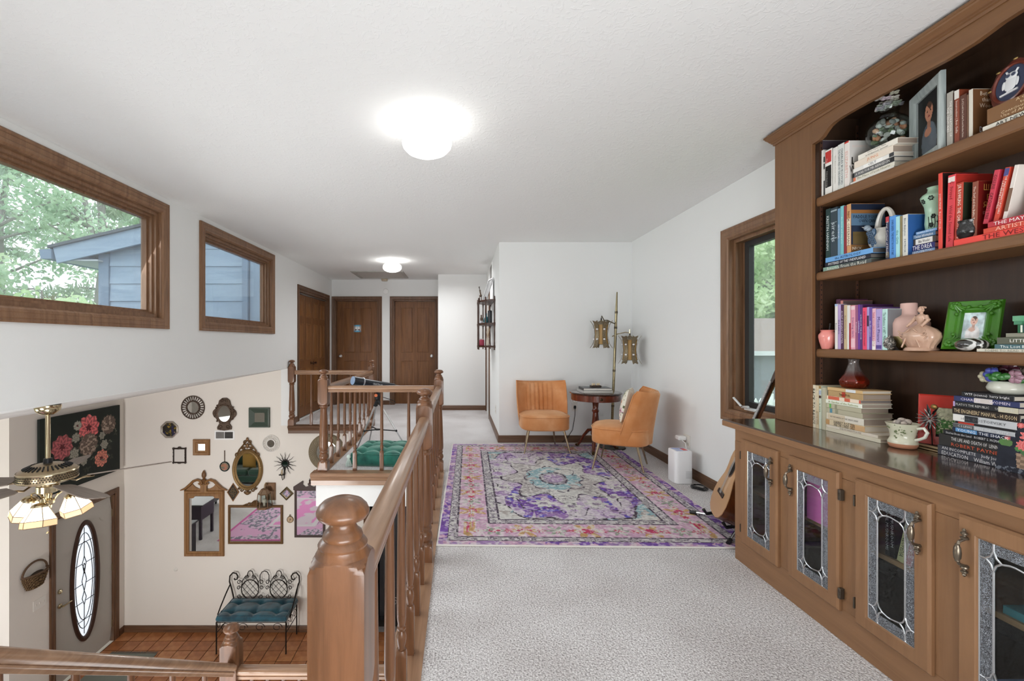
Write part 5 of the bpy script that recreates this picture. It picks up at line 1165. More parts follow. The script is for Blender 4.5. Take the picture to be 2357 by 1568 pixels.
bb = (1.965, depth_on_x(2092, 1.965), ZS[2])
t = thing('pink_bottle', 'matt pink bottle vase with a gold base on the third shelf', 'vase', bb)
obj('pink_body', MB().lathe([(.066, .060), (.0675, .064), (.0675, .118), (.058, .138), (.040, .148), (.030, .154), (.028, .162), (.0275, .204), (.025, .206), (.022, .20), (.02, .16)], 32, bb, cap=False), P_('#dcb6ab', .6), t, smooth=50)
obj('gold_base', MB().lathe([(.030, 0), (.040, .002), (.058, .025), (.066, .050), (.0665, .0605)], 32, bb, cap=False), P_('#a79669', .35, .75), t, smooth=50)
# lady figurine
fg = (1.885, depth_on_x(2121, 1.885), ZS[2]); M_FIG = P_('#c4a08a', .28, coat=.4, name='glazed_tan')
t = thing('lady_figurine', 'glazed tan figurine of a lady in a wide draped gown', 'figurine', fg)
obj('base', MB().lathe([(.058, 0), (.060, .004), (.056, .010), (.052, .014)], 28, fg, sy=.8, rfun=lambda a, z: 1 + .03 * math.sin(9 * a)), M_FIG, t)
obj('gown', MB().lathe([(.042, .010), (.045, .022), (.056, .038), (.063, .055), (.060, .072), (.046, .088), (.026, .100), (.014, .107), (.012, .110)], 48, fg, sy=1.08, sx=.8, rfun=lambda a, z: 1 + (.055 * math.sin(15 * a) if z < .04 else .03 * math.sin(11 * a + z * 60)) * (1 if z < .09 else .2)), M_FIG, t, smooth=60)
b = MB()
for s in (-1, 1):
    for k in range(3): b.tube([(fg[0] - .030 - .012 * (1 - k * .3), fg[1] + s * y, fg[2] + z - k * .012) for y, z in ((.008, .088), (.026, .074), (.046, .074), (.056, .082))], .003, 6)
    b.tube([(fg[0] - .014, fg[1], fg[2] + .102), (fg[0] - .044, fg[1] + s * .015, fg[2] + .064), (fg[0] - .044, fg[1] + s * .038, fg[2] + .014)], .003, 6)
obj('drapery', b, M_FIG, t)
b = MB(); b.lathe([(.012, .106), (.015, .118), (.020, .132), (.020, .141), (.011, .148), (.006, .151), (.0062, .158)], 20, fg, sx=.75); obj('torso', b, M_FIG, t, smooth=60)
b = MB(); b.ball((fg[0], fg[1] + .002, fg[2] + .167), .0115, 14, 10, .95, .85, 1.1); b.ball((fg[0] - .011, fg[1] + .003, fg[2] + .166), .0026, 6, 5); obj('head', b, M_FIG, t)
b = MB(); rs = random.Random(2)
for k in range(22):
    a = rs.uniform(-.6, PI + .6); b.ball((fg[0] + rs.uniform(-.004, .009), fg[1] - .001 - .010 * math.cos(a), fg[2] + .168 + .010 * math.sin(a)), .0042, 6, 5)
obj('curls', b, M_FIG, t)
for s in (-1, 1):
    b = MB(); b.tube([(fg[0], fg[1] + s * .017, fg[2] + .141), (fg[0] - .004, fg[1] + s * .030, fg[2] + .124), (fg[0] - .018, fg[1] + s * (.038 if s > 0 else .022), fg[2] + .104)], .006, 8, rs=[.0085, .0065, .0045]); b.ball((fg[0] - .019, fg[1] + s * (.039 if s > 0 else .021), fg[2] + .102), .005, 8, 6); b.ball((fg[0] - .003, fg[1] + s * .029, fg[2] + .126), .008, 8, 6, 1, 1, .7); obj('arm', b, M_FIG, t)
# ornate green frame
def leafy(x, z, sx, sz):
    b = MB()
    for k in range(9):
        a = k * 2 * PI / 9; b.ball((x + .011 * math.cos(a), -.020, z + .011 * math.sin(a)), .0068, 7, 5, 1, .8, 1)
    b.ball((x, -.024, z), .007, 8, 6)
    for k in range(4):
        b.tube([(x, -.022, z), (x - sx * (.012 + .008 * k), -.020, z - sz * (.030 - .006 * k))], .004, 6, rs=[.006, .0025]); 
    b.ball((x - sx * .036, -.018, z - sz * .006), .007, 7, 5); b.ball((x - sx * .006, -.018, z - sz * .036), .007, 7, 5)
    return b
GF = pframe('photo_frame', 'bright green ornate frame with a child photo leaning on the third shelf', 'photo frame', (1.930, 1.725, ZS[2] + .004), math.radians(-62), .150, .205, [(0, 0), (.044, 0), (.047, .012), (.042, .019), (.034, .014), (.020, .012), (.012, .016), (.006, .014), (0, .004)], P_('#3f7a1c', .3, coat=.4, name='green_lacquer'), child_photo((.80, .86, .88), (.90, .74, .68), (.92, .90, .90), 8), lean=.42, px=(30, 44), corner=leafy)
t = thing('paperweight', 'round clear glass paperweight with dark swirls in front of the green frame', 'paperweight', (1.878, 1.664, ZS[2]))
pw = (1.892, depth_on_x(2229, 1.892), ZS[2])
m, nt, bs = nodemat('swirled_glass', .05, .8); n1 = N(nt, 'ShaderNodeTexWave', i_Scale=18.0, i_Distortion=9.0, i_Detail=3.0); nt.links.new(mapping(nt, (1, .4, 1.6)), n1.inputs[0]); nt.links.new(ramp(nt, n1.outputs[0], [(.3, '#2a2a28'), (.6, '#5a5a55'), (.82, '#d9d9d6')]), bs.inputs['Base Color']); bs.inputs['Coat Weight'].default_value = 1.0
b = MB(); b.ball((pw[0] + .012, pw[1], ZS[2] + .026), .050, 24, 14, .80, 1, .52); obj('glass', b, m, t, smooth=80)
# mint vase and green crystal at the right end
mc = (1.955, 1.445, zg + .0005)
t = thing('mint_vase', 'round mint green vase cut by the right edge above the third shelf', 'vase', mc); obj('body', MB().lathe([(.025, 0), (.034, .01), (.052, .045), (.056, .075), (.048, .10), (.028, .115), (.024, .125), (.028, .130), (.02, .125)], 28, mc, cap=False), P_('#bfe0c4', .25, coat=.3), t, smooth=60)
cc = (1.905, depth_on_x(2352, 1.905), zg + .0005); t = thing('green_crystal', 'rough green crystal block on the green stack', 'ornament', cc)
b = MB(); b.prism([(-.014, -.012), (.012, -.016), (.016, .008), (.0, .016), (-.015, .01)], 0, .012, 'z', M=Matrix.Translation(cc)); obj('stone_base', b, P_('#4a8a66', .3), t); b = MB(); b.prism([(-.018, -.012), (.015, -.014), (.02, .006), (.004, .015), (-.017, .012)], .012, .03, 'z', M=Matrix.Translation(cc)); obj('stone_top', b, P_('#69a57f', .3), t)
# orange glass vase on the worktop stack
oc_ = (1.925, depth_on_x(1965, 1.925), zc + .0005)
t = thing('orange_glass_vase', 'ribbed orange glass gourd vase clear towards its neck', 'vase', oc_)
m = bpy.data.materials.new('orange_glass'); m.use_nodes = True; nt = m.node_tree; bs = nt.nodes['Principled BSDF']; bs.inputs['Transmission Weight'].default_value = .9; bs.inputs['Roughness'].default_value = .04
tc = N(nt, 'ShaderNodeTexCoord'); sx = N(nt, 'ShaderNodeSeparateXYZ'); nt.links.new(tc.outputs['Generated'], sx.inputs[0]); nt.links.new(ramp(nt, sx.outputs[2], [(.40, '#e2512f'), (.62, '#f0e6e2')]), bs.inputs['Base Color'])
op = [(.030, 0), (.046, .004), (.056, .022), (.057, .036), (.046, .056), (.036, .070), (.028, .092), (.021, .116), (.020, .130), (.023, .141)]
obj('body', MB().lathe(op + [(r - .0025, z + .001) for r, z in op[::-1]], 40, oc_, cap=False, rfun=lambda a, z: 1 + .035 * math.cos(9 * a) * (z < .06)), m, t, smooth=60)
# cup with stones
cu = (1.872, 1.925, .7755); t = thing('flowered_cup', 'cream footed cup with painted flowers and a loop handle, holding pale stones', 'cup', cu)
cp = [(.036, 0), (.042, .002), (.047, .012), (.049, .024), (.044, .036), (.040, .046), (.043, .066), (.050, .090), (.056, .104), (.053, .104), (.047, .088), (.038, .06), (.0, .02)]
obj('bowl', MB().lathe(cp, 32, cu, cap=False, rfun=lambda a, z: 1 + .012 * math.cos(8 * a) * (z > .08)), P_('#d9d7bf', .25, coat=.4), t, smooth=60)
obj('foot', MB().lathe([(.0365, .0), (.0425, .002), (.0476, .012), (.0485, .020)], 32, cu, cap=False), P_('#cf9272', .3, coat=.3), t, smooth=60)
b = MB(); b.tube([(cu[0] + .012 , cu[1] - .050, cu[2] + .088), (cu[0] + .014, cu[1] - .074, cu[2] + .094), (cu[0] + .016, cu[1] - .086, cu[2] + .078), (cu[0] + .014, cu[1] - .078, cu[2] + .058), (cu[0] + .011, cu[1] - .060, cu[2] + .046), (cu[0] + .010, cu[1] - .044, cu[2] + .040)], .006, 8); obj('handle', b, P_('#e3e1d3', .25, coat=.4), t)
rs = random.Random(4)
for k in range(11):
    b = MB(); b.ball((0, 0, 0), rs.uniform(.010, .017), 8, 6, 1, rs.uniform(.7, 1), rs.uniform(.6, .9)); b.xf(Matrix.Translation((cu[0] + rs.uniform(-.028, .028), cu[1] + rs.uniform(-.028, .028), cu[2] + .100 + rs.uniform(0, .016)))); obj('pebble', b, P_(['#b3a79c', '#9d948d', '#c7bdb2'][k % 3], .7), t)
b = MB()
for k in range(26):
    a = PI + .55 + rs.gauss(0, .38); z = .068 + rs.gauss(0, .012); r = np.interp(z, [.046, .066, .09], [.040, .043, .050]) + .0006; b.ball((cu[0] + r * math.cos(a), cu[1] + r * math.sin(a), cu[2] + z), rs.uniform(.002, .0045), 6, 4, 1, 1, .8)
obj('painted_sprig', b, P_('#75805a', .5), t)
# red frame with metal flower
def blossom(u, v):
    n = vnoise(u, v, 21, 14, 3); c = np.stack([.60 + .3 * n, .60 + .3 * n, .48 + .3 * n], -1); g = v < .62 + .25 * (vnoise(u, v, 5, 5) - .5)
    c[g] = np.stack([.20 + .25 * n, .38 + .3 * n, .18 + .2 * n], -1)[g]; w_ = (vnoise(u, v, 33, 24, 2) > .62) & (v < .7); c[w_] = [.85, .86, .72]; c[v < .08] = [.15, .13, .1]; return c
t = pframe('photo_frame', 'wide red lacquer frame with a garden photo standing on the worktop', 'photo frame', (2.005, 1.865, .7755), math.radians(-56), .185, .225, [(0, 0), (.050, 0), (.052, .014), (.046, .018), (0, .006)], P_('#c0392f', .25, coat=.5, name='red_lacquer'), blossom, lean=.10, px=(34, 48))
mf = (1.955, 1.887, .775); b = MB(); t = thing('metal_flower', 'black and silver metal flower ornament in front of the red frame', 'ornament', mf)
fc = Vector((1.935, 1.875, .905)); nrm = Vector((-.75, -.62, .12)).normalized(); T = Matrix.Translation(fc) @ nrm.to_track_quat('Z', 'Y').to_matrix().to_4x4()
for ring, (nn, r0, r1, zz) in enumerate(((16, .010, .043, 0), (14, .007, .034, .006), (10, .004, .022, .011))):
    b = MB()
    for k in range(nn):
        a = 2 * PI * (k + ring * .4) / nn; b.tube([T @ Vector((r0 * math.cos(a), r0 * math.sin(a), zz)), T @ Vector(((r0 + r1) / 2 * math.cos(a), (r0 + r1) / 2 * math.sin(a), zz + .004)), T @ Vector((r1 * math.cos(a), r1 * math.sin(a), zz + .001))], .003, 6, rs=[.002, .0042, .0008], flat=.45)
    obj('petals', b, P_('#b9b9b6' if ring != 1 else '#4a4a48', .35, .7), t)
b = MB(); b.tube([fc, fc + Vector((.01, .002, -.06)), (1.955, 1.885, .777)], .002, 6); b.lathe([(.022, .776 - .775), (.022, .004)], 16, (1.955, 1.885, .775)); obj('stem', b, M_BLACK, t)
b = MB()
for (dx, dz, s) in ((.01, .06, 1), (-.03, .055, -1), (.004, -.055, 1)): b.tube([fc, fc + Vector((0, dx * .6, dz * .6)), fc + Vector((0, dx * 1.2, dz))], .004, 6, rs=[.001, .007, .0008], flat=.3)
obj('leaves', b, P_('#2a2a2a', .4, .5), t); b = MB(); b.ball(fc + Vector((-.004, -.02, .052)), .011, 10, 6, .6, 1.2, 1); obj('gold_bud', b, P_('#9a7a4a', .35, .8), t)
# flower bowl on the black stack
fb = (1.965, 1.632, ze + .0005); t = thing('flower_bowl', 'low white bowl of purple blue and mauve porcelain flowers', 'flower bowl', fb)
obj('bowl', MB().lathe([(.034, 0), (.040, .002), (.052, .014), (.054, .022), (.049, .036), (.043, .046), (.040, .046), (.044, .034), (.0, .012)], 32, fb, cap=False), P_('#cfcfc2', .22, coat=.4), t, smooth=60)
rs = random.Random(9); FK = 1.35
for k, (dx, dy, dz, r, col) in enumerate(((-.03, .02, .060, .020, '#4a55a8'), (.005, -.005, .078, .022, '#4a1d2c'), (-.025, -.045, .058, .018, '#a9808f'), (-.02, .052, .052, .016, '#c9c3a6'), (.0, .040, .070, .012, '#5f78c4'), (.03, -.02, .066, .016, '#8d7f74'), (.02, .03, .07, .016, '#5a2a44'))):
    b = MB()
    for ring in range(3):
        for j in range(6):
            a = j * PI / 3 + ring * .5; rr = FK * r * (.95 - ring * .3); b.ball((fb[0] + dx - rr * .25, fb[1] + dy + rr * .6 * math.cos(a), fb[2] + dz * 1.12 + rr * .6 * math.sin(a) + ring * r * .1), FK * r * (.46 - ring * .09), 8, 6, .7, 1, 1)
    obj('flower', b, P_(col, .35, coat=.3), t)
b = MB()
for k in range(14):
    a = rs.uniform(0, 6.3); b.ball((fb[0] + .042 * math.cos(a), fb[1] + .042 * math.sin(a), fb[2] + .05 + rs.uniform(0, .02)), .015, 7, 5, 1, 1, .8)
obj('leaves', b, P_('#3f7d3a', .4), t)
# flower canvas
def canvas(u, v):
    n = vnoise(u, v, 4, 8, 3)[..., None]; c = np.array([.16, .17, .21]) * (.8 + .4 * n)
    bk = (v > .10) & (v < .36) & (abs(u - .56) < .26 + .14 * (v - .1)); weave = .5 + .5 * np.sign(np.sin(u * 46) * np.sin(v * 60)); c[bk] = np.stack([.52 + .16 * weave, .43 + .14 * weave, .36 + .12 * weave], -1)[bk]
    rs = np.random.RandomState(3)
    for k in range(30):
        x, y, r = .5 + rs.normal(0, .19), .46 + rs.uniform(-.08, .12), rs.uniform(.04, .08); m = ((u - x) ** 2 + ((v - y) * 1.1) ** 2) < r * r; c[m] = [.30 + .1 * rs.rand(), .46 + .1 * rs.rand(), .30]
    for x, y, r in ((.42, .70, .14), (.75, .75, .13), (.34, .52, .10), (.60, .48, .12), (.83, .55, .10), (.55, .86, .08), (.48, .36, .08), (.28, .88, .06), (.12, .62, .05), (.82, .36, .07)):
        d = np.sqrt((u - x) ** 2 + ((v - y)) ** 2); th = np.arctan2(v - y, u - x); m = d < r * (.85 + .15 * np.cos(9 * th)); k = .5 + .5 * np.cos(d * 160 + 3 * np.cos(6 * th)); c[m] = np.stack([.85 + .1 * k, .36 + .22 * k, .36 + .2 * k], -1)[m]
    tr = (abs(u - .62 - .05 * np.sin(v * 40)) < .012) & (v < .3) & (v > .05); c[tr] = [.75, .78, .66]; sh = (v < .1) & (vnoise(u, v, 8, 20) > .55); c[sh] = [.42, .44, .48]; return c
t = thing('flower_canvas', 'dark canvas painted with coral flowers in a basket, leaning on the worktop', 'painting', (1.8915, 1.51, .7755), RZB)
R = Matrix.Rotation(-.13, 4, 'X'); obj('stretcher', MB().box(-.10, .0005, 0, .10, .018, .185).xf(R), P_('#33353c', .7), t, world=False, smooth=None)
me = painted(canvas, .20, .185, 80, 74); me.transform(R); me.materials.append(attr_mat(rough=.7)); obj('painted_face', me, None, t, world=False)
# thin boards under the cup
for (nm, y0, y1, x0, x1, z0, z1_, col, lab) in (('picture_board', 1.985, 1.765, 1.93, 2.05, .7755, .7835, '#5f4a30', 'thin tan board lying behind the flowered cup'), ('picture_board', 1.98, 1.80, 1.94, 2.04, .784, .796, '#3d2c1c', 'thin dark board lying on the tan board behind the cup')):
    o = obj(nm, MB().box(x0, y1, z0, x1, y0 - .0, z1_, .002), P_(col, .5), smooth=None); tag(o, lab, 'board'); obj('edge', MB().box(x0 - .0006, y1 + .004, z0 + .002, x0 + .001, y0 - .004, z1_ - .002), P_('#b9a27c', .6), o, smooth=None)
# ------------------------------------------------------------------ patterned rug
def rug(u, v):
    W, L = 1.90, 2.70; x, y = (u - .5) * W, (v - .5) * L; ed = np.minimum(np.minimum(x + W / 2, W / 2 - x), np.minimum(y + L / 2, L / 2 - y))
    n1, n2, n3 = vnoise(u, v * 1.4, 1, 10, 4), vnoise(u, v * 1.4, 2, 34, 3), vnoise(u, v * 1.4, 3, 90, 2); fine = vnoise(u * 1.9, v * 2.7, 4, 63, 2)
    cream, lilac, pur, dpur, aqua, char, pink = [np.array(c) for c in ([.86, .85, .83], [.82, .74, .84], [.66, .52, .73], [.52, .37, .69], [.62, .76, .79], [.33, .29, .34], [.86, .70, .80])]
    c = np.ones(u.shape + (3,)) * cream
    ax, ay = abs(x), abs(y)
    wx = x + .05 * (n1 - .5) + .02 * (n2 - .5); wy = y + .05 * (vnoise(u, v, 7, 10) - .5)
    # field: lilac ground, deep purple pools, cream and aqua corners
    c[:] = lilac * .5 + cream * .5
    g = n1 + .25 * (n2 - .5); c[g > .52] = lilac; c[g > .60] = pur * .6 + lilac * .4
    d = np.sqrt((wx / .80) ** 2 + (wy / 1.12) ** 2); th = np.arctan2(wy / 1.12, wx / .80); scal = .10 * np.cos(8 * th)
    field = d < .90 + .04 * np.cos(12 * th)
    corner = ~field; c[corner] = cream; c[corner & (n1 > .47)] = aqua; c[corner & (n2 > .60)] = np.array([.72, .68, .66])
    pool = field & (d > .48 + scal) & ((vnoise(u, v, 11, 5, 3) + .16 * (abs(np.cos(th * 2)) < .6)) > .585); c[pool] = pur; c[pool & (n1 > .50)] = dpur; c[pool & (n2 > .64)] = [.44, .40, .78]
    md = d < .50 + scal * .9; c[md] = cream; c[md & (vnoise(u, v, 13, 7) > .52)] = [.76, .73, .72]; c[md & (d < .30) & (n1 > .46)] = aqua; c[d < .15] = lilac * .5 + cream * .3; c[(d < .10)] = pur * .7 + cream * .3
    for k in range(16):                                  # rosettes
        a = k * PI / 8; rr = .66; px, py = .78 * rr * math.cos(a), 1.05 * rr * math.sin(a); q = np.sqrt((x - px) ** 2 + (y - py) ** 2); qt = np.arctan2(y - py, x - px); m = q < .075 * (1 + .25 * np.cos(6 * qt)); c[m] = cream; c[m & (q < .032)] = lilac * .6 + char * .4
    rim_ = (abs(d - .50 - scal * .9) < .012) | (abs(d - .30 - scal * .4) < .010) | (abs(d - .15) < .012) | (abs(d - .90 - .04 * np.cos(12 * th)) < .014) | (abs(d - .74 - .07 * np.cos(12 * th)) < .008)
    c[rim_ & (n2 > .40)] = char
    ln = (abs(n2 - .5) < .018) & (n1 > .42); c[ln] = c[ln] * .45 + char * .5
    # borders
    b3 = ed < .345; c[b3] = pink
    s = np.where((y + L / 2 < .345) | (L / 2 - y < .345), x, y); t_ = ed - .21
    for per, off, colr, rad in ((.40, 0, [.82, .66, .46], .115), (.40, .2, [.63, .66, .60], .080), (.20, .1, [.82, .36, .48], .036), (.13, .05, [.86, .84, .82], .034)):
        ss = (s + off + per / 2) % per - per / 2; q = np.sqrt(ss ** 2 + (t_ * 1.2) ** 2); qt = np.arctan2(t_, ss); m = b3 & (q < rad * (.75 + .35 * np.cos(6 * qt) + .5 * (n2 - .5))); c[m] = colr; c[m & (q < rad * .42) & (n2 > .42)] = [.80, .30, .44]
    c[b3 & (abs(n2 - .52) < .016)] = [.84, .80, .80]
    for e0, e1, base in ((.325, .395, cream * .55 + lilac * .45), (.055, .115, lilac * .5 + cream * .5)):
        m = (ed > e0) & (ed < e1); c[m] = base; c[m & (n3 > .52)] = char; c[m & (n3 < .40)] = cream; e_ = (abs(ed - e0) < .007) | (abs(ed - e1) < .007); c[e_] = char * 1.1
    m = ed < .055; c[m] = pur * .8 + lilac * .2; c[m & (n1 > .5)] = dpur; c[m & (n2 > .6)] = pink
    dist = np.clip((fine - .36) * 3.2, 0, 1)[..., None] * .0 + .80 + .22 * fine[..., None]; c = c * dist * .97
    wear = np.clip((n3 - .50) * 6, 0, 1)[..., None] * .62; c = c * (1 - wear) + cream * wear
    c[ed < .006] = [.86, .84, .82]
    return c
me = painted(rug, 1.90, 2.70, 400, 560, 'rug'); me.transform(Matrix.Rotation(-PI / 2, 4, 'X') @ Matrix.Translation((0, 0, -1.35)))
r = thing('area_rug', 'purple pink and cream distressed oriental rug on the loft carpet', 'rug', (.845, 4.06, .0005), math.radians(-1.2))
me.transform(Matrix.Translation((0, 0, .0095))); me.materials.append(attr_mat('woven_rug', .95, .1, .25)); obj('woven_face', me, None, r, world=False)
obj('binding', rframe(MB(), (0, 0, 0), (1, 0, 0), (0, 1, 0), (0, 0, 1), .945, 1.345, [(-.01, 0), (.008, 0), (.011, .004), (.008, .0092), (-.01, .0092)]), P_('#dcd8d2', .9), r, world=False)
# ------------------------------------------------------------------ orange velvet chairs
m, nt, bs = nodemat('orange_velvet', .75, .2); bs.inputs['Sheen Weight'].default_value = .6; bs.inputs['Sheen Roughness'].default_value = .4; bs.inputs['Sheen Tint'].default_value = (1, .75, .5, 1)
n1 = N(nt, 'ShaderNodeTexNoise', i_Scale=5.0, i_Detail=4.0); nt.links.new(mapping(nt, (1, 1, 1)), n1.inputs[0]); nt.links.new(ramp(nt, n1.outputs[0], [(.35, '#c27f4c'), (.55, '#cf9160'), (.7, '#dca478')]), bs.inputs['Base Color']); M_VEL = m
def make_chair(label, loc, rz):
    t = thing('velvet_chair', label, 'chair', loc, rz, 'orange velvet chairs')
    def plan(a, k=1.0):                                # rounded seat outline
        ca, sa = math.cos(a), math.sin(a); e = 2 / 3.6
        x = .268 * k * math.copysign(abs(ca) ** e, ca); y = .262 * k * math.copysign(abs(sa) ** e, sa); return x, y - .015
    n = 48; rows = [(.93, .245), (.985, .252), (1.0, .265), (1.0, .380), (.99, .392), (.95, .402), (.80, .414), (.5, .424), (.02, .428)]
    vs = [(*plan(2 * PI * i / n, k), z) for k, z in rows for i in range(n)]; fs = [(j * n + i, j * n + (i + 1) % n, (j + 1) * n + (i + 1) % n, (j + 1) * n + i) for j in range(len(rows) - 1) for i in range(n)] + [tuple(range(n))[::-1], tuple(range((len(rows) - 1) * n, len(rows) * n))]
    s = obj('seat', MB().add(vs, fs), M_VEL, t, world=False, smooth=60)
    obj('piping', MB().tube([(*plan(2 * PI * i / n, 1.004), .392) for i in range(n)], .0055, 6, closed=True), M_VEL, s, world=False)
    def back(u, v, front):
        w = .262 + .012 * math.sin(v * PI) + .022 * v; x = u * w; z = .252 + v * (.490 + .020 * abs(u) ** 3)
        y = .266 + .075 * v ** 1.3 - .20 * abs(u) ** 2.4 * (1 - .30 * v); th = .060 + .02 * (1 - v)
        if front:
            y -= th; e = max(0, 1 - (abs(u) / .62) ** 8); y -= .020 * e * abs(math.sin(u / .62 * PI * 3.5)) * min(1, v * 6) * min(1, (1 - v) * 9)
        r_ = .02 * max(0, (v - .93) / .07) ** 2; z -= 0; y += (r_ if front else -r_)
        return (x, y, z)
    b = MB(); NU, NV = 61, 18
    b.grid(lambda u, v: back(u * 2 - 1, v, True), NU, NV); o1 = len(b.v); b.grid(lambda u, v: back(u * 2 - 1, v, False), NU, NV)
    for j in range(NV - 1): b.f.append((j * NU, (j + 1) * NU, o1 + (j + 1) * NU, o1 + j * NU)); b.f.append((j * NU + NU - 1, o1 + j * NU + NU - 1, o1 + (j + 1) * NU + NU - 1, (j + 1) * NU + NU - 1))
    for i in range(NU - 1): b.f.append((i, o1 + i, o1 + i + 1, i + 1)); q = (NV - 1) * NU; b.f.append((q + i, q + i + 1, o1 + q + i + 1, o1 + q + i))
    bk = obj('backrest', b, M_VEL, t, world=False, smooth=55)
    e = [back(-1, v, True) for v in np.linspace(.2, 1, 12)] + [back(u, 1, True) for u in np.linspace(-1, 1, 30)[1:-1]] + [back(1, v, True) for v in np.linspace(1, .2, 12)]
    obj('piping', MB().tube(e, .0055, 6), M_VEL, bk, world=False)
    for (x0, y0, x1, y1) in ((.19, -.19, .25, -.245), (-.19, -.19, -.25, -.245), (.14, .14, .178, .205), (-.14, .14, -.178, .205)):
        l = obj('leg', MB().tube([(x0, y0, .25), (x1, y1, .001)], .011, 10, rs=[.0125, .0075]), P_('#b9a88c', .25, .95), t, world=False)
    return t
make_chair('orange velvet channel-back chair facing the camera beside the round table', (.955, 5.19, .010), 0)
make_chair('orange velvet chair turned sideways with a floral cushion on it', (1.60, 4.46, .010), math.radians(-117))
# floral cushion on the sideways chair
def floral(u, v):
    c = np.ones(u.shape + (3,)) * np.array([.88, .86, .80]); rs = np.random.RandomState(2); n = vnoise(u, v, 6, 20, 2)
    for k in range(16):
        x, y, r = rs.rand(), rs.rand(), rs.uniform(.07, .15); d = np.sqrt((u - x) ** 2 + (v - y) ** 2); th = np.arctan2(v - y, u - x); m = d < r * (.7 + .3 * np.cos(6 * th)); col = [[.86, .48, .25], [.55, .60, .42], [.80, .62, .70], [.62, .66, .74]][k % 4]; c[m] = col; c[m & (d < r * .25)] = [.45, .25, .15]
    c[abs(n - .5) < .02] = [.40, .42, .30]; return c
t = thing('throw_cushion', 'cream floral cushion standing on the sideways orange chair', 'cushion', (1.585, 4.50, .445), math.radians(-117))
def cush(u, v, sgn):
    x, z = (u - .5) * 2, (v - .5) * 2; f = max(0, (1 - abs(x) ** 2.5)) ** .5 * max(0, (1 - abs(z) ** 2.5)) ** .5; return (x * .165, sgn * .055 * f, .165 + z * .165)
me = painted(floral, .33, .33, 40, 40); co = np.zeros(len(me.vertices) * 3); me.vertices.foreach_get('co', co); co = co.reshape(-1, 3)
co2 = np.array([cush(p[0] / .33 + .5, p[2] / .33, -1) for p in co]); me.vertices.foreach_set('co', co2.ravel()); me.transform(Matrix.Translation((0, .03, 0)) @ Matrix.Rotation(-.22, 4, 'X')); me.materials.append(attr_mat(rough=.9)); obj('printed_front', me, None, t, world=False)
obj('back_cloth', MB().grid(lambda u, v: cush(u, v, 1), 18, 18).xf(Matrix.Translation((0, .03, 0)) @ Matrix.Rotation(-.22, 4, 'X')), P_('#d8d0c0', .9), t, world=False, smooth=80)
# ------------------------------------------------------------------ drum table
TX, TY, TZ = 1.53, 5.12, .665
M_MAH = wood('mahogany', '#4a2013', '#73341f', 'z', .25, coat=.5); M_MAHT = wood('mahogany_top', '#2b1a14', '#3e2419', 'x', .18, coat=.6)
t = thing('drum_table', 'round dark mahogany pedestal drum table between the orange chairs', 'table', (TX, TY, .010))
obj('table_top', MB().lathe([(.27, TZ - .022), (.283, TZ - .018), (.286, TZ - .010), (.280, TZ - .002), (.272, TZ)], 48, (TX, TY, 0)), M_MAHT, t)
ap = obj('apron', MB().lathe([(.262, TZ - .092), (.266, TZ - .090), (.266, TZ - .024), (.262, TZ - .022)], 48, (TX, TY, 0)), M_MAH, t)
for a in (-90, 0, 90, 180):
    A = math.radians(a); M = Matrix.Translation((TX, TY, TZ - .057)) @ Matrix.Rotation(A, 4, 'Z'); pts = [(.268, -.09), (.268, .09)]
    b = MB()
    for k in range(8): a0, a1 = -.34 + k * .085, -.34 + (k + 1) * .085; b.add([M @ Vector((.2675 * math.cos(q), .2675 * math.sin(q), z)) for q in (a0, a1) for z in (-.025, .025)], [(0, 1, 3, 2)])
    d = obj('drawer', b, M_MAH, ap, smooth=60)
b = MB(); b.lathe([(.006, 0), (.014, .004), (.016, .010), (.008, .014)], 14, M=Matrix.Translation((TX - .02, TY - .268, TZ - .057)) @ Matrix.Rotation(PI / 2, 4, 'X')); obj('drawer_knob', b, P_('#3b2f22', .35, .8), ap)
obj('pedestal', MB().lathe([(.045, .175), (.052, .19), (.052, .21), (.036, .225), (.030, .24), (.040, .262), (.044, .30), (.036, .36), (.030, .43), (.036, .44), (.040, .452), (.034, .464), (.030, .475), (.034, .53), (.045, .573)], 24, (TX, TY, 0)), M_MAH, t)
for a in (-112, 8, 128):
    A = math.radians(a); pts = [(.03, .235), (.09, .225), (.16, .150), (.21, .06), (.245, .030)]; b = MB(); b.tube([(TX + r_ * math.cos(A), TY + r_ * math.sin(A), z) for r_, z in pts], .02, 10, rs=[.030, .028, .022, .017, .016], flat=.7); lg = obj('leg', b, M_MAH, t)
    b = MB(); b.tube([(TX + .232 * math.cos(A), TY + .232 * math.sin(A), .034), (TX + .268 * math.cos(A), TY + .268 * math.sin(A), .0245)], .017, 10, rs=[.018, .0135]); obj('brass_toe', b, P_('#5f4a2c', .35, .8), lg)
def tbook(label, y0, z, w_, d_, T, col, rz):
    b = MB(); b.box(-w_ / 2, -d_ / 2, 0, w_ / 2, d_ / 2, .003, .001); b.box(-w_ / 2, -d_ / 2, T - .003, w_ / 2, d_ / 2, T, .001); b.box(-w_ / 2, -d_ / 2, 0, -w_ / 2 + .003, d_ / 2, T)
    o = obj('book', b, P_(col, .35)); o.location = (TX - .01, y0, z); o.rotation_euler = (0, 0, rz); tag(o, label, 'book', 'books on the drum table'); obj('pages', MB().box(-w_ / 2 + .003, -d_ / 2 + .004, .003, w_ / 2 - .004, d_ / 2 - .004, T - .003), P_('#dcd8d0', .8), o, world=False, smooth=None)
tbook('large pale book under another on the drum table', TY, TZ + .0005, .33, .25, .024, '#c9c9c6', .03); tbook('large dark covered book uppermost on the drum table', TY - .01, TZ + .025, .31, .24, .026, '#4b4e50', -.04)
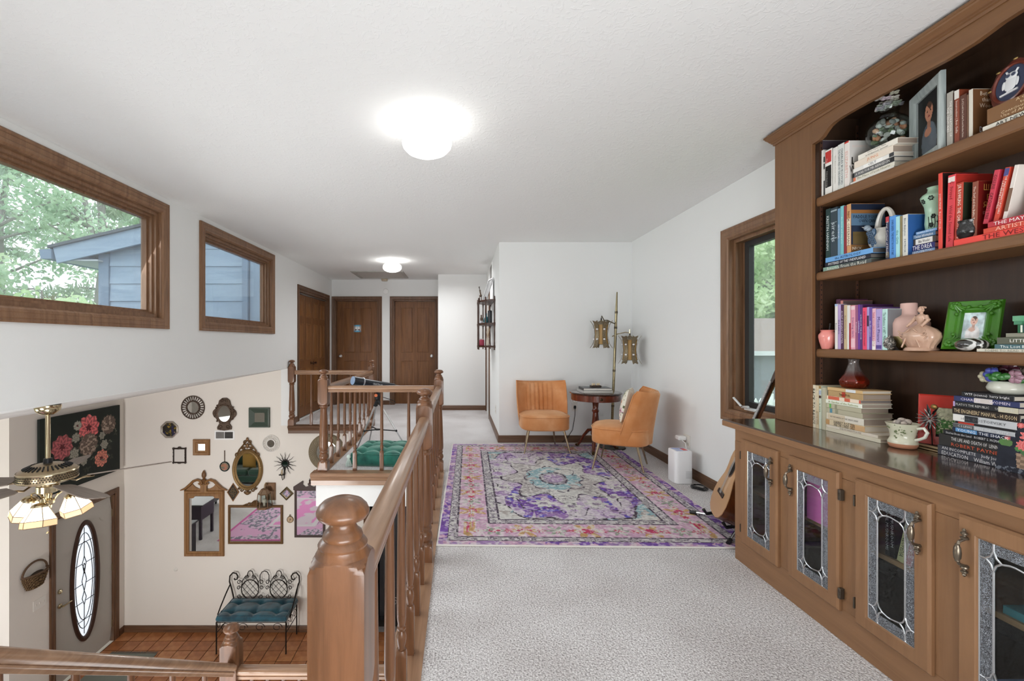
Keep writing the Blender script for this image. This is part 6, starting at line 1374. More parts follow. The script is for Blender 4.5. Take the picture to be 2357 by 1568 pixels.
t = thing('peg_box', 'small wooden peg game on the books of the drum table', 'box', (TX + .0, TY, TZ + .0515)); obj('tray', MB().box(TX - .055, TY - .04, TZ + .0515, TX + .055, TY + .04, TZ + .072, .003), P_('#3a2b20', .5), t)
for k in range(6): obj('peg', MB().lathe([(.006, 0), (.006, .018), (.004, .024)], 8, (TX - .042 + .017 * k, TY - .02 + .012 * (k % 3), TZ + .072)), P_('#d9c6a2', .5), t)
# ------------------------------------------------------------------ pole lamp with two pierced shades
LX, LY = 1.757, 5.27
t = thing('floor_lamp', 'brass pole floor lamp with two pierced metal and amber shades', 'floor lamp', (LX, LY, .0))
obj('base', MB().lathe([(.155, .0005), (.158, .006), (.150, .018), (.05, .028), (.022, .040)], 40, (LX, LY, 0)), P_('#4a4640', .35, .7), t)
P0, P1 = Vector((LX, LY, .03)), Vector((LX + .066, LY, 1.80)); pp_ = lambda s: P0.lerp(P1, s)
pole = obj('pole', MB().tube([pp_(0), pp_(.86), pp_(.87), pp_(1.0)], .0145, 14, rs=[.0155, .0145, .0145, .007]), P_('#8f8468', .25, .95), t)
b = MB()
for s in (.25, .48, .76, .86): b.tube([pp_(s), pp_(s + .014)], .0175, 14)
obj('collar', b, P_('#5b5242', .3, .9), pole)
M_PIERCE, nt, bs = nodemat('pierced_bronze', .45, .5, .6); v = N(nt, 'ShaderNodeTexVoronoi', i_Scale=150.0); nt.links.new(mapping(nt, (1, 1, 1)), v.inputs['Vector']); nt.links.new(ramp(nt, v.outputs['Distance'], [(.2, '#2e2820'), (.5, '#8a7c64')]), bs.inputs['Base Color'])
M_AMB = P_('#b08a4e', .35, name='amber_glass', trans=.15); M_JEWEL = P_('#e8e6ea', .12, coat=.8, name='glass_jewel')
def shade(c, att, s_pts):
    arm = obj('arm', MB().tube(s_pts, .006, 8), M_BRASSB if att else P_('#6b6250', .3, .9), t)
    obj('socket', MB().lathe([(.007, 0), (.009, -.01), (.006, -.02), (.011, -.03)], 10, s_pts[-1]), M_BLACK, arm)
    H = .13; top, bot = c[2] + H, c[2] - H
    am = MB().lathe([(.082, -H * .86), (.070, -H * .45), (.066, 0), (.070, H * .45), (.080, H * .86)], 32, c, cap=False); sh = obj('amber_drum', am, M_AMB, t, smooth=60)
    obj('top_cap', MB().lathe([(.082, H * .86), (.080, H * .9), (.050, H * 1.0), (.012, H * 1.22), (.006, H * 1.32)], 24, c), M_PIERCE, sh)
    b = MB(); b.lathe([(.083, H * .84), (.085, H * .87), (.082, H * .90)], 32, c, cap=False); b.lathe([(.084, -H * .84), (.086, -H * .87), (.083, -H * .90)], 32, c, cap=False); obj('rim', b, M_BRASS, sh)
    for k in range(6):
        a = math.radians(-90 + 60 * k + 8); ca, sa = math.cos(a), math.sin(a); b = MB(); rows = []
        prof = [(-1.12, .116, .030), (-.86, .096, .026), (-.45, .078, .021), (0, .072, .019), (.45, .078, .021), (.86, .094, .026), (1.12, .114, .032)]
        vs = []
        for z, r_, hw in prof:
            for q, dz in ((-1, .10 if abs(z) > 1 else 0), (0, (-.0 if abs(z) > 1 else 0)), (1, .10 if abs(z) > 1 else 0)):
                zz = z + math.copysign(dz, z) * (1 if abs(z) > 1 else 0); rr = r_ + (.010 if abs(z) > 1 and q else 0); vs.append((c[0] + rr * ca - q * hw * sa, c[1] + rr * sa + q * hw * ca, c[2] + zz * H))
        outer = vs; inner = [(x - .003 * ca, y - .003 * sa, z) for x, y, z in vs]; nn = len(vs); fs = []
        for j in range(len(prof) - 1):
            for i in range(2): f = (j * 3 + i, j * 3 + i + 1, (j + 1) * 3 + i + 1, (j + 1) * 3 + i); fs += [f, tuple(nn + q for q in f[::-1])]
            for i in (0, 2): fs.append((j * 3 + i, (j + 1) * 3 + i, nn + (j + 1) * 3 + i, nn + j * 3 + i))
        b.add(outer + inner, fs); pn = obj('pierced_panel', b, M_PIERCE, sh, smooth=50)
        b = MB()
        for z in (-.42, .46): b.ball((c[0] + .080 * ca, c[1] + .080 * sa, c[2] + z * H), .013, 10, 8, 1, 1, .8)
        obj('jewel', b, M_JEWEL, pn) if False else obj('jewels', b, M_JEWEL, t)
A1 = pp_(.79); c1 = (1.641, 5.27, 1.31); A2 = pp_(.715); c2 = (1.93, 5.16, 1.135)
shade(c1, 0, [A1, A1 + Vector((-.05, 0, .022)), A1 + Vector((-.095, 0, .045)), A1 + Vector((-.135, 0, .045)), (c1[0] + .005, c1[1], 1.525), (c1[0], c1[1], 1.495), ])
shade(c2, 1, [A2 + Vector((-.03, .02, -.008)), A2 + Vector((.02, -.02, .02)), A2 + Vector((.09, -.07, .038)), A2 + Vector((.13, -.10, .03)), (c2[0], c2[1], 1.36), (c2[0], c2[1], 1.32)])
# ------------------------------------------------------------------ white air purifier, adapter, cable
c = (1.935, 4.00); t = thing('air_purifier', 'white rounded-box air purifier with a label on top beside the right wall', 'appliance', (c[0], c[1], .0005))
b = MB(); n = 40
def rr_(a, k): ca, sa = math.cos(a), math.sin(a); e = 2 / 5; return (c[0] + .078 * k * math.copysign(abs(ca) ** e, ca), c[1] + .085 * k * math.copysign(abs(sa) ** e, sa))
rows = [(.95, .001), (1, .006), (1, .268), (.975, .276), (.94, .278)]; vs = [(*rr_(2 * PI * i / n, k), z) for k, z in rows for i in range(n)]; b.add(vs, [(j * n + i, j * n + (i + 1) % n, (j + 1) * n + (i + 1) % n, (j + 1) * n + i) for j in range(len(rows) - 1) for i in range(n)] + [tuple(range(n))[::-1], tuple(range(4 * n, 5 * n))]); obj('body', b, P_('#f1f1f2', .35), t, smooth=40)
def lbl(u, v):
    q = np.ones(u.shape + (3,)) * np.array([.84, .88, .95]); q[(u > .62) & (v > .2)] = [.86, .42, .40]; q[(np.sin(v * 60) > .3) & (u < .55)] = [.55, .60, .80]; q[v > .86] = [.5, .6, .9]; return q
me = painted(lbl, .11, .12, 22, 24); me.transform(Matrix.Translation((c[0], c[1] - .06, .2785)) @ Matrix.Rotation(-PI / 2, 4, 'X')); me.materials.append(attr_mat()); obj('top_label', me, None, t)
b = MB()
for i in range(9):
    for j in range(8): b.box(c[0] + .012 + i * .006, c[1] - .0862, .05 + j * .008, c[0] + .0155 + i * .006, c[1] - .0845, .0535 + j * .008)
obj('vent_holes', b, P_('#b9b9bb', .5), t, smooth=None)
t = plate('wall_outlet', 'white wall outlet with a white power adapter above the air purifier', (XR - .001, 4.20, .31), (0, 1, 0), (-1, 0, 0), .115, .118, [('socket', .026, -.022, .03, .03, '#cfcbc2'), ('socket', -.026, -.022, .03, .03, '#cfcbc2')])
obj('adapter', MB().box(XR - .085, 4.19, .315, XR - .008, 4.265, .355, .008), M_WHITE, t); obj('cord', MB().tube([(XR - .05, 4.20, .32), (XR - .04, 4.16, .30), (XR - .03, 4.13, .2), (XR - .03, 4.10, .05), (2.0, 4.05, .012)], .0035, 6), M_WHITE, t)
b = MB(); rs = random.Random(6)
for k in range(4):
    rr = .075 - .008 * k; b.tube([(2.0 + (rr + rs.uniform(-.004, .004)) * .8 * math.cos(a), 3.80 + rr * math.sin(a), .006 + .004 * k + .006 * abs(math.sin(2 * a))) for a in np.linspace(0, 2 * PI, 25)[:-1]], .0032, 6, closed=True)
tag(obj('cable_coil', b, M_BLACK), 'black coiled cable on the carpet by the right baseboard', 'cable')
# ------------------------------------------------------------------ guitar on its stand
gt = thing('acoustic_guitar', 'acoustic guitar leaning on a stand behind the cabinet end', 'guitar', (1.70, 2.98, .05))
_nh = Vector((-.94, .342, 0)); _gu = (Vector((0, 0, .933)) - _nh * .36).normalized(); _gn = (_nh * .933 + Vector((0, 0, .36))).normalized(); G = frame((1.655, 2.985, .098), _gu.cross(_gn), _gu); half = [(0, 0), (.08, .004), (.140, .025), (.180, .065), (.192, .12), (.183, .175), (.155, .225), (.128, .265), (.122, .295), (.130, .335), (.141, .375), (.138, .415), (.115, .452), (.07, .476), (0, .482)]
out_ = half + [(-x, y) for x, y in half[::-1][1:-1]]
def gm(pl, d0, d1): b = MB(); b.prism(pl, d0, d1, 'z', M=G); return b
obj('body', gm(out_, -.098, -.003), wood('guitar_side', '#3b1c0d', '#6b3616', 'z', .22, coat=.6), gt, smooth=50); obj('soundboard', gm([(x * .985, .241 + (y - .241) * .985) for x, y in out_], -.003, .001), P_('#c79d72', .3, coat=.3, name='spruce_top'), gt, smooth=None)
obj('sound_hole', MB().lathe([(.048, .0008), (.048, .0016)], 28, M=G @ Matrix.Translation((0, .325, 0))), P_('#120c09', .8), gt)
obj('rosette', MB().lathe([(.048, .0008), (.048, .0022), (.058, .0022), (.058, .0008)], 28, M=G @ Matrix.Translation((0, .325, 0)), cap=False), P_('#5b3a22', .4), gt)
obj('bridge', MB().box(-.075, .135, .0, .075, .165, .009, .003, M=G), P_('#2a1a12', .4), gt); obj('neck', MB().box(-.024, .40, .002, .024, .93, .012, .002, M=G), P_('#2e1d14', .35), gt); obj('neck_back', MB().tube([G @ Vector((0, .45, -.004)), G @ Vector((0, .93, -.004))], .021, 10, flat=.8), P_('#5a3218', .3), gt)
obj('headstock', MB().prism([(-.026, .93), (.026, .93), (.036, .98), (.034, 1.09), (-.034, 1.09), (-.036, .98)], -.012, .006, 'z', M=G), P_('#3a2114', .3), gt)
b = MB()
for k in range(6): b.tube([G @ Vector((-.018 + .0072 * k, .15, .010)), G @ Vector((-.016 + .0064 * k, .935, .014))], .0007, 4)
obj('strings', b, M_STEEL, gt)
b = MB(); 
for k in range(14): b.box(-.024, .50 + .03 * k, .0118, .024, .502 + .03 * k, .0132, M=G)
obj('frets', b, M_STEEL, gt, smooth=None)
gs = thing('guitar_stand', 'black guitar stand with silver feet poking past the cabinet corner', 'stand', (1.78, 2.98, 0))
b = MB(); b.tube([(1.86, 2.985, .05), (1.90, 2.985, .20), (2.03, 2.985, .62)], .011, 8); obj('post', b, M_BLACK, gs)
b = MB(); b.tube([(1.86, 3.10, .075), (1.68, 3.10, .055), (1.66, 3.10, .085)], .011, 8); b.tube([(1.86, 2.87, .075), (1.68, 2.87, .055), (1.66, 2.87, .085)], .011, 8); b.tube([(1.86, 2.87, .075), (1.86, 3.10, .075)], .011, 8); obj('cradle', b, M_BLACK, gs)
for (x, y) in ((1.615, 2.735), (1.64, 3.22), (2.04, 2.985)):
    b = MB(); b.tube([(1.86, 2.985, .06), (x, y, .022)], .008, 8); lg = obj('leg', b, M_STEEL, gs); b = MB(); b.tube([(x + (1.86 - x) * .10, y + (2.985 - y) * .10, .026), (x - (1.86 - x) * .03, y - (2.985 - y) * .03, .018)], .013, 8); obj('rubber_foot', b, M_BLACK, lg)
# ------------------------------------------------------------------ floor cushion and telescope
m, nt, bs = nodemat('green_velvet', .6, .3); bs.inputs['Sheen Weight'].default_value = .8; bs.inputs['Sheen Tint'].default_value = (.6, 1, .85, 1); n1 = N(nt, 'ShaderNodeTexNoise', i_Scale=9.0, i_Detail=3.0); nt.links.new(mapping(nt, (1, 1, 1)), n1.inputs[0]); nt.links.new(ramp(nt, n1.outputs[0], [(.35, '#0f4f45'), (.65, '#1f7363')]), bs.inputs['Base Color']); M_GV = m
def tufted(name, label, cat, loc, rz, sx, sy, h, mat, nx, ny, dep, tassel=None, bcol=None, drape=None):
    t = thing(name, label, cat, loc, rz); tx = [(i + .5) / nx * 2 - 1 for i in range(nx)]; ty = [(j + .5) / ny * 2 - 1 for j in range(ny)]
    def top(u, v):
        x, y = u * 2 - 1, v * 2 - 1; ex = 1 - abs(x) ** 8; ey = 1 - abs(y) ** 8; z = h * (.80 + .20 * (max(0, 1 - x ** 4) * max(0, 1 - y ** 4)) ** .5)
        d = min((((x - a) * sx) ** 2 + ((y - c) * sy) ** 2) for a in tx for c in ty); z -= dep * math.exp(-d / .0028)
        dl = min(min(abs(x - a) * sx for a in tx) + 0, min(abs(y - c) * sy for c in ty)); z -= dep * .30 * math.exp(-dl ** 2 / .0006)
        k = 1 - .02 * (1 - ex) ; return (x * sx * k, y * sy * k, z)
    b = MB(); n = 49; b.grid(top, n, n); ring = [i for i in range(n)] + [j * n + n - 1 for j in range(1, n)] + [(n - 1) * n + i for i in range(n - 2, -1, -1)] + [j * n for j in range(n - 2, 0, -1)]
    prev = ring; rows = [(1.035, .70), (1.055, .45), (1.045, .20), (.99, .02)]; m_ = len(ring)
    for q, (k, zz) in enumerate(rows):
        st_ = len(b.v); b.v += [(b.v[i][0] * k * (1 + .006 * math.sin(i * 1.7) * (q in (1, 2))), b.v[i][1] * k * (1 + .006 * math.sin(i * 1.7) * (q in (1, 2))), h * zz) for i in ring]; cur = list(range(st_, st_ + m_)); b.f += [(prev[i], prev[(i + 1) % m_], cur[(i + 1) % m_], cur[i]) for i in range(m_)]; prev = cur
    b.f.append(tuple(prev))
    obj('pad', b, mat, t, world=False, smooth=70)
    obj('welt', MB().tube([(v_[0] * 1.022, v_[1] * 1.022, h * .775) for v_ in [b.v[i] for i in ring]], .006, 6, closed=True), mat, t, world=False)
    bt = MB()
    for a in tx:
        for c in ty: bt.ball((a * sx, c * sy, top((a + 1) / 2, (c + 1) / 2)[2] + .004), .012, 8, 6, 1, 1, .5)
    obj('buttons', bt, mat, t, world=False)
    if tassel:
        for sx_, sy_ in tassel:
            x, y = sx * 1.04 * sx_, sy * 1.04 * sy_; tb = MB(); tb.ball((x * 1.02, y * 1.02, h * .62), .022, 10, 8); 
            for k in range(14): a = k * .45; tb.tube([(x * 1.02, y * 1.02, h * .58), (x * 1.02 + .018 * math.cos(a), y * 1.02 + .018 * math.sin(a), h * .35), (x * 1.02 + .030 * math.cos(a), y * 1.02 + .030 * math.sin(a), .006)], .0035, 5)
            obj('tassel', tb, P_('#cfe0d8', .9), t, world=False)
    return t
tufted('floor_cushion', 'big green tufted floor cushion with pale tassels behind the short railing', 'cushion', (-.735, 4.755, .0005), math.radians(-5), .305, .29, .155, M_GV, 3, 3, .045, tassel=[(-1, -1), (1, 1)])
ts = thing('telescope', 'navy refractor telescope on a silver tripod behind the railing', 'telescope', (-.94, 5.3, 0))
F0, F1 = Vector((-1.167, 5.0, .800)), Vector((-.69, 5.45, .672)); ax = (F1 - F0).normalized(); Lt = (F1 - F0).length; T = Matrix.Translation(F0) @ ax.to_track_quat('Z', 'Y').to_matrix().to_4x4(); M_NAVY = P_('#1d222c', .3, coat=.3)
tb = obj('tube', MB().lathe([(.050, .0), (.050, .13), (.042, .135), (.041, Lt - .12), (.030, Lt - .10), (.028, Lt - .02)], 28, M=T), M_NAVY, ts)
obj('dew_ring', MB().lathe([(.0515, .115), (.0525, .118), (.0525, .128), (.0515, .131)], 28, M=T, cap=False), P_('#c9ccd2', .3, .8), tb); obj('lens', MB().lathe([(.047, .004), (.047, -.001)], 28, M=T), P_('#8ea6c4', .1, coat=1), tb)
obj('focuser', MB().lathe([(.020, Lt - .02), (.020, Lt + .08), (.014, Lt + .085), (.014, Lt + .12)], 16, M=T), M_STEEL, tb)
b = MB(); b.tube([T @ Vector((0, -.045, Lt - .16)), T @ Vector((0, -.045, Lt - .06))], .012, 10); b.box(-.012, -.06, Lt - .15, .012, -.035, Lt - .12, M=T); obj('finder_scope', b, M_BLACK, tb)
lt = Vector((.02, -.70, .70)).normalized(); lc = F0 + ax * .30; nn = (Vector((0, -1, .12)) - ax * Vector((0, -1, .12)).dot(ax)).normalized(); upv = nn.cross(ax)
text('CELESTRON', .13, .018, frame(lc + nn * .0425, ax, nn.cross(ax) if (nn.cross(ax)).z > 0 else ax.cross(nn)), P_('#e8e8ea', .5), ts, 'lettering')
hub = Vector((-.944, 5.27, .56)); b = MB(); b.lathe([(.030, 0), (.034, .02), (.028, .06), (.020, .08)], 16, tuple(hub)); b.tube([hub + Vector((0, 0, .07)), F0 + ax * .30 + Vector((0, 0, -.03))], .018, 10); obj('mount_head', b, M_BLACK, ts)
b = MB(); b.lathe([(.018, 0), (.018, .02)], 14, M=Matrix.Translation(hub + Vector((-.01, -.03, .05))) @ Matrix.Rotation(PI / 2, 4, 'X')); obj('orange_knob', b, P_('#e2713a', .4), ts)
b = MB(); b.tube([hub + Vector((.02, -.01, .04)), hub + Vector((.10, -.04, .02)), hub + Vector((.17, -.05, 0)), hub + Vector((.21, -.05, -.02)), hub + Vector((.19, -.07, -.04)), hub + Vector((.16, -.06, -.02))], .004, 6); obj('pan_handle', b, M_BLACK, ts)
spr = []
for k, e in enumerate(((-1.165, 5.19), (-.595, 5.20), (-1.10, 5.58))):
    e = Vector((*e, .004)); s0 = hub + (e - hub).normalized() * .03; d = (e - s0); lg = obj('leg', MB().tube([s0, s0 + d * .60], .011, 8), M_STEEL, ts); obj('lower_leg', MB().tube([s0 + d * .55, e], .008, 8), P_('#a9a9ab', .3, .9), lg); obj('foot', MB().tube([e + Vector((0, 0, .014)), e], .011, 8), M_BLACK, lg); spr.append(s0 + d * .62)
    obj('leg_joint', MB().tube([s0 - d * .03, s0 + d * .10], .017, 8), M_BLACK, lg)
cen = (spr[0] + spr[1] + spr[2]) / 3; b = MB()
for q in spr: b.tube([q, cen], .007, 6); b.ball(q, .014, 8, 6)
b.lathe([(.03, -.006), (.03, .006)], 12, tuple(cen)); obj('spreader', b, M_BLACK, ts)
# ------------------------------------------------------------------ what-not shelf on the hall wall
ws = thing('wall_shelf', 'dark spindle what-not shelf with three tiers on the hall right wall', 'shelf', (.40, 6.57, 1.17))
PS = [(.474, 6.14), (.36, 6.24), (.275, 6.42), (.275, 6.72), (.36, 6.90), (.474, 7.0)]; M_DW = wood('dark_walnut', '#2f1b12', '#4c2d1d', 'z', .35)
for z in (1.171, 1.485, 1.805): obj('shelf', MB().prism([(.485, 6.13)] + PS + [(.485, 7.01)], z - .022, z, 'z'), M_DW, ws, smooth=None)
for (x, y) in PS:
    prof = [(.004, 1.115), (.011, 1.122), (.006, 1.134), (.012, 1.146), (.012, 1.175)]
    for za, zb_ in ((1.175, 1.465), (1.49, 1.785)):
        prof += [(.008, za + .006), (.010, za + .02), (.008, za + .06), (.0095, (za + zb_) / 2), (.008, zb_ - .06), (.010, zb_ - .02), (.013, zb_), (.013, zb_ + .022)]
    prof += [(.008, 1.815), (.012, 1.826), (.009, 1.838), (.002, 1.846)]
    obj('spindle', MB().lathe(prof, 10, (x, y, 0)), M_DW, ws)
pframe('photo_frame', 'black backed photo frame tilted on top of the what-not shelf', 'photo frame', (.36, 6.45, 1.8055), math.radians(-80), .26, .33, [(0, 0), (.02, 0), (.02, .012), (0, .012)], P_('#c9c9c9', .35), lambda u, v: np.stack([.5 + .2 * vnoise(u, v, 2, 5)] * 3, -1), lean=.30, back='#141416', px=(12, 16))
def small(name, label, cat, c, parts):
    t = thing(name, label, cat, c)
    for nm, prof, col in parts: obj(nm, MB().lathe(prof, 16, c), P_(col, .35), t)
    return t
t = thing('deer_figure', 'tiny antlered figure on top of the what-not shelf', 'figurine', (.315, 6.70, 1.8055)); b = MB(); o_ = Vector((.315, 6.70, 1.8055)); b.ball(o_ + Vector((0, 0, .10)), .022, 10, 8, 1, 1.5, .9); b.tube([o_ + Vector((0, -.02, .11)), o_ + Vector((-.01, -.03, .16))], .010, 8); b.ball(o_ + Vector((-.012, -.035, .17)), .013, 8, 6)
for sx in (-1, 1):
    for sy in (-1, 1): b.tube([o_ + Vector((sx * .012, sy * .022, .09)), o_ + Vector((sx * .013, sy * .024, .0))], .005, 6)
obj('body', b, P_('#5b4a3c', .5), t); b = MB()
for s in (-1, 1): b.tube([o_ + Vector((-.012, -.035 + s * .006, .18)), o_ + Vector((-.02, -.035 + s * .03, .20)), o_ + Vector((-.02, -.035 + s * .045, .225))], .0035, 5); b.tube([o_ + Vector((-.02, -.035 + s * .03, .20)), o_ + Vector((-.03, -.035 + s * .02, .225))], .003, 5)
obj('antlers', b, P_('#3a2c22', .5), t)
small('teal_bottle', 'small teal bottle on the middle tier of the what-not shelf', 'bottle', (.375, 6.34, 1.4855), [('body', [(.02, 0), (.034, .01), (.038, .04), (.030, .07), (.012, .095), (.011, .13), (.014, .135)], '#2f6f78')])
small('white_figure', 'small white ornament on the middle tier of the what-not shelf', 'ornament', (.315, 6.52, 1.4855), [('base', [(.028, 0), (.030, .02), (.022, .04)], '#dcdce2'), ('top', [(.015, .04), (.02, .07), (.008, .10), (.014, .115), (.002, .13)], '#6d5a48')])
small('red_candle_jar', 'small raspberry red jar on the lowest tier of the what-not shelf', 'jar', (.32, 6.46, 1.1715), [('jar', [(.032, 0), (.036, .004), (.036, .075), (.030, .085)], '#a83a52'), ('lid', [(.030, .085), (.031, .098), (.004, .100)], '#c9b8b4')])
t = small('dried_flower_vase', 'pale vase of dried twigs on the lowest tier of the what-not shelf', 'vase', (.395, 6.33, 1.1715), [('vase', [(.028, 0), (.030, .006), (.020, .04), (.018, .09), (.024, .10)], '#d8cdbd')]); b = MB(); rs = random.Random(1)
for k in range(16): a = rs.uniform(0, 6.3); b.tube([(.395, 6.33, 1.26), (.395 + .014 * math.cos(a), 6.33 + .014 * math.sin(a), 1.34), (.395 + .03 * math.cos(a), 6.33 + .03 * math.sin(a), 1.39 + rs.uniform(0, .05))], .002, 5)
obj('twigs', b, P_('#c4ab86', .8), t)
small('dark_picture_block', 'dark block standing on the middle tier beside the teal bottle', 'ornament', (.42, 6.24, 1.4855), [('block', [(.03, 0), (.03, .16), (.02, .17)], '#26282b')])
# black furniture edge and picture at the far left of the foyer
o = thing('console_cabinet', 'black cabinet top just entering the frame at the far left', 'cabinet', (-5.35, 4.75, ZF)); obj('top', MB().box(-5.75, 4.60, ZF + .80, -5.005, 4.97, ZF + .835, .006), M_BLACK, o); obj('body', MB().box(-5.72, 4.63, ZF + .08, -5.03, 4.965, ZF + .80), M_BLACK, o, smooth=None)
for (x, y) in ((-5.70, 4.65), (-5.05, 4.65), (-5.70, 4.94), (-5.05, 4.94)): obj('leg', MB().box(x - .02, y - .02, ZF, x + .02, y + .02, ZF + .08), M_BLACK, o, smooth=None)
# ------------------------------------------------------------------ mirror wall of the foyer
MY = 6.681; KM = MY / F
def mw(xi, yi): return ((xi - CX) * KM, MY, CAMZ - (yi - CY) * KM)
def px(n): return n * KM
def ellipse(c, a, b_, n=40): return [(Vector((c[0] + a * math.cos(2 * PI * k / n), c[1], c[2] + b_ * math.sin(2 * PI * k / n))), Vector((math.cos(2 * PI * k / n), 0, math.sin(2 * PI * k / n))), Vector((0, -1, 0))) for k in range(n)]
def disc(mb, c, a, b_, y0, y1, n=40): mb.prism([(c[0] + a * math.cos(2 * PI * k / n), c[2] + b_ * math.sin(2 * PI * k / n)) for k in range(n)], c[1] - y1, c[1] - y0, 'y'); return mb
def spiral(c, r0, turns, a0, s=1, n=14, y=0.012): return [(c[0] + r0 * (1 - .75 * k / n) * math.cos(a0 + s * turns * 2 * PI * k / n), c[1] - y, c[2] + r0 * (1 - .75 * k / n) * math.sin(a0 + s * turns * 2 * PI * k / n)) for k in range(n + 1)]
M_GOLD = P_('#8a6e45', .4, .55, name='antique_gold'); M_GOLDD = P_('#6b4e2e', .42, .4, name='dark_gold'); M_WALN = wood('frame_walnut', '#7a5430', '#9c7347', 'z', .4); M_BRZ = P_('#4f3d2f', .45, .3, name='carved_bronze')
def backed(name, label, cat, c, bottom): return thing(name, label, cat, (c[0], MY, bottom))
# octagonal tray
c = mw(391, 989); t = backed('painted_tray', 'silver rimmed octagonal tray with a dark floral centre, leftmost on the wall', 'tray', c, c[2] - .13)
oc8 = lambda r: [(c[0] + r * math.cos(PI / 8 + PI / 4 * k) * 1.02, c[2] + r * math.sin(PI / 8 + PI / 4 * k)) for k in range(8)]
obj('rim', MB().sweep([(-.02, 0), (.0, .0), (.002, .020), (-.006, .024), (-.022, .010)], [(Vector((x, MY, z)), Vector((x - c[0], 0, z - c[2])).normalized() * 1.08, Vector((0, -1, 0))) for x, z in oc8(.128)], True), P_('#b5ada2', .3, .6), t, smooth=40)
def dflor(u, v): n = vnoise(u, v, 12, 7, 4); n2 = vnoise(u, v, 15, 7, 4); q = np.stack([.20 + .35 * (n > .55), .19 + .27 * (n > .55), .17 + .2 * (n2 > .6)], -1); return q * (.7 + .6 * n[..., None])
me = painted(dflor, .215, .215, 30, 30); me.transform(Matrix.Translation((c[0], MY - .008, c[2] - .1075))); me.materials.append(attr_mat(rough=.3))
bm = bmesh.new(); bm.from_mesh(me); bmesh.ops.delete(bm, geom=[f for f in bm.faces if (abs(f.calc_center_median().x - c[0]) + abs(f.calc_center_median().z - c[2])) > .152], context='FACES'); bm.to_mesh(me); bm.free(); obj('painted_centre', me, None, t)
# bamboo ring mirror
c = mw(445, 938); t = backed('rattan_mirror', 'round mirror with a looped brown rattan ring', 'mirror', c, c[2] - .17); b = MB()
for k in range(26):
    a = 2 * PI * k / 26; a2 = a + 2 * PI / 26 * .9; q = lambda r, an, y: (c[0] + r * math.cos(an), MY - y, c[2] + r * math.sin(an)); b.tube([q(.095, a, .012), q(.14, a - .01, .016), q(.166, a + .05, .012), q(.168, (a + a2) / 2, .012), q(.160, a2 - .03, .012), q(.13, a2 + .0, .016), q(.092, a2, .014)], .0045, 5)
obj('loops', b, P_('#3e2d22', .6), t); b = MB(); b.sweep([(-.005, .006), (.005, .006), (.005, .016), (-.005, .016)], ellipse(c, .168, .168), True); b.sweep([(-.012, .0), (.010, .0), (.008, .014), (-.010, .016)], ellipse(c, .094, .094), True); obj('rings', b, P_('#4a382a', .55), t, smooth=40); obj('glass', disc(MB(), c, .088, .088, .002, .006), M_MIRROR, t, smooth=30)
# carved bronze mirror
c = mw(518, 953); t = backed('carved_mirror', 'carved dark bronze oval mirror above the wall vent', 'mirror', c, c[2] - .23); b = MB()
ol = [];
for k in range(48):
    a = 2 * PI * k / 48; rx = .155 + .018 * math.cos(4 * a + .2); rz_ = .165 + .02 * math.cos(6 * a); ol.append((c[0] + rx * math.cos(a) * (1 - .12 * (math.sin(a) < -.7)), c[2] + .01 + rz_ * math.sin(a)))
b.prism(ol, MY - .022, MY, 'y'); b.prism([(c[0] + x, c[2] + z) for x, z in ((-.09, .14), (.09, .14), (.075, .20), (.03, .235), (-.03, .235), (-.075, .20))], MY - .026, MY, 'y'); b.prism([(c[0] + x, c[2] + z) for x, z in ((-.10, -.225), (0, -.24), (.10, -.225), (.105, -.19), (.075, -.14), (-.075, -.14), (-.105, -.19))], MY - .026, MY, 'y'); obj('frame', b, M_BRZ, t, smooth=25)
b = MB(); rs = random.Random(8)
for k in range(60):
    a = rs.uniform(0, 2 * PI); r_ = rs.uniform(.112, .150); b.ball((c[0] + r_ * math.cos(a), MY - .022, c[2] + .01 + r_ * 1.06 * math.sin(a)), rs.uniform(.008, .017), 7, 5, 1, .6, 1)
for s in (-1, 1): b.tube(spiral((c[0] + s * .035, MY, c[2] + .20), .028, 1.2, PI / 2, s, y=.028), .006, 6); b.tube(spiral((c[0] + s * .05, MY, c[2] - .19), .035, 1.2, -PI / 2, s, y=.028), .007, 6)
obj('carving', b, M_BRZ, t); obj('inner_rim', MB().sweep([(-.01, .018), (.012, .018), (.010, .030), (-.006, .028)], ellipse((c[0], MY, c[2] + .005), .094, .122), True), M_BRZ, t, smooth=40); obj('glass', disc(MB(), (c[0], MY, c[2] + .005), .092, .120, .02, .024), M_MIRROR, t)
def rmirror(name, label, xi0, xi1, y0, y1, prof, mat, cat='mirror', glass=None, smooth=25):
    a, b_ = mw(xi0, y1), mw(xi1, y0); fw = max(p[0] for p in prof); c = ((a[0] + b_[0]) / 2, MY, (a[2] + b_[2]) / 2); hw, hh = (b_[0] - a[0]) / 2 - fw, (b_[2] - a[2]) / 2 - fw
    t = backed(name, label, cat, c, a[2]); obj('frame', rframe(MB(), c, (1, 0, 0), (0, 0, 1), (0, -1, 0), hw, hh, prof), mat, t, smooth=smooth)
    obj('glass', MB().box(c[0] - hw - .003, MY - .008, c[2] - hh - .003, c[0] + hw + .003, MY - .004, c[2] + hh + .003), glass or M_MIRROR, t, smooth=None); return t, c, hw, hh
rmirror('square_mirror', 'square mirror in a deep dark green frame', 574, 622, 938, 984, [(0, .004), (0, .012), (.06, .038), (.074, .034), (.078, .0), (0, 0)], P_('#3d4a3f', .4))
rmirror('square_mirror', 'small square mirror in a stepped gold wood frame', 445.5, 484, 1011, 1048, [(0, .004), (0, .014), (.02, .018), (.03, .028), (.06, .034), (.068, .024), (.070, 0), (0, 0)], M_WALN)
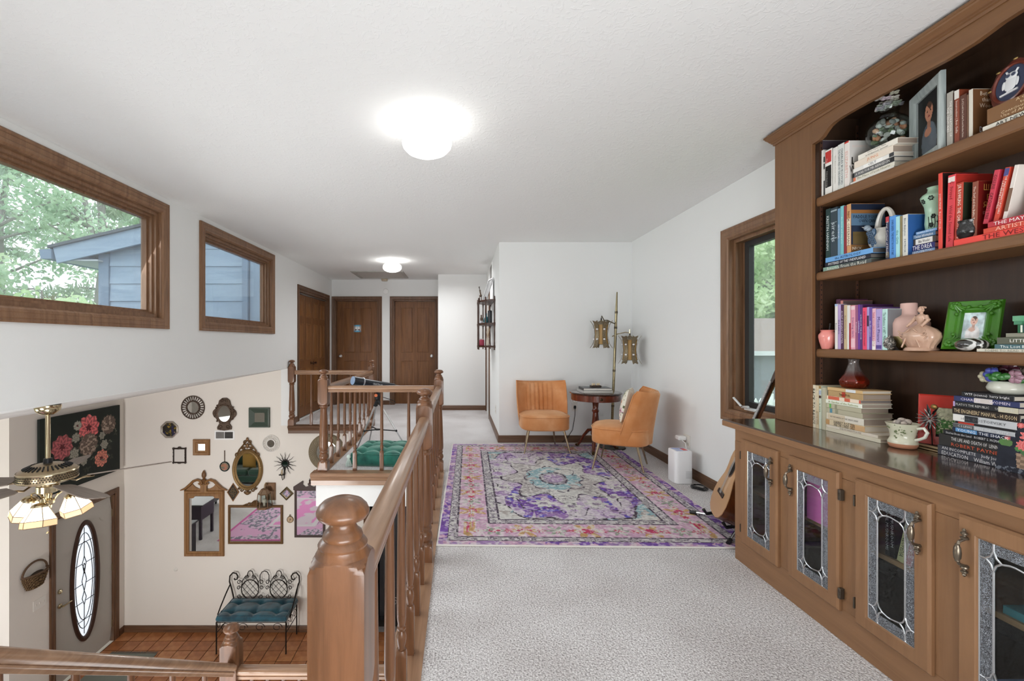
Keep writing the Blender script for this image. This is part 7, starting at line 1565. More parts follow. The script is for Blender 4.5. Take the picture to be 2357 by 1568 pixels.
t, c, hw, hh = rmirror('ornate_picture', 'small dark carved frame with a pale panel beside the fan blade', 399, 429, 1031, 1066, [(0, .002), (0, .012), (.012, .016), (.020, .010), (.020, 0)], P_('#2f221b', .5), 'frame', P_('#d9d4cd', .6)); b = MB(); rs = random.Random(12)
for k in range(44):
    s = k / 44 * 4; i = int(s); f = (s - i) * 2 - 1; x, z = [(f, -1), (1, f), (-f, 1), (-1, -f)][i]; b.ball((c[0] + x * (hw + .011), MY - .014, c[2] + z * (hh + .011)), rs.uniform(.007, .013), 7, 5, 1, .7, 1)
for sx in (-1, 1):
    for sz in (-1, 1): b.ball((c[0] + sx * (hw + .012), MY - .014, c[2] + sz * (hh + .012)), .017, 8, 6, 1, .6, 1)
b.ball((c[0], MY - .014, c[2] + hh + .024), .02, 8, 6, 1.3, .5, .8); b.ball((c[0], MY - .014, c[2] - hh - .018), .018, 8, 6, 1.8, .5, .6); obj('carving', b, P_('#2f221b', .5), t)
# vent register
a, b2 = mw(494, 1012.5), mw(540, 991); t = backed('wall_vent', 'white wall vent register under the carved bronze mirror', 'vent', ((a[0] + b2[0]) / 2, MY, 0), a[2]); cx_, cz_ = (a[0] + b2[0]) / 2, (a[2] + b2[2]) / 2
obj('frame', rframe(MB(), (cx_, MY, cz_), (1, 0, 0), (0, 0, 1), (0, -1, 0), .125, .048, [(0, 0), (.022, 0), (.018, .006), (0, .008)]), M_WHITE, t, smooth=25); obj('backing', MB().box(cx_ - .125, MY - .002, cz_ - .048, cx_ + .125, MY - .0005, cz_ + .048), P_('#2e2c2b', .8), t, smooth=None); obj('divider', MB().box(cx_ - .003, MY - .008, cz_ - .048, cx_ + .003, MY, cz_ + .048), M_WHITE, t, smooth=None)
for k in range(14): obj('slat', MB().box(cx_ - .122 + k * .0085, MY - .006, cz_ - .047, cx_ - .1175 + k * .0085, MY - .002, cz_ + .047), P_('#8f8c88', .5), t, smooth=None)
for k in range(6): obj('slat', MB().box(cx_ + .006, MY - .006, cz_ - .044 + k * .016, cx_ + .122, MY - .003, cz_ - .040 + k * .016), P_('#6a6763', .5), t, smooth=None)
# warming pan
c = mw(517.5, 1074); t = backed('copper_pan', 'small long-handled decorative pan hanging left of the oval mirror', 'pan', c, c[2] - .073)
obj('bowl', MB().lathe([(.073, 0), (.074, .008), (.070, .014), (.058, .006)], 32, M=Matrix.Translation(c) @ Matrix.Rotation(PI / 2, 4, 'X'), cap=False), P_('#25302f', .4, .3), t); me = painted(lambda u, v: np.stack([.45 + .2 * (vnoise(u, v, 3, 5) > .5), .38 + .12 * vnoise(u, v, 4, 6), .30 + .1 * vnoise(u, v, 5, 6)], -1), .104, .104, 16, 16); me.transform(Matrix.Translation((c[0], MY - .0062, c[2] - .052))); me.materials.append(attr_mat()); bm = bmesh.new(); bm.from_mesh(me); bmesh.ops.delete(bm, geom=[f for f in bm.faces if (f.calc_center_median() - Vector((c[0], MY - .0062, c[2]))).length > .056], context='FACES'); bm.to_mesh(me); bm.free(); obj('painted_centre', me, None, t); obj('handle', MB().tube([(c[0], MY - .006, c[2] + .07), (c[0], MY - .006, c[2] + .225), (c[0], MY - .006, c[2] + .235)], .009, 8, rs=[.008, .009, .011], flat=.6), P_('#4a3220', .5), t)
# big oval mirror
c = mw(570.5, 1081); t = backed('oval_mirror', 'large oval mirror in an ornate beaded gold frame with a crest', 'mirror', c, c[2] - .35); a_, b_ = px(26), px(38)
obj('frame', MB().sweep([(-.004, .0), (-.004, .014), (.012, .022), (.022, .016), (.036, .018), (.050, .026), (.058, .018), (.060, 0)], ellipse(c, a_, b_, 64), True), M_GOLD, t, smooth=40); obj('glass', disc(MB(), c, a_, b_, .004, .008, 64), M_MIRROR, t); b = MB()
for k in range(72): an = 2 * PI * k / 72; b.ball((c[0] + (a_ + .029) * math.cos(an), MY - .020, c[2] + (b_ + .029) * math.sin(an)), .0075, 6, 5)
obj('beading', b, M_GOLD, t); b = MB(); zt_ = c[2] + b_ + .05
for s in (-1, 1):
    for (dx, dz, r_, tn, a0) in ((.035, .05, .040, 1.1, -PI / 2), (.085, -.005, .040, 1.1, -PI / 2), (.03, .115, .030, 1.0, -PI / 2), (.145, -.07, .035, 1.0, -PI / 3), (.06, .02, .03, .7, 0)): b.tube(spiral((c[0] + s * dx, MY, zt_ + dz), r_, tn, a0 if s > 0 else PI - a0, s, y=.016), .008, 6)
    b.tube([(c[0] + s * .15, MY - .014, zt_ - .07), (c[0] + s * .12, MY - .02, zt_ + .0), (c[0] + s * .05, MY - .02, zt_ + .085), (c[0], MY - .018, zt_ + .15)], .009, 6)
b.ball((c[0], MY - .018, zt_ + .155), .022, 8, 6, .9, .6, 1.3); b.ball((c[0], MY - .018, zt_ + .06), .026, 8, 6, .8, .5, 1.6); obj('crest', b, M_GOLDD, t); b = MB(); zq = c[2] - b_
for s in (-1, 1):
    for (dx, dz, r_) in ((.03, -.085, .032), (.085, -.055, .030), (.125, -.03, .022)): b.tube(spiral((c[0] + s * dx, MY, zq + dz), r_, 1.0, PI / 2, s, y=.014), .008, 6)
b.ball((c[0], MY - .018, zq - .10), .026, 8, 6, 1.4, .5, 1); obj('lower_scrolls', b, M_GOLDD, t)
# white filigree mirror
c = mw(624, 1021); t = backed('filigree_mirror', 'small round mirror in a lacy white frame', 'mirror', c, c[2] - .125); b = MB(); W_ = P_('#dedad4', .5)
b.sweep([(-.006, .004), (.004, .004), (.004, .012), (-.006, .012)], ellipse(c, .122, .122), True); b.sweep([(-.010, .004), (.008, .004), (.006, .016), (-.008, .016)], ellipse(c, .063, .063), True)
for k in range(18):
    a = 2 * PI * k / 18; cc_ = (c[0] + .092 * math.cos(a), MY, c[2] + .092 * math.sin(a)); b.tube(spiral(cc_, .020, 1.1, a, 1 if k % 2 else -1, 10, .008), .0042, 5); b.ball((c[0] + .108 * math.cos(a + .17), MY - .008, c[2] + .108 * math.sin(a + .17)), .007, 6, 5)
obj('frame', b, W_, t); obj('glass', disc(MB(), c, .056, .056, .004, .007), P_('#b9b2ab', .05, .9), t)
# sunburst
c = mw(657, 1067); t = backed('sunburst_mirror', 'black iron sunburst mirror with a candle holder', 'mirror', c, c[2] - .235)
for k in range(14):
    a = 2 * PI * (k + .5) / 14; d = Vector((math.cos(a), 0, math.sin(a))); p_ = Vector((-math.sin(a), 0, math.cos(a))); C = Vector(c) + Vector((0, -.012, 0)); b = MB(); b.tube([C + d * .05, C + d * .085 + p_ * .004, C + d * .115 - p_ * .004, C + d * .145 + p_ * .003, C + d * .168], .006, 6, rs=[.012, .009, .007, .005, .002], flat=.4); obj('ray', b, M_IRON, t)
obj('hub', disc(MB(), c, .058, .058, .0, .016), M_IRON, t); obj('glass', disc(MB(), c, .042, .042, .016, .019), P_('#e4e6ea', .03, 1.0), t); b = MB(); b.tube([(c[0] - .01, MY - .012, c[2] - .05), (c[0] - .012, MY - .014, c[2] - .15), (c[0] - .012, MY - .02, c[2] - .215), (c[0] - .03, MY - .03, c[2] - .235), (c[0] - .032, MY - .05, c[2] - .19), (c[0] - .028, MY - .06, c[2] - .14)], .006, 6); b.lathe([(.01, -.005), (.045, 0), (.046, .004)], 16, (c[0] - .028, MY - .06, c[2] - .150)); obj('candle_arm', b, M_IRON, t); obj('candle', MB().lathe([(.010, 0), (.010, .07), (.002, .075)], 12, (c[0] - .028, MY - .06, c[2] - .146)), P_('#b8a384', .6), t)
# woven round mirror
c = mw(753, 1041); t = backed('woven_mirror', 'big round mirror in a wide woven frame half hidden by the newel', 'mirror', c, c[2] - .28); M_WV, nt, bs = nodemat('woven_reed', .6, .3); v = N(nt, 'ShaderNodeTexWave', i_Scale=38.0, i_Distortion=1.5); v.wave_type = 'RINGS'; v.rings_direction = 'Y'; mp = mapping(nt, (1, 1, 1)); nt.links.new(mp, v.inputs[0]); nt.links.new(ramp(nt, v.outputs[0], [(.3, '#4f4636'), (.7, '#9a8c72')]), bs.inputs['Base Color'])
obj('frame', MB().sweep([(0, 0), (0, .012), (.02, .026), (.06, .034), (.10, .026), (.118, .010), (.118, 0)], ellipse(c, .152, .152, 56), True), M_WV, t, smooth=40); b = MB()
for r_ in range(5):
    for k in range(46): an = 2 * PI * (k + .5 * (r_ % 2)) / 46; R_ = .168 + r_ * .021; b.ball((c[0] + R_ * math.cos(an), MY - [.022, .030, .034, .031, .022][r_], c[2] + R_ * math.sin(an)), .0075, 5, 4, 1, .6, 1)
obj('weave', b, M_WV, t); obj('glass', disc(MB(), c, .154, .154, .004, .010, 56), M_MIRROR, t)
# diamonds
def diamond(c, hw, hh, w): return [(Vector((c[0] + x * hw, MY, c[2] + z * hh)), Vector((x * 1.3, 0, z * 1.3)), Vector((0, -1, 0))) for x, z in ((0, -1), (1, 0), (0, 1), (-1, 0))]
c = mw(537, 1133); t = backed('lozenge_plaque', 'gold diamond shaped lattice plaque below the oval mirror', 'plaque', c, c[2] - .14); obj('frame', MB().sweep([(0, 0), (0, .012), (.008, .018), (.014, .010), (.014, 0)], diamond(c, .072, .118, .02), True), M_WALN, t, smooth=25); b = MB(); obj('backing', MB().prism([(c[0] + x * .072, c[2] + z * .118) for x, z in ((0, -1), (1, 0), (0, 1), (-1, 0))], MY - .004, MY, 'y'), P_('#241a14', .6), t, smooth=None)
for (x, z) in ((0, .045), (0, -.045), (.028, 0), (-.028, 0)): b.tube([(c[0] + x + .016 * math.cos(a), MY - .008, c[2] + z + .022 * math.sin(a)) for a in np.linspace(0, 2 * PI, 13)[:-1]], .004, 5, closed=True)
obj('lattice', b, M_GOLD, t)
c = mw(660, 1136); t = backed('lozenge_mirror', 'small diamond shaped mirror between the lantern and the dark mirror', 'mirror', c, c[2] - .115); obj('frame', MB().sweep([(0, 0), (0, .010), (.012, .012), (.020, .022), (.030, .016), (.032, 0)], diamond(c, .062, .060, .02), True), P_('#6f6147', .35, .6), t, smooth=25); obj('glass', MB().prism([(c[0] + x * .064, c[2] + z * .062) for x, z in ((0, -1), (1, 0), (0, 1), (-1, 0))], MY - .006, MY - .003, 'y'), M_MIRROR, t, smooth=None)
# lantern sconce
c = mw(617, 1137); t = backed('lantern_sconce', 'brown metal lantern sconce on a square back plate, unlit', 'sconce', c, c[2] - .155); a, b2 = mw(611, 1151), mw(635, 1111); M_LB = P_('#7a5a40', .45, .3)
obj('back_plate', rframe(MB().box(a[0], MY - .012, a[2], b2[0], MY, b2[2]), ((a[0] + b2[0]) / 2, MY - .012, (a[2] + b2[2]) / 2), (1, 0, 0), (0, 0, 1), (0, -1, 0), .06, .11, [(0, 0), (.014, 0), (.012, .008), (0, .006)]), M_LB, t, smooth=25); lc = Vector((c[0] - .005, MY - .115, c[2] - .01)); b = MB()
hx = lambda r, z: [lc + Vector((r * math.cos(PI / 3 * k + .3), r * math.sin(PI / 3 * k + .3), z)) for k in range(6)]
r0, r1, r2, r3 = hx(.040, .115), hx(.086, .055), hx(.098, .0), hx(.108, -.125)
for k in range(6):
    for ra_ in ((r0, r1, r3),): b.tube([ra_[0][k], ra_[1][k], ra_[2][k]], .005, 5)
    for rr in (r0, r1, r3): b.tube([rr[k], rr[(k + 1) % 6]], .006, 5)
obj('cage', b, M_LB, t); b = MB(); b.add(r1 + r3, [(k, (k + 1) % 6, 6 + (k + 1) % 6, 6 + k) for k in range(6)]); obj('glass_panes', b, M_CLEAR, t, smooth=None); b = MB(); b.add(r0 + r1, [(k, (k + 1) % 6, 6 + (k + 1) % 6, 6 + k) for k in range(6)] + [tuple(range(6))]); obj('roof', b, P_('#8f7760', .4, .3), t, smooth=None); obj('skirt', MB().lathe([(.108, -.125), (.114, -.135), (.114, -.15), (.10, -.152)], 6, tuple(lc)), M_LB, t, smooth=None); b = MB(); b.tube([lc + Vector((0, 0, .115)), lc + Vector((0, .0, .15)), lc + Vector((0, .02, .185)), lc + Vector((.0, .06, .19)), lc + Vector((0, .10, .15))], .006, 6); obj('hook', b, P_('#a8906a', .35, .7), t); b = MB(); b.ball(lc + Vector((0, 0, -.055)), .032, 12, 8, 1, 1, 1.1); b.lathe([(.016, -.152), (.016, -.085)], 10, tuple(lc)); obj('bulb', b, P_('#cfc4b2', .2), t)
# wide mirror
t, c, hw, hh = rmirror('wide_mirror', 'wide rectangular mirror in a bronze gold frame with a shell crest', 525.5, 652, 1162.5, 1252, [(0, .004), (0, .014), (.008, .016), (.014, .024), (.026, .024), (.034, .016), (.036, 0), (0, 0)], M_GOLDD); b = MB(); zz = c[2] + hh + .034
for k in range(9): an = PI * (k + .5) / 9; b.tube([(c[0], MY - .02, zz), (c[0] + .06 * math.cos(an), MY - .022, zz + .075 * math.sin(an))], .008, 6, rs=[.004, .012])
for s in (-1, 1): b.tube(spiral((c[0] + s * .10, MY, zz + .012), .028, 1.0, PI / 2, s, y=.018), .007, 6); b.tube([(c[0] + s * .06, MY - .018, zz + .03), (c[0] + s * .13, MY - .018, zz + .018), (c[0] + s * .18, MY - .016, zz)], .008, 6)
obj('shell_crest', b, M_GOLDD, t)
# dark fretwork mirror
t, c, hw, hh = rmirror('fretwork_mirror', 'dark mahogany mirror with a broken pediment, partly behind the loft edge', 678, 749, 1124, 1237, [(0, .004), (0, .016), (.030, .018), (.034, 0), (0, 0)], P_('#38221a', .4)); z0 = c[2] + hh + .03; W2_ = hw + .034
b = MB()
for s in (-1, 1): b.prism([(c[0] + s * x, z0 + z) for x, z in ((W2_ + .012, -.02), (W2_ + .012, .03), (W2_ - .12, .115), (W2_ - .13, .105), (W2_ - .125, .06), (W2_ - .165, .025), (W2_ - .21, .04), (.03, .075), (0, .08), (0, -.02))], MY - .018, MY, 'y')
b.lathe([(.012, .075), (.016, .09), (.008, .10), (.014, .115), (.004, .14), (.001, .155)], 12, (c[0], MY - .01, z0)); obj('pediment', b, P_('#38221a', .4), t)
# tall pediment mirror
t, c, hw, hh = rmirror('pier_mirror', 'tall mirror in a golden wood frame with a scrolled pediment and finial', 425, 517, 1128, 1280, [(0, .004), (0, .016), (.022, .018), (.034, .030), (.060, .034), (.070, .020), (.072, 0), (0, 0)], M_WALN); z0 = c[2] + hh + .072; W2_ = hw + .072
for s in (-1, 1):
    b = MB(); path = [(W2_ + .05, .0), (W2_ - .02, .025), (W2_ - .08, .075), (W2_ - .14, .135), (W2_ - .20, .155), (W2_ - .255, .135), (W2_ - .265, .105)]
    b.tube([(c[0] + s * x, MY - .022, z0 + z) for x, z in path], .022, 8, rs=[.010, .026, .030, .028, .026, .022, .026], flat=.7); b.tube(spiral((c[0] + s * (W2_ - .245), MY, z0 + .11), .026, 1.1, 0 if s > 0 else PI, -s, y=.03), .010, 6); obj('scroll', b, M_WALN, t)
    b = MB(); b.prism([(c[0] + s * x, z0 + z) for x, z in ((W2_ - .03, -.01), (W2_ - .03, .01), (W2_ - .12, .09), (W2_ - .16, .05), (W2_ - .22, .02), (.0, .03), (0, -.01))], MY - .016, MY, 'y'); obj('tympanum', b, M_WALN, t)
b = MB(); b.prism([(c[0] + x, z0 + z) for x, z in ((-.045, -.02), (.045, -.02), (.045, .07), (.06, .085), (-.06, .085), (-.045, .07))], MY - .036, MY, 'y'); obj('plinth', b, M_WALN, t); b = MB(); b.lathe([(.028, .085), (.030, .10), (.014, .112), (.034, .145), (.036, .158), (.012, .170), (.018, .182), (.032, .21), (.030, .245), (.012, .285), (.002, .295)], 16, (c[0], MY - .022, z0), sy=.6); obj('finial', b, P_('#6d4a28', .4), t); obj('arched_rail', MB().prism([(c[0] - hw, c[2] + hh + .002), (c[0] - hw, c[2] + hh - .045), (c[0] - hw + .06, c[2] + hh - .045), (c[0] - hw + .09, c[2] + hh - .012), (c[0] + hw - .09, c[2] + hh - .012), (c[0] + hw - .06, c[2] + hh - .045), (c[0] + hw, c[2] + hh - .045), (c[0] + hw, c[2] + hh + .002)], MY - .020, MY - .006, 'y'), M_WALN, t, smooth=None)
# small pendant
c = mw(668, 1196); t = backed('round_pendant', 'tiny round brass pendant picture between the two big mirrors', 'picture', c, c[2] - .05); obj('rim', MB().sweep([(0, 0), (0, .008), (.006, .010), (.008, 0)], ellipse(c, .042, .042, 28), True), P_('#6b5638', .4, .6), t, smooth=40); obj('disc', disc(MB(), c, .043, .043, .001, .004, 28), P_('#bda384', .6), t); b = MB(); b.tube([(c[0] - .01, MY - .005, c[2] - .03), (c[0], MY - .005, c[2]), (c[0] + .01, MY - .005, c[2] + .02)], .003, 5); b.tube([(c[0], MY - .005, c[2]), (c[0] + .02, MY - .005, c[2] - .005)], .0025, 5); b.tube([(c[0], MY - .005, c[2] + .005), (c[0] - .02, MY - .005, c[2] + .012)], .0025, 5); obj('sprig', b, P_('#4a3a28', .6), t); b = MB(); b.tube([(c[0] + .010 * math.cos(a), MY - .006, c[2] + .062 + .010 * math.sin(a)) for a in np.linspace(0, 2 * PI, 13)[:-1]], .004, 5, closed=True); obj('hanger', b, P_('#6b5638', .4, .6), t)
plate('thermostat', 'small white thermostat on the foyer wall seen past the foreground newel', (-1.457, MY - .001, -1.53), (1, 0, 0), (0, -1, 0), .085, .115, [('display', 0, .025, .055, .03, '#8f9a94'), ('buttons', 0, -.025, .05, .03, '#c9c6bf')], 'thermostat')
# ------------------------------------------------------------------ flower painting, basket
def bouquet(u, v):
    n = vnoise(u * 1.3, v, 4, 9, 4); c = np.ones(u.shape + (3,)) * np.array([.085, .125, .105]) * (.75 + .5 * n[..., None]); rs = np.random.RandomState(7)
    def blob(x, y, r, col, k=6, amp=.25, tex=40, e=1.0):
        d = np.sqrt(((u - x) * 1.34) ** 2 + (v - y) ** 2 * e); th = np.arctan2(v - y, (u - x) * 1.34); m = d < r * (1 - amp + amp * np.cos(k * th + x * 9)); s = .5 + .5 * np.sin(d * tex / r * .35 + 2.2 * np.cos(k * th)); c[m] = (np.array(col) * (.72 + .40 * s[..., None]))[m]
    for k in range(60): blob(.55 + rs.normal(0, .17), .45 + rs.normal(0, .15), rs.uniform(.015, .05), [.22, .23, .20], 3, .4)
    for (x, y, r, col) in ((.56, .76, .19, [.88, .45, .46]), (.24, .58, .17, [.72, .38, .40]), (.73, .27, .13, [.84, .52, .45]), (.42, .82, .07, [.70, .69, .64])): blob(x, y, r, col, 9, .07); blob(x, y, r * .28, [.40, .15, .18], 5, .2)
    for (x, y, r) in ((.83, .74, .15), (.56, .52, .17)): blob(x, y, r, [.44, .37, .33], 14, .06, 160); m = (((u - x) * 1.34) ** 2 + (v - y) ** 2 < (r * .85) ** 2) & (vnoise(u, v, 17, 40, 2) > .58); c[m] = [.68, .60, .54]
    for (x, y, r) in ((.40, .66, .075), (.38, .45, .085), (.74, .60, .06), (.77, .46, .075), (.50, .30, .06)): blob(x, y, r, [.62, .61, .56], 6, .12)
    for k in range(7): blob(rs.uniform(.45, .95), rs.uniform(.2, .65), .03, [.40, .42, .36], 2, .5)
    return c
t = thing('flower_painting', 'large dark canvas painted with pink and white flowers above the front door', 'painting', (-4.905, 5.925, -.61), PI / 2)
me = painted(bouquet, 1.25, .93, 150, 112); me.transform(Matrix.Translation((0, -.0325, 0))); me.materials.append(attr_mat(rough=.55)); obj('painted_face', me, None, t, world=False); obj('stretcher', MB().box(-.625, -.032, 0, .625, -.002, .93), P_('#1a221e', .7), t, world=False, smooth=None)
b = MB(); bc_ = Vector((-4.90, 5.255, -1.50)); t = thing('wall_basket', 'brown woven half basket hanging on the wall by the switch plate', 'basket', tuple(bc_ + Vector((0, 0, -.06))))
def bas(u, v):
    a = PI + u * PI; r_ = .155 * (1 - .42 * (1 - v) ** 1.6); return (bc_.x + .085 * (1 - .4 * (1 - v)) * math.sin(u * PI) + .004, bc_.y + r_ * math.cos(a), bc_.z - .10 + .17 * v + .012 * math.sin(u * PI * 9) * 0)
b.grid(bas, 25, 11); M_BSK, nt, bs = nodemat('wicker', .7, .2); v = N(nt, 'ShaderNodeTexWave', i_Scale=22.0, i_Distortion=4.0); nt.links.new(mapping(nt, (1, 1, 3)), v.inputs[0]); nt.links.new(ramp(nt, v.outputs[0], [(.3, '#4b3826'), (.7, '#8a6f50')]), bs.inputs['Base Color']); bump(nt, bs, v.outputs[0], .8, .01)
obj('body', b, M_BSK, t, smooth=60); b = MB()
for j in range(7):
    vv = .08 + .15 * j; b.tube([Vector(bas(u, min(vv, 1))) + Vector((.004 * math.sin(u * 60 + j * 3.14), 0, 0)) for u in np.linspace(0, 1, 30)], .009, 6)
obj('woven_strands', b, M_BSK, t); b = MB(); b.tube([bc_ + Vector((.012, .155 * math.cos(a), .065 + .13 * math.sin(a))) for a in np.linspace(0, PI, 15)], .011, 8); b.tube([Vector(bas(u, 1)) for u in np.linspace(0, 1, 21)], .012, 8); obj('rim_and_handle', b, P_('#5a4330', .7), t); b = MB(); b.ball(bc_ + Vector((.02, .02, .05)), .05, 10, 8, .5, 1.6, .5); obj('dried_filling', b, P_('#3c3024', .8), t)
# ------------------------------------------------------------------ foyer mat, bench
t = thing('door_mat', 'grey-green fringed woven mat on the tiles by the front door', 'mat', (-4.43, 5.75, ZF)); obj('mat', MB().box(-4.75, 5.30, ZF + .0015, -4.11, 6.20, ZF + .010, .002), paint('mat_weave', '#7f837a', 160, .8, .006), t, smooth=None); b = MB(); rs = random.Random(3)
for k in range(90): x = -4.745 + k * .00705; b.tube([(x, 6.198, ZF + .007), (x + rs.uniform(-.006, .006), 6.245, ZF + .004)], .0022, 4)
obj('fringe', b, P_('#6f756e', .9), t)
bn = thing('iron_bench', 'black wrought iron bench with scrolled back against the mirror wall', 'bench', (-3.05, 6.42, ZF)); BZ = ZF; IB = MB
XA, XB = (496 - CX) * 6.21 / F, (659 - CX) * 6.21 / F; ZSB = ZF + .435; YF_, YB = 6.20, 6.61
XA, XB = -3.30, -2.355
def bt(name, pts, r=.007, n=7, closed=False): return obj(name, MB().tube(pts, r, n, closed), M_IRON, bn)
for x in (XA, XB):
    bt('leg', [(x, YF_, ZSB), (x, YF_, ZF + .01), (x, YF_ - .008, ZF + .004)], .009); bt('leg', [(x, YB, ZSB), (x, YB, ZF + .01)], .009)
b = MB(); b.tube([(XA, YF_, ZSB), (XB, YF_, ZSB), (XB, YB, ZSB), (XA, YB, ZSB)], .008, 6, True); b.tube([(XA, YF_, ZSB - .15), (XA, YB, ZSB - .15)], .006, 6); b.tube([(XB, YF_, ZSB - .15), (XB, YB, ZSB - .15)], .006, 6)
for k in range(9): b.tube([(XA + (XB - XA) * (k + .5) / 9, YF_, ZSB), (XA + (XB - XA) * (k + .5) / 9, YB, ZSB)], .005, 5)
obj('seat_frame', b, M_IRON, bn); b = MB()
for x in (XA, XB):
    for k in range(3): yy = YF_ + .07 + .13 * k; b.tube([(x, yy + .05 * math.cos(a) * (1 - .6 * a / 7), ZSB - .075 + .06 * math.sin(a) * (1 - .6 * a / 7)) for a in np.linspace(0, 7, 18)], .0045, 5)
for k in range(4): xx = XA + .12 + .235 * k; b.tube([(xx + .07 * math.cos(a) * (1 - .6 * a / 7), YF_, ZSB - .07 + .06 * math.sin(a) * (1 - .6 * a / 7)) for a in np.linspace(0, 7, 18)], .004, 5)
obj('apron_scrolls', b, M_IRON, bn)
sb = lambda x, z: (XA + x, YB + .02 * (z / .5) + .0, ZSB + z)                      # back plane
WB = XB - XA; b = MB()
for s in (0, 1):
    m_ = (lambda x: x) if s == 0 else (lambda x: WB - x)
    bt('back_post', [sb(m_(.01), -.01), sb(m_(.03), .10), sb(m_(.0), .22), sb(m_(-.035), .33), sb(m_(-.03), .41), sb(m_(.01), .455), sb(m_(.06), .445), sb(m_(.085), .405), sb(m_(.075), .365), sb(m_(.045), .355), sb(m_(.03), .375)], .010, 8)
    bt('arm', [sb(m_(-.02), .30), Vector(sb(m_(-.03), .22)) + Vector((0, -.10, 0)), Vector(sb(m_(-.03), .12)) + Vector((0, -.24, 0)), Vector(sb(m_(-.03), .05)) + Vector((0, -.32, 0)), Vector(sb(m_(-.02), .0)) + Vector((0, -.31, 0)), Vector(sb(m_(-.0), .04)) + Vector((0, -.27, 0)), Vector(sb(m_(.0), .075)) + Vector((0, -.285, 0))], .009, 8)
for cx_ in (.265, WB - .265):
    o2 = MB(); o2.tube([sb(cx_ + .125 * math.cos(a), .22 + .135 * math.sin(a)) for a in np.linspace(0, 2 * PI, 33)[:-1]], .007, 6, True); obj('back_ring', o2, M_IRON, bn); lt_ = MB()
    for k in range(-3, 4):
        for sg in (1, -1):
            off = k * .058; d = math.sqrt(max(0, .128 ** 2 - off ** 2)); q = math.sqrt(.5); lt_.tube([sb(cx_ + (off - d) * q * (1), .22 + sg * (-off - d) * q * (1) * 1.06), sb(cx_ + (off + d) * q, .22 + sg * (-off + d) * q * 1.06)], .0055, 5, flat=.4)
    obj('back_lattice', lt_, M_IRON, bn); sc = MB()
    for (dx, dz, r_, a0, sg) in ((-.16, .10, .035, 0, 1), (.16, .10, .035, PI, -1), (-.155, -.10, .035, 0, -1), (.155, -.10, .035, PI, 1), (-.045, .175, .034, -PI / 2, -1), (.045, .175, .034, -PI / 2, 1), (-.10, -.165, .03, PI / 2, 1), (.10, -.165, .03, PI / 2, -1), (-.165, .02, .03, 0, 1), (.165, .02, .03, PI, -1)): sc.tube([sb(cx_ + dx + r_ * (1 - .7 * k / 15) * math.cos(a0 + sg * 7.6 * k / 15), .22 + dz + r_ * (1 - .7 * k / 15) * math.sin(a0 + sg * 7.6 * k / 15)) for k in range(16)], .0052, 5)
    sc.tube([sb(cx_ - .04, .40), sb(cx_ - .04, .44), sb(cx_ - .025, .475), sb(cx_, .485), sb(cx_ + .025, .475), sb(cx_ + .04, .44), sb(cx_ + .04, .40)], .006, 6); sc.tube([sb(cx_ - .125, .26), sb(cx_ - .11, .34), sb(cx_ - .075, .40), sb(cx_ - .04, .40)], .006, 6); sc.tube([sb(cx_ + .125, .26), sb(cx_ + .11, .34), sb(cx_ + .075, .40), sb(cx_ + .04, .40)], .006, 6); obj('back_scrolls', sc, M_IRON, bn)
bt('centre_arch', [sb(WB / 2 - .065, .34), sb(WB / 2 - .065, .42), sb(WB / 2 - .04, .465), sb(WB / 2, .48), sb(WB / 2 + .04, .465), sb(WB / 2 + .065, .42), sb(WB / 2 + .065, .34)], .006)
M_TEAL, nt, bs = nodemat('teal_velvet', .65, .3); bs.inputs['Sheen Weight'].default_value = .5; n1 = N(nt, 'ShaderNodeTexNoise', i_Scale=9.0, i_Detail=3.0); nt.links.new(mapping(nt, (1, 1, 1)), n1.inputs[0]); nt.links.new(ramp(nt, n1.outputs[0], [(.35, '#0f3a48'), (.65, '#1f5a6b')]), bs.inputs['Base Color'])
tufted('bench_cushion', 'teal tufted cushion lying on the iron bench', 'cushion', ((XA + XB) / 2 + .01, 6.395, ZSB + .009), 0, .465, .215, .10, M_TEAL, 3, 2, .04)
# dark stove in the doorway below the loft
t = thing('iron_stove', 'black cabinet glimpsed through the doorway under the loft', 'cabinet', (-.86, 7.1, ZF)); obj('body', MB().box(-1.22, 6.95, ZF + .06, -.50, 7.4, -1.10, .01), M_BLACK, t); obj('top', MB().box(-1.26, 6.92, -1.10, -.46, 7.42, -1.06, .008), M_BLACK, t); obj('door_panel', MB().box(-1.16, 6.935, ZF + .5, -.56, 6.951, -1.2, .004), P_('#26282b', .35), t); b = MB()
for s in (-1, 1): b.tube([(-.86 + s * .12 + .07 * (1 - .7 * k / 15) * math.cos(s * 7.6 * k / 15), 6.932, ZF + .30 + .07 * (1 - .7 * k / 15) * math.sin(7.6 * k / 15)) for k in range(16)], .007, 5)
obj('scroll_ornament', b, P_('#8a8a8a', .4, .5), t)
for (x, y) in ((-1.18, 6.99), (-.54, 6.99), (-1.18, 7.36), (-.54, 7.36)): obj('leg', MB().box(x - .025, y - .025, ZF, x + .025, y + .025, ZF + .06), M_BLACK, t, smooth=None)
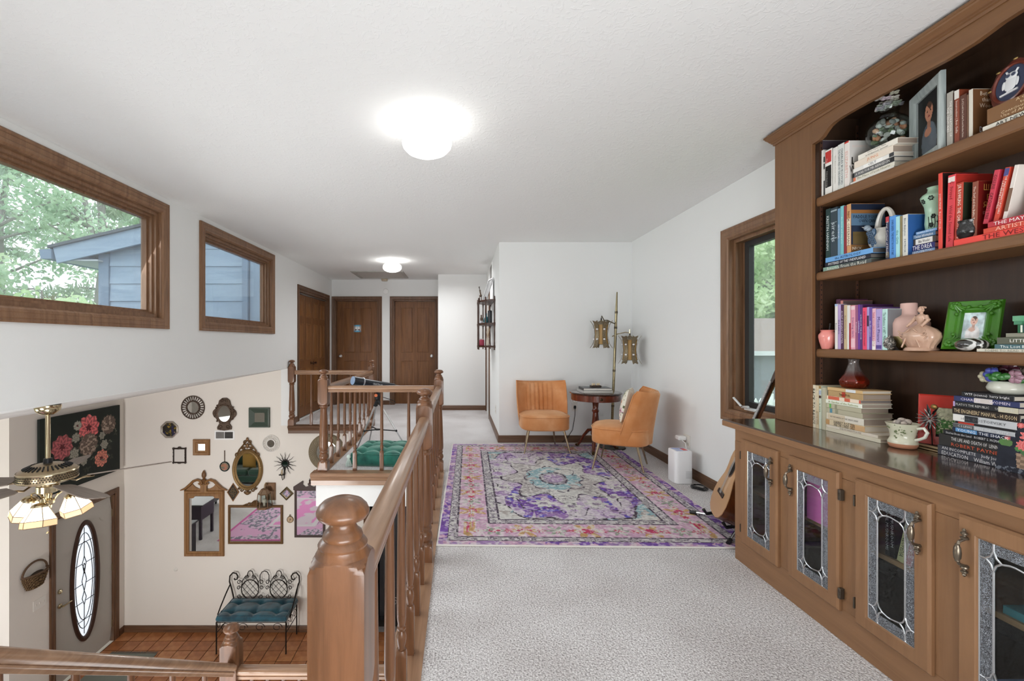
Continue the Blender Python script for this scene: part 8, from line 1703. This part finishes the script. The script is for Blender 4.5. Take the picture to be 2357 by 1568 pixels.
# ------------------------------------------------------------------ living room furniture seen in the mirrors
def prug(u, v):
    W, L = 2.6, 3.4; x, y = (u - .5) * W, (v - .5) * L; ed = np.minimum(np.minimum(x + W / 2, W / 2 - x), np.minimum(y + L / 2, L / 2 - y)); n, n2 = vnoise(u, v, 3, 9, 3), vnoise(u, v, 5, 60, 2)
    c = np.ones(u.shape + (3,)) * np.array([.87, .56, .76]); c[n > .52] = [.82, .76, .80]; m = ed < .75; c[m] = [.80, .77, .80]; c[m & (n2 > .53)] = [.50, .48, .54]; c[m & (n2 < .42)] = [.84, .68, .80]; c[m & (n > .64)] = [.85, .66, .79]; m = (ed > .75) & (ed < .85); c[m] = [.84, .82, .83]; c[ed < .06] = [.78, .40, .62]; return c
t = thing('pink_rug', 'pink and grey rug on the lower carpet, seen in the wide mirror', 'rug', (-3.86, 1.92, ZF + .0005)); me = painted(prug, 2.6, 3.4, 130, 170); me.transform(Matrix.Translation((0, 0, .009)) @ Matrix.Rotation(-PI / 2, 4, 'X') @ Matrix.Translation((0, 0, -1.7))); me.materials.append(attr_mat('woven_rug', .95, .1, .25)); obj('woven_face', me, None, t, world=False); obj('binding', rframe(MB(), (0, 0, 0), (1, 0, 0), (0, 1, 0), (0, 0, 1), 1.29, 1.69, [(-.01, 0), (.01, 0), (.01, .0088), (-.01, .0088)]), P_('#c06a98', .9), t, world=False)
def sofa(label, loc, rz, L, mat, cush):
    t = thing('sofa', label, 'sofa', loc, rz); hl = L / 2
    for k in range(3): w_ = (L - .36) / 3; obj('seat_cushion', MB().box(-hl + .18 + k * w_ + .004, -.42, .26, -hl + .18 + (k + 1) * w_ - .004, .22, .45, .05), mat, t, world=False)
    obj('base', MB().box(-hl, -.42, .08, hl, .42, .26, .02), mat, t, world=False); b = MB(); b.grid(lambda u, v: ((u - .5) * L, .20 + .10 * v - .03 * abs(math.sin(u * PI * 7)) * abs(math.sin(v * PI * 2.5)), .26 + v * .56), 85, 25); o1 = len(b.v); b.grid(lambda u, v: ((u - .5) * L, .42, .26 + v * .56), 85, 25); q = 24 * 85; b.f += [(q + i, q + i + 1, o1 + q + i + 1, o1 + q + i) for i in range(84)]; obj('backrest', b, mat, t, world=False, smooth=60)
    for s in (-1, 1): obj('armrest', MB().box(s * hl - s * .18, -.42, .08, s * hl, .42, .64, .06), mat, t, world=False)
    for sx in (-1, 1):
        for sy in (-1, 1): obj('leg', MB().box(sx * (hl - .06) - .02, sy * .36 - .02, 0, sx * (hl - .06) + .02, sy * .36 + .02, .08), M_BLACK, t, world=False, smooth=None)
    return t
sofa('dark navy tufted sofa reflected in the tall mirror', (-6.75, 2.25, ZF), math.radians(90 - 180), 1.9, P_('#12171f', .4, sheen=.5), None)
sofa('dark green velvet sofa reflected in the oval mirror', (-6.0, -.6, ZF), math.radians(180), 2.1, P_('#12402c', .55, sheen=.6), None)
for (lab, loc, col, rz) in (('mustard cushion on the green sofa, seen in the oval mirror', (-6.35, -.45, ZF + .455), '#a8803a', .1), ('mustard cushion beside another on the green sofa', (-5.85, -.47, ZF + .455), '#9c7533', -.1), ('hot pink cushion on the navy sofa, seen in the tall mirror', (-6.75, 2.75, ZF + .455), '#d8346f', 1.4)):
    t = thing('throw_cushion', lab, 'cushion', loc, rz); b = MB()
    for sg in (-1, 1): b.grid(lambda u, v: cush(u, v, sg), 16, 16)
    obj('cover', b.xf(Matrix.Scale(1.25, 4)), P_(col, .8), t, world=False, smooth=80); obj('piping', MB().tube([(x * .206, 0, .206 + z * .206) for x, z in ((-1, -1), (1, -1), (1, 1), (-1, 1))], .005, 5, True), P_(col, .8), t, world=False)
t = thing('plum_desk', 'small plum desk reflected in the tall mirror', 'desk', (-5.85, 3.35, ZF)); M_PL = P_('#2c2230', .4)
obj('desk_top', MB().box(-6.25, 3.05, ZF + .73, -5.47, 3.62, ZF + .76, .004), P_('#3a3a3c', .4), t); obj('case', MB().box(-6.22, 3.08, ZF + .42, -5.52, 3.59, ZF + .73), M_PL, t, smooth=None)
for (x, y) in ((-6.19, 3.11), (-5.55, 3.11), (-6.19, 3.56), (-5.55, 3.56)): obj('leg', MB().box(x - .025, y - .025, ZF, x + .025, y + .025, ZF + .42), M_PL, t, smooth=None)
# ------------------------------------------------------------------ outside the windows
def leafmat(name, a, b_):
    m = bpy.data.materials.new(name); m.use_nodes = True; nt = m.node_tree; nt.nodes.clear(); out = N(nt, 'ShaderNodeOutputMaterial'); d = N(nt, 'ShaderNodeBsdfDiffuse'); t = N(nt, 'ShaderNodeBsdfTranslucent'); mx = N(nt, 'ShaderNodeMixShader'); mx.inputs[0].default_value = .45
    n = N(nt, 'ShaderNodeTexNoise', i_Scale=.9, i_Detail=3.0); nt.links.new(mapping(nt, (1, 1, 1)), n.inputs[0]); c = ramp(nt, n.outputs[0], [(.35, a), (.65, b_)])
    for q in (d, t): nt.links.new(c, q.inputs[0])
    nt.links.new(d.outputs[0], mx.inputs[1]); nt.links.new(t.outputs[0], mx.inputs[2]); nt.links.new(mx.outputs[0], out.inputs[0]); return m
L_LIGHT = leafmat('leaves_light', '#b6d298', '#e4f0cc'); L_MID = leafmat('leaves_mid', '#9fbf9c', '#d2e4c6'); L_PINE = leafmat('needles', '#9bb09a', '#c6d3b8'); M_BARK = wood('bark', '#7d7874', '#a9a39c', 'z', .9, scale=.3)
def tree(label, x, y, z0, h, rad, leaf, seed, n=5200, ls=.11, pine=False, lean=0.0):
    rs = np.random.RandomState(seed); t = thing('tree', label, 'tree', (x, y, z0), 0, 'trees outside the windows')
    b = MB(); top = np.array([lean * h, 0, h * .92]); pts = [(lean * h * (k / 6) ** 1.3 + .12 * math.sin(k * 1.7 + seed), .1 * math.cos(k * 1.3 + seed), h * .92 * k / 6) for k in range(7)]; b.tube(pts, .2, 8, rs=[.22 * (1 - .13 * k) * h / 12 for k in range(7)]); clumps = []
    nb = 26 if pine else 18
    for k in range(nb):
        f = rs.uniform(.25, .95); p0 = Vector(pts[0]).lerp(Vector(pts[-1]), f); p0 = Vector(pts[min(6, int(f * 6))]).lerp(Vector(pts[min(6, int(f * 6) + 1)]), f * 6 % 1); a = rs.uniform(0, 2 * PI); L = rad * (1.05 - (f * .85 if pine else .45 * f)) * rs.uniform(.7, 1.05); p1 = p0 + Vector((math.cos(a) * L * .55, math.sin(a) * L * .55, L * (.06 if pine else .30))); p2 = p0 + Vector((math.cos(a) * L, math.sin(a) * L, L * (-.05 if pine else .5))); b.tube([p0, p1, p2], .03, 5, rs=[.055, .035, .012])
        for q in np.linspace(.35, 1.0, 4): clumps.append((np.array(p0.lerp(p2, q)), rad * rs.uniform(.16, .30)))
    obj('trunk_and_branches', b, M_BARK, t, world=False)
    ci = rs.randint(0, len(clumps), n); C = np.array([c for c, _ in clumps])[ci]; R = np.array([r for _, r in clumps])[ci]; d = rs.normal(size=(n, 3)); d /= np.linalg.norm(d, axis=1)[:, None]; P = C + d * (R * rs.rand(n) ** .45)[:, None] * (np.array([1, 1, .35]) if pine else np.array([1, 1, .75]))
    u = rs.normal(size=(n, 3)); u /= np.linalg.norm(u, axis=1)[:, None]; w_ = np.cross(u, rs.normal(size=(n, 3))); w_ /= np.linalg.norm(w_, axis=1)[:, None]; s = ls * rs.uniform(.6, 1.3, n)[:, None]; k = .16 if pine else .55
    V = np.stack([P - u * s, P + w_ * s * k, P + u * s, P - w_ * s * k], 1).reshape(-1, 3)
    me = bpy.data.meshes.new('foliage'); me.from_pydata(V.tolist(), [], np.arange(n * 4).reshape(-1, 4).tolist()); me.materials.append(leaf); o = obj('foliage', me, None, t, world=False); o['kind'] = 'stuff'
    return t
gl = lambda s: s
tree('tall slender pale green tree at the far left of the big window', -15.5, 15.0, -3.2, 13, 3.4, L_MID, 1, 6000, .10)
tree('dark needled pine with a straight trunk in the big window', -15.0, 19.0, -3.2, 16, 3.2, L_PINE, 2, 5000, .22, True)
tree('leaning grey trunked tree with thin foliage in the big window', -12.6, 17.0, -3.2, 13, 3.2, L_MID, 3, 3600, .10, lean=-.12)
tree('bright yellow-green maple low in the big window', -9.6, 12.2, -3.2, 5.4, 2.3, L_LIGHT, 4, 7500, .10)
tree('hazy pine left of the straight trunked pine', -19.5, 19.5, -3.2, 15, 3.4, L_PINE, 5, 4200, .22, True)
tree('broad pale green tree low at the far left of the big window', -15.8, 12.2, -3.2, 8.0, 3.2, L_LIGHT, 6, 6500, .10)
tree('tall thin tree far behind the others in the big window', -17.5, 25.0, -3.2, 16, 4.2, L_MID, 7, 4500, .13)
tree('brownish conifer low in the middle of the big window', -13.2, 14.6, -3.2, 6.6, 2.6, leafmat('needles_brown', '#8c8a6c', '#b4b48e'), 8, 6000, .2, True)
tree('bright green tree filling the upper right window', 15.0, 24.0, -1.4, 10, 4.2, L_LIGHT, 11, 9000, .16)
tree('bright green tree left of another in the right window', 11.5, 22.0, -1.4, 9, 3.6, L_LIGHT, 12, 8000, .15)
tree('green tree at the right edge of the right window', 13.6, 19.6, -1.4, 7.5, 3.2, L_LIGHT, 13, 8000, .14)
struct('ground', MB().box(-60, -20, -3.6, -8.2, 70, -3.3).box(-8.2, 9.2, -3.6, 2.4, 70, -3.3).box(2.4, -20, -1.7, 60, 70, -1.4), paint('lawn', '#7c9a5a', 6, .3, .02))
# house wing with lap siding seen through the left windows
wg = thing('house_wing', 'blue-grey lap sided house wing outside the left windows', 'building', (-3.9, 6.7, -.2)); M_SID = wood('painted_siding', '#8b9fb4', '#a3b5c6', 'x', .7, scale=.6); M_SIDD = P_('#7b8ea3', .7)
zr = lambda x: 2.558 + .234 * (x + 5.753)                    # rake line
z = 1.062; k = 0
while z < 3.1:
    za, zb_ = z, z + .252; xl = max(-5.07, (za - 2.42) / .234 - 5.753) if za > 2.42 else -5.07
    if xl < -2.63:
        b = MB(); b.add([(xl, 6.615, za), (-2.62, 6.615, za), (-2.62, 6.632, zb_), (xl, 6.632, zb_), (xl, 6.67, za), (-2.62, 6.67, za), (-2.62, 6.67, zb_), (xl, 6.67, zb_)], [(0, 1, 2, 3), (4, 7, 6, 5), (0, 4, 5, 1), (3, 2, 6, 7), (0, 3, 7, 4), (1, 5, 6, 2)]); obj('siding_board', b, M_SID, wg, smooth=None)
    z += .252
obj('corner_board', MB().box(-5.22, 6.60, .85, -5.075, 6.70, 2.50), M_SIDD, wg, smooth=None); obj('side_wall', MB().box(-5.20, 6.82, .2, -5.10, 11.0, 2.50), M_SID, wg, smooth=None)
fas = [(-5.753, zr(-5.753)), (-2.62, zr(-2.62)), (-2.62, zr(-2.62) - .23), (-5.70, zr(-5.70) - .23)]
obj('rake_board', MB().prism(fas, 6.46, 6.50, 'y'), M_SID, wg, smooth=None); obj('roof', MB().prism([(-5.80, zr(-5.80)), (-2.62, zr(-2.62)), (-2.62, zr(-2.62) + .04), (-5.80, zr(-5.80) + .04)], 6.42, 11.2, 'y'), P_('#5c6166', .9), wg, smooth=None)
obj('soffit', MB().box(-5.70, 6.50, 2.38, -5.15, 11.0, 2.40), P_('#c9ccd0', .7), wg, smooth=None); obj('gutter', MB().prism([(-5.93, 2.53), (-5.91, 2.40), (-5.76, 2.40), (-5.76, 2.54)], 6.44, 11.2, 'y'), M_SIDD, wg, smooth=None)
obj('downspout', MB().box(-3.11, 6.53, 1.06, -3.03, 6.60, 2.9), M_SIDD, wg, smooth=None); obj('trim_board', MB().box(-3.02, 6.58, 1.06, -2.80, 6.615, 2.9), P_('#94a7ba', .7), wg, smooth=None)
struct('roof_foyer', MB().prism([(XL - .13, 1.02), (-8.4, -.08), (-8.4, .0), (XL - .13, 1.12)], -2.9, 6.60, 'y'), P_('#55585c', .9))
# neighbouring shed and picket fence through the right window
sh = thing('garden_shed', 'low grey shed with a weathered brown roof beyond the right window', 'building', (9.6, 13.6, -1.4)); obj('wall', MB().box(7.4, 12.6, -1.4, 12.4, 15.2, .98), P_('#7d8488', .8), sh, smooth=None); obj('roof', MB().prism([(12.3, .92), (13.9, 1.95), (15.5, .92)], 7.1, 12.7, 'x'), P_('#94877c', .9), sh, smooth=None); obj('fascia', MB().box(7.1, 12.28, .86, 12.7, 12.33, .98), P_('#d4d6d6', .7), sh, smooth=None)
fn = thing('picket_fence', 'white picket fence beyond the right window', 'fence', (7.3, 10.6, -1.4)); M_FW = P_('#eef0ee', .6)
for k in range(26):
    x = 5.6 + .115 * k; b = MB(); b.prism([(x, -1.4), (x + .075, -1.4), (x + .075, -.16), (x + .0375, -.08), (x, -.16)], 10.6, 10.63, 'y'); obj('picket', b, M_FW, fn, smooth=None)
for z in (-.45, -1.1): obj('fence_rail', MB().box(5.5, 10.63, z - .04, 8.7, 10.66, z + .04), M_FW, fn, smooth=None)
for x in (5.85, 7.30, 8.6): obj('fence_post', MB().box(x - .05, 10.66, -1.4, x + .05, 10.76, .02).lathe([(.02, .02), (.06, .05), (.065, .10), (.03, .15), (.002, .17)], 12, (x, 10.71, 0)), M_FW, fn, smooth=30)
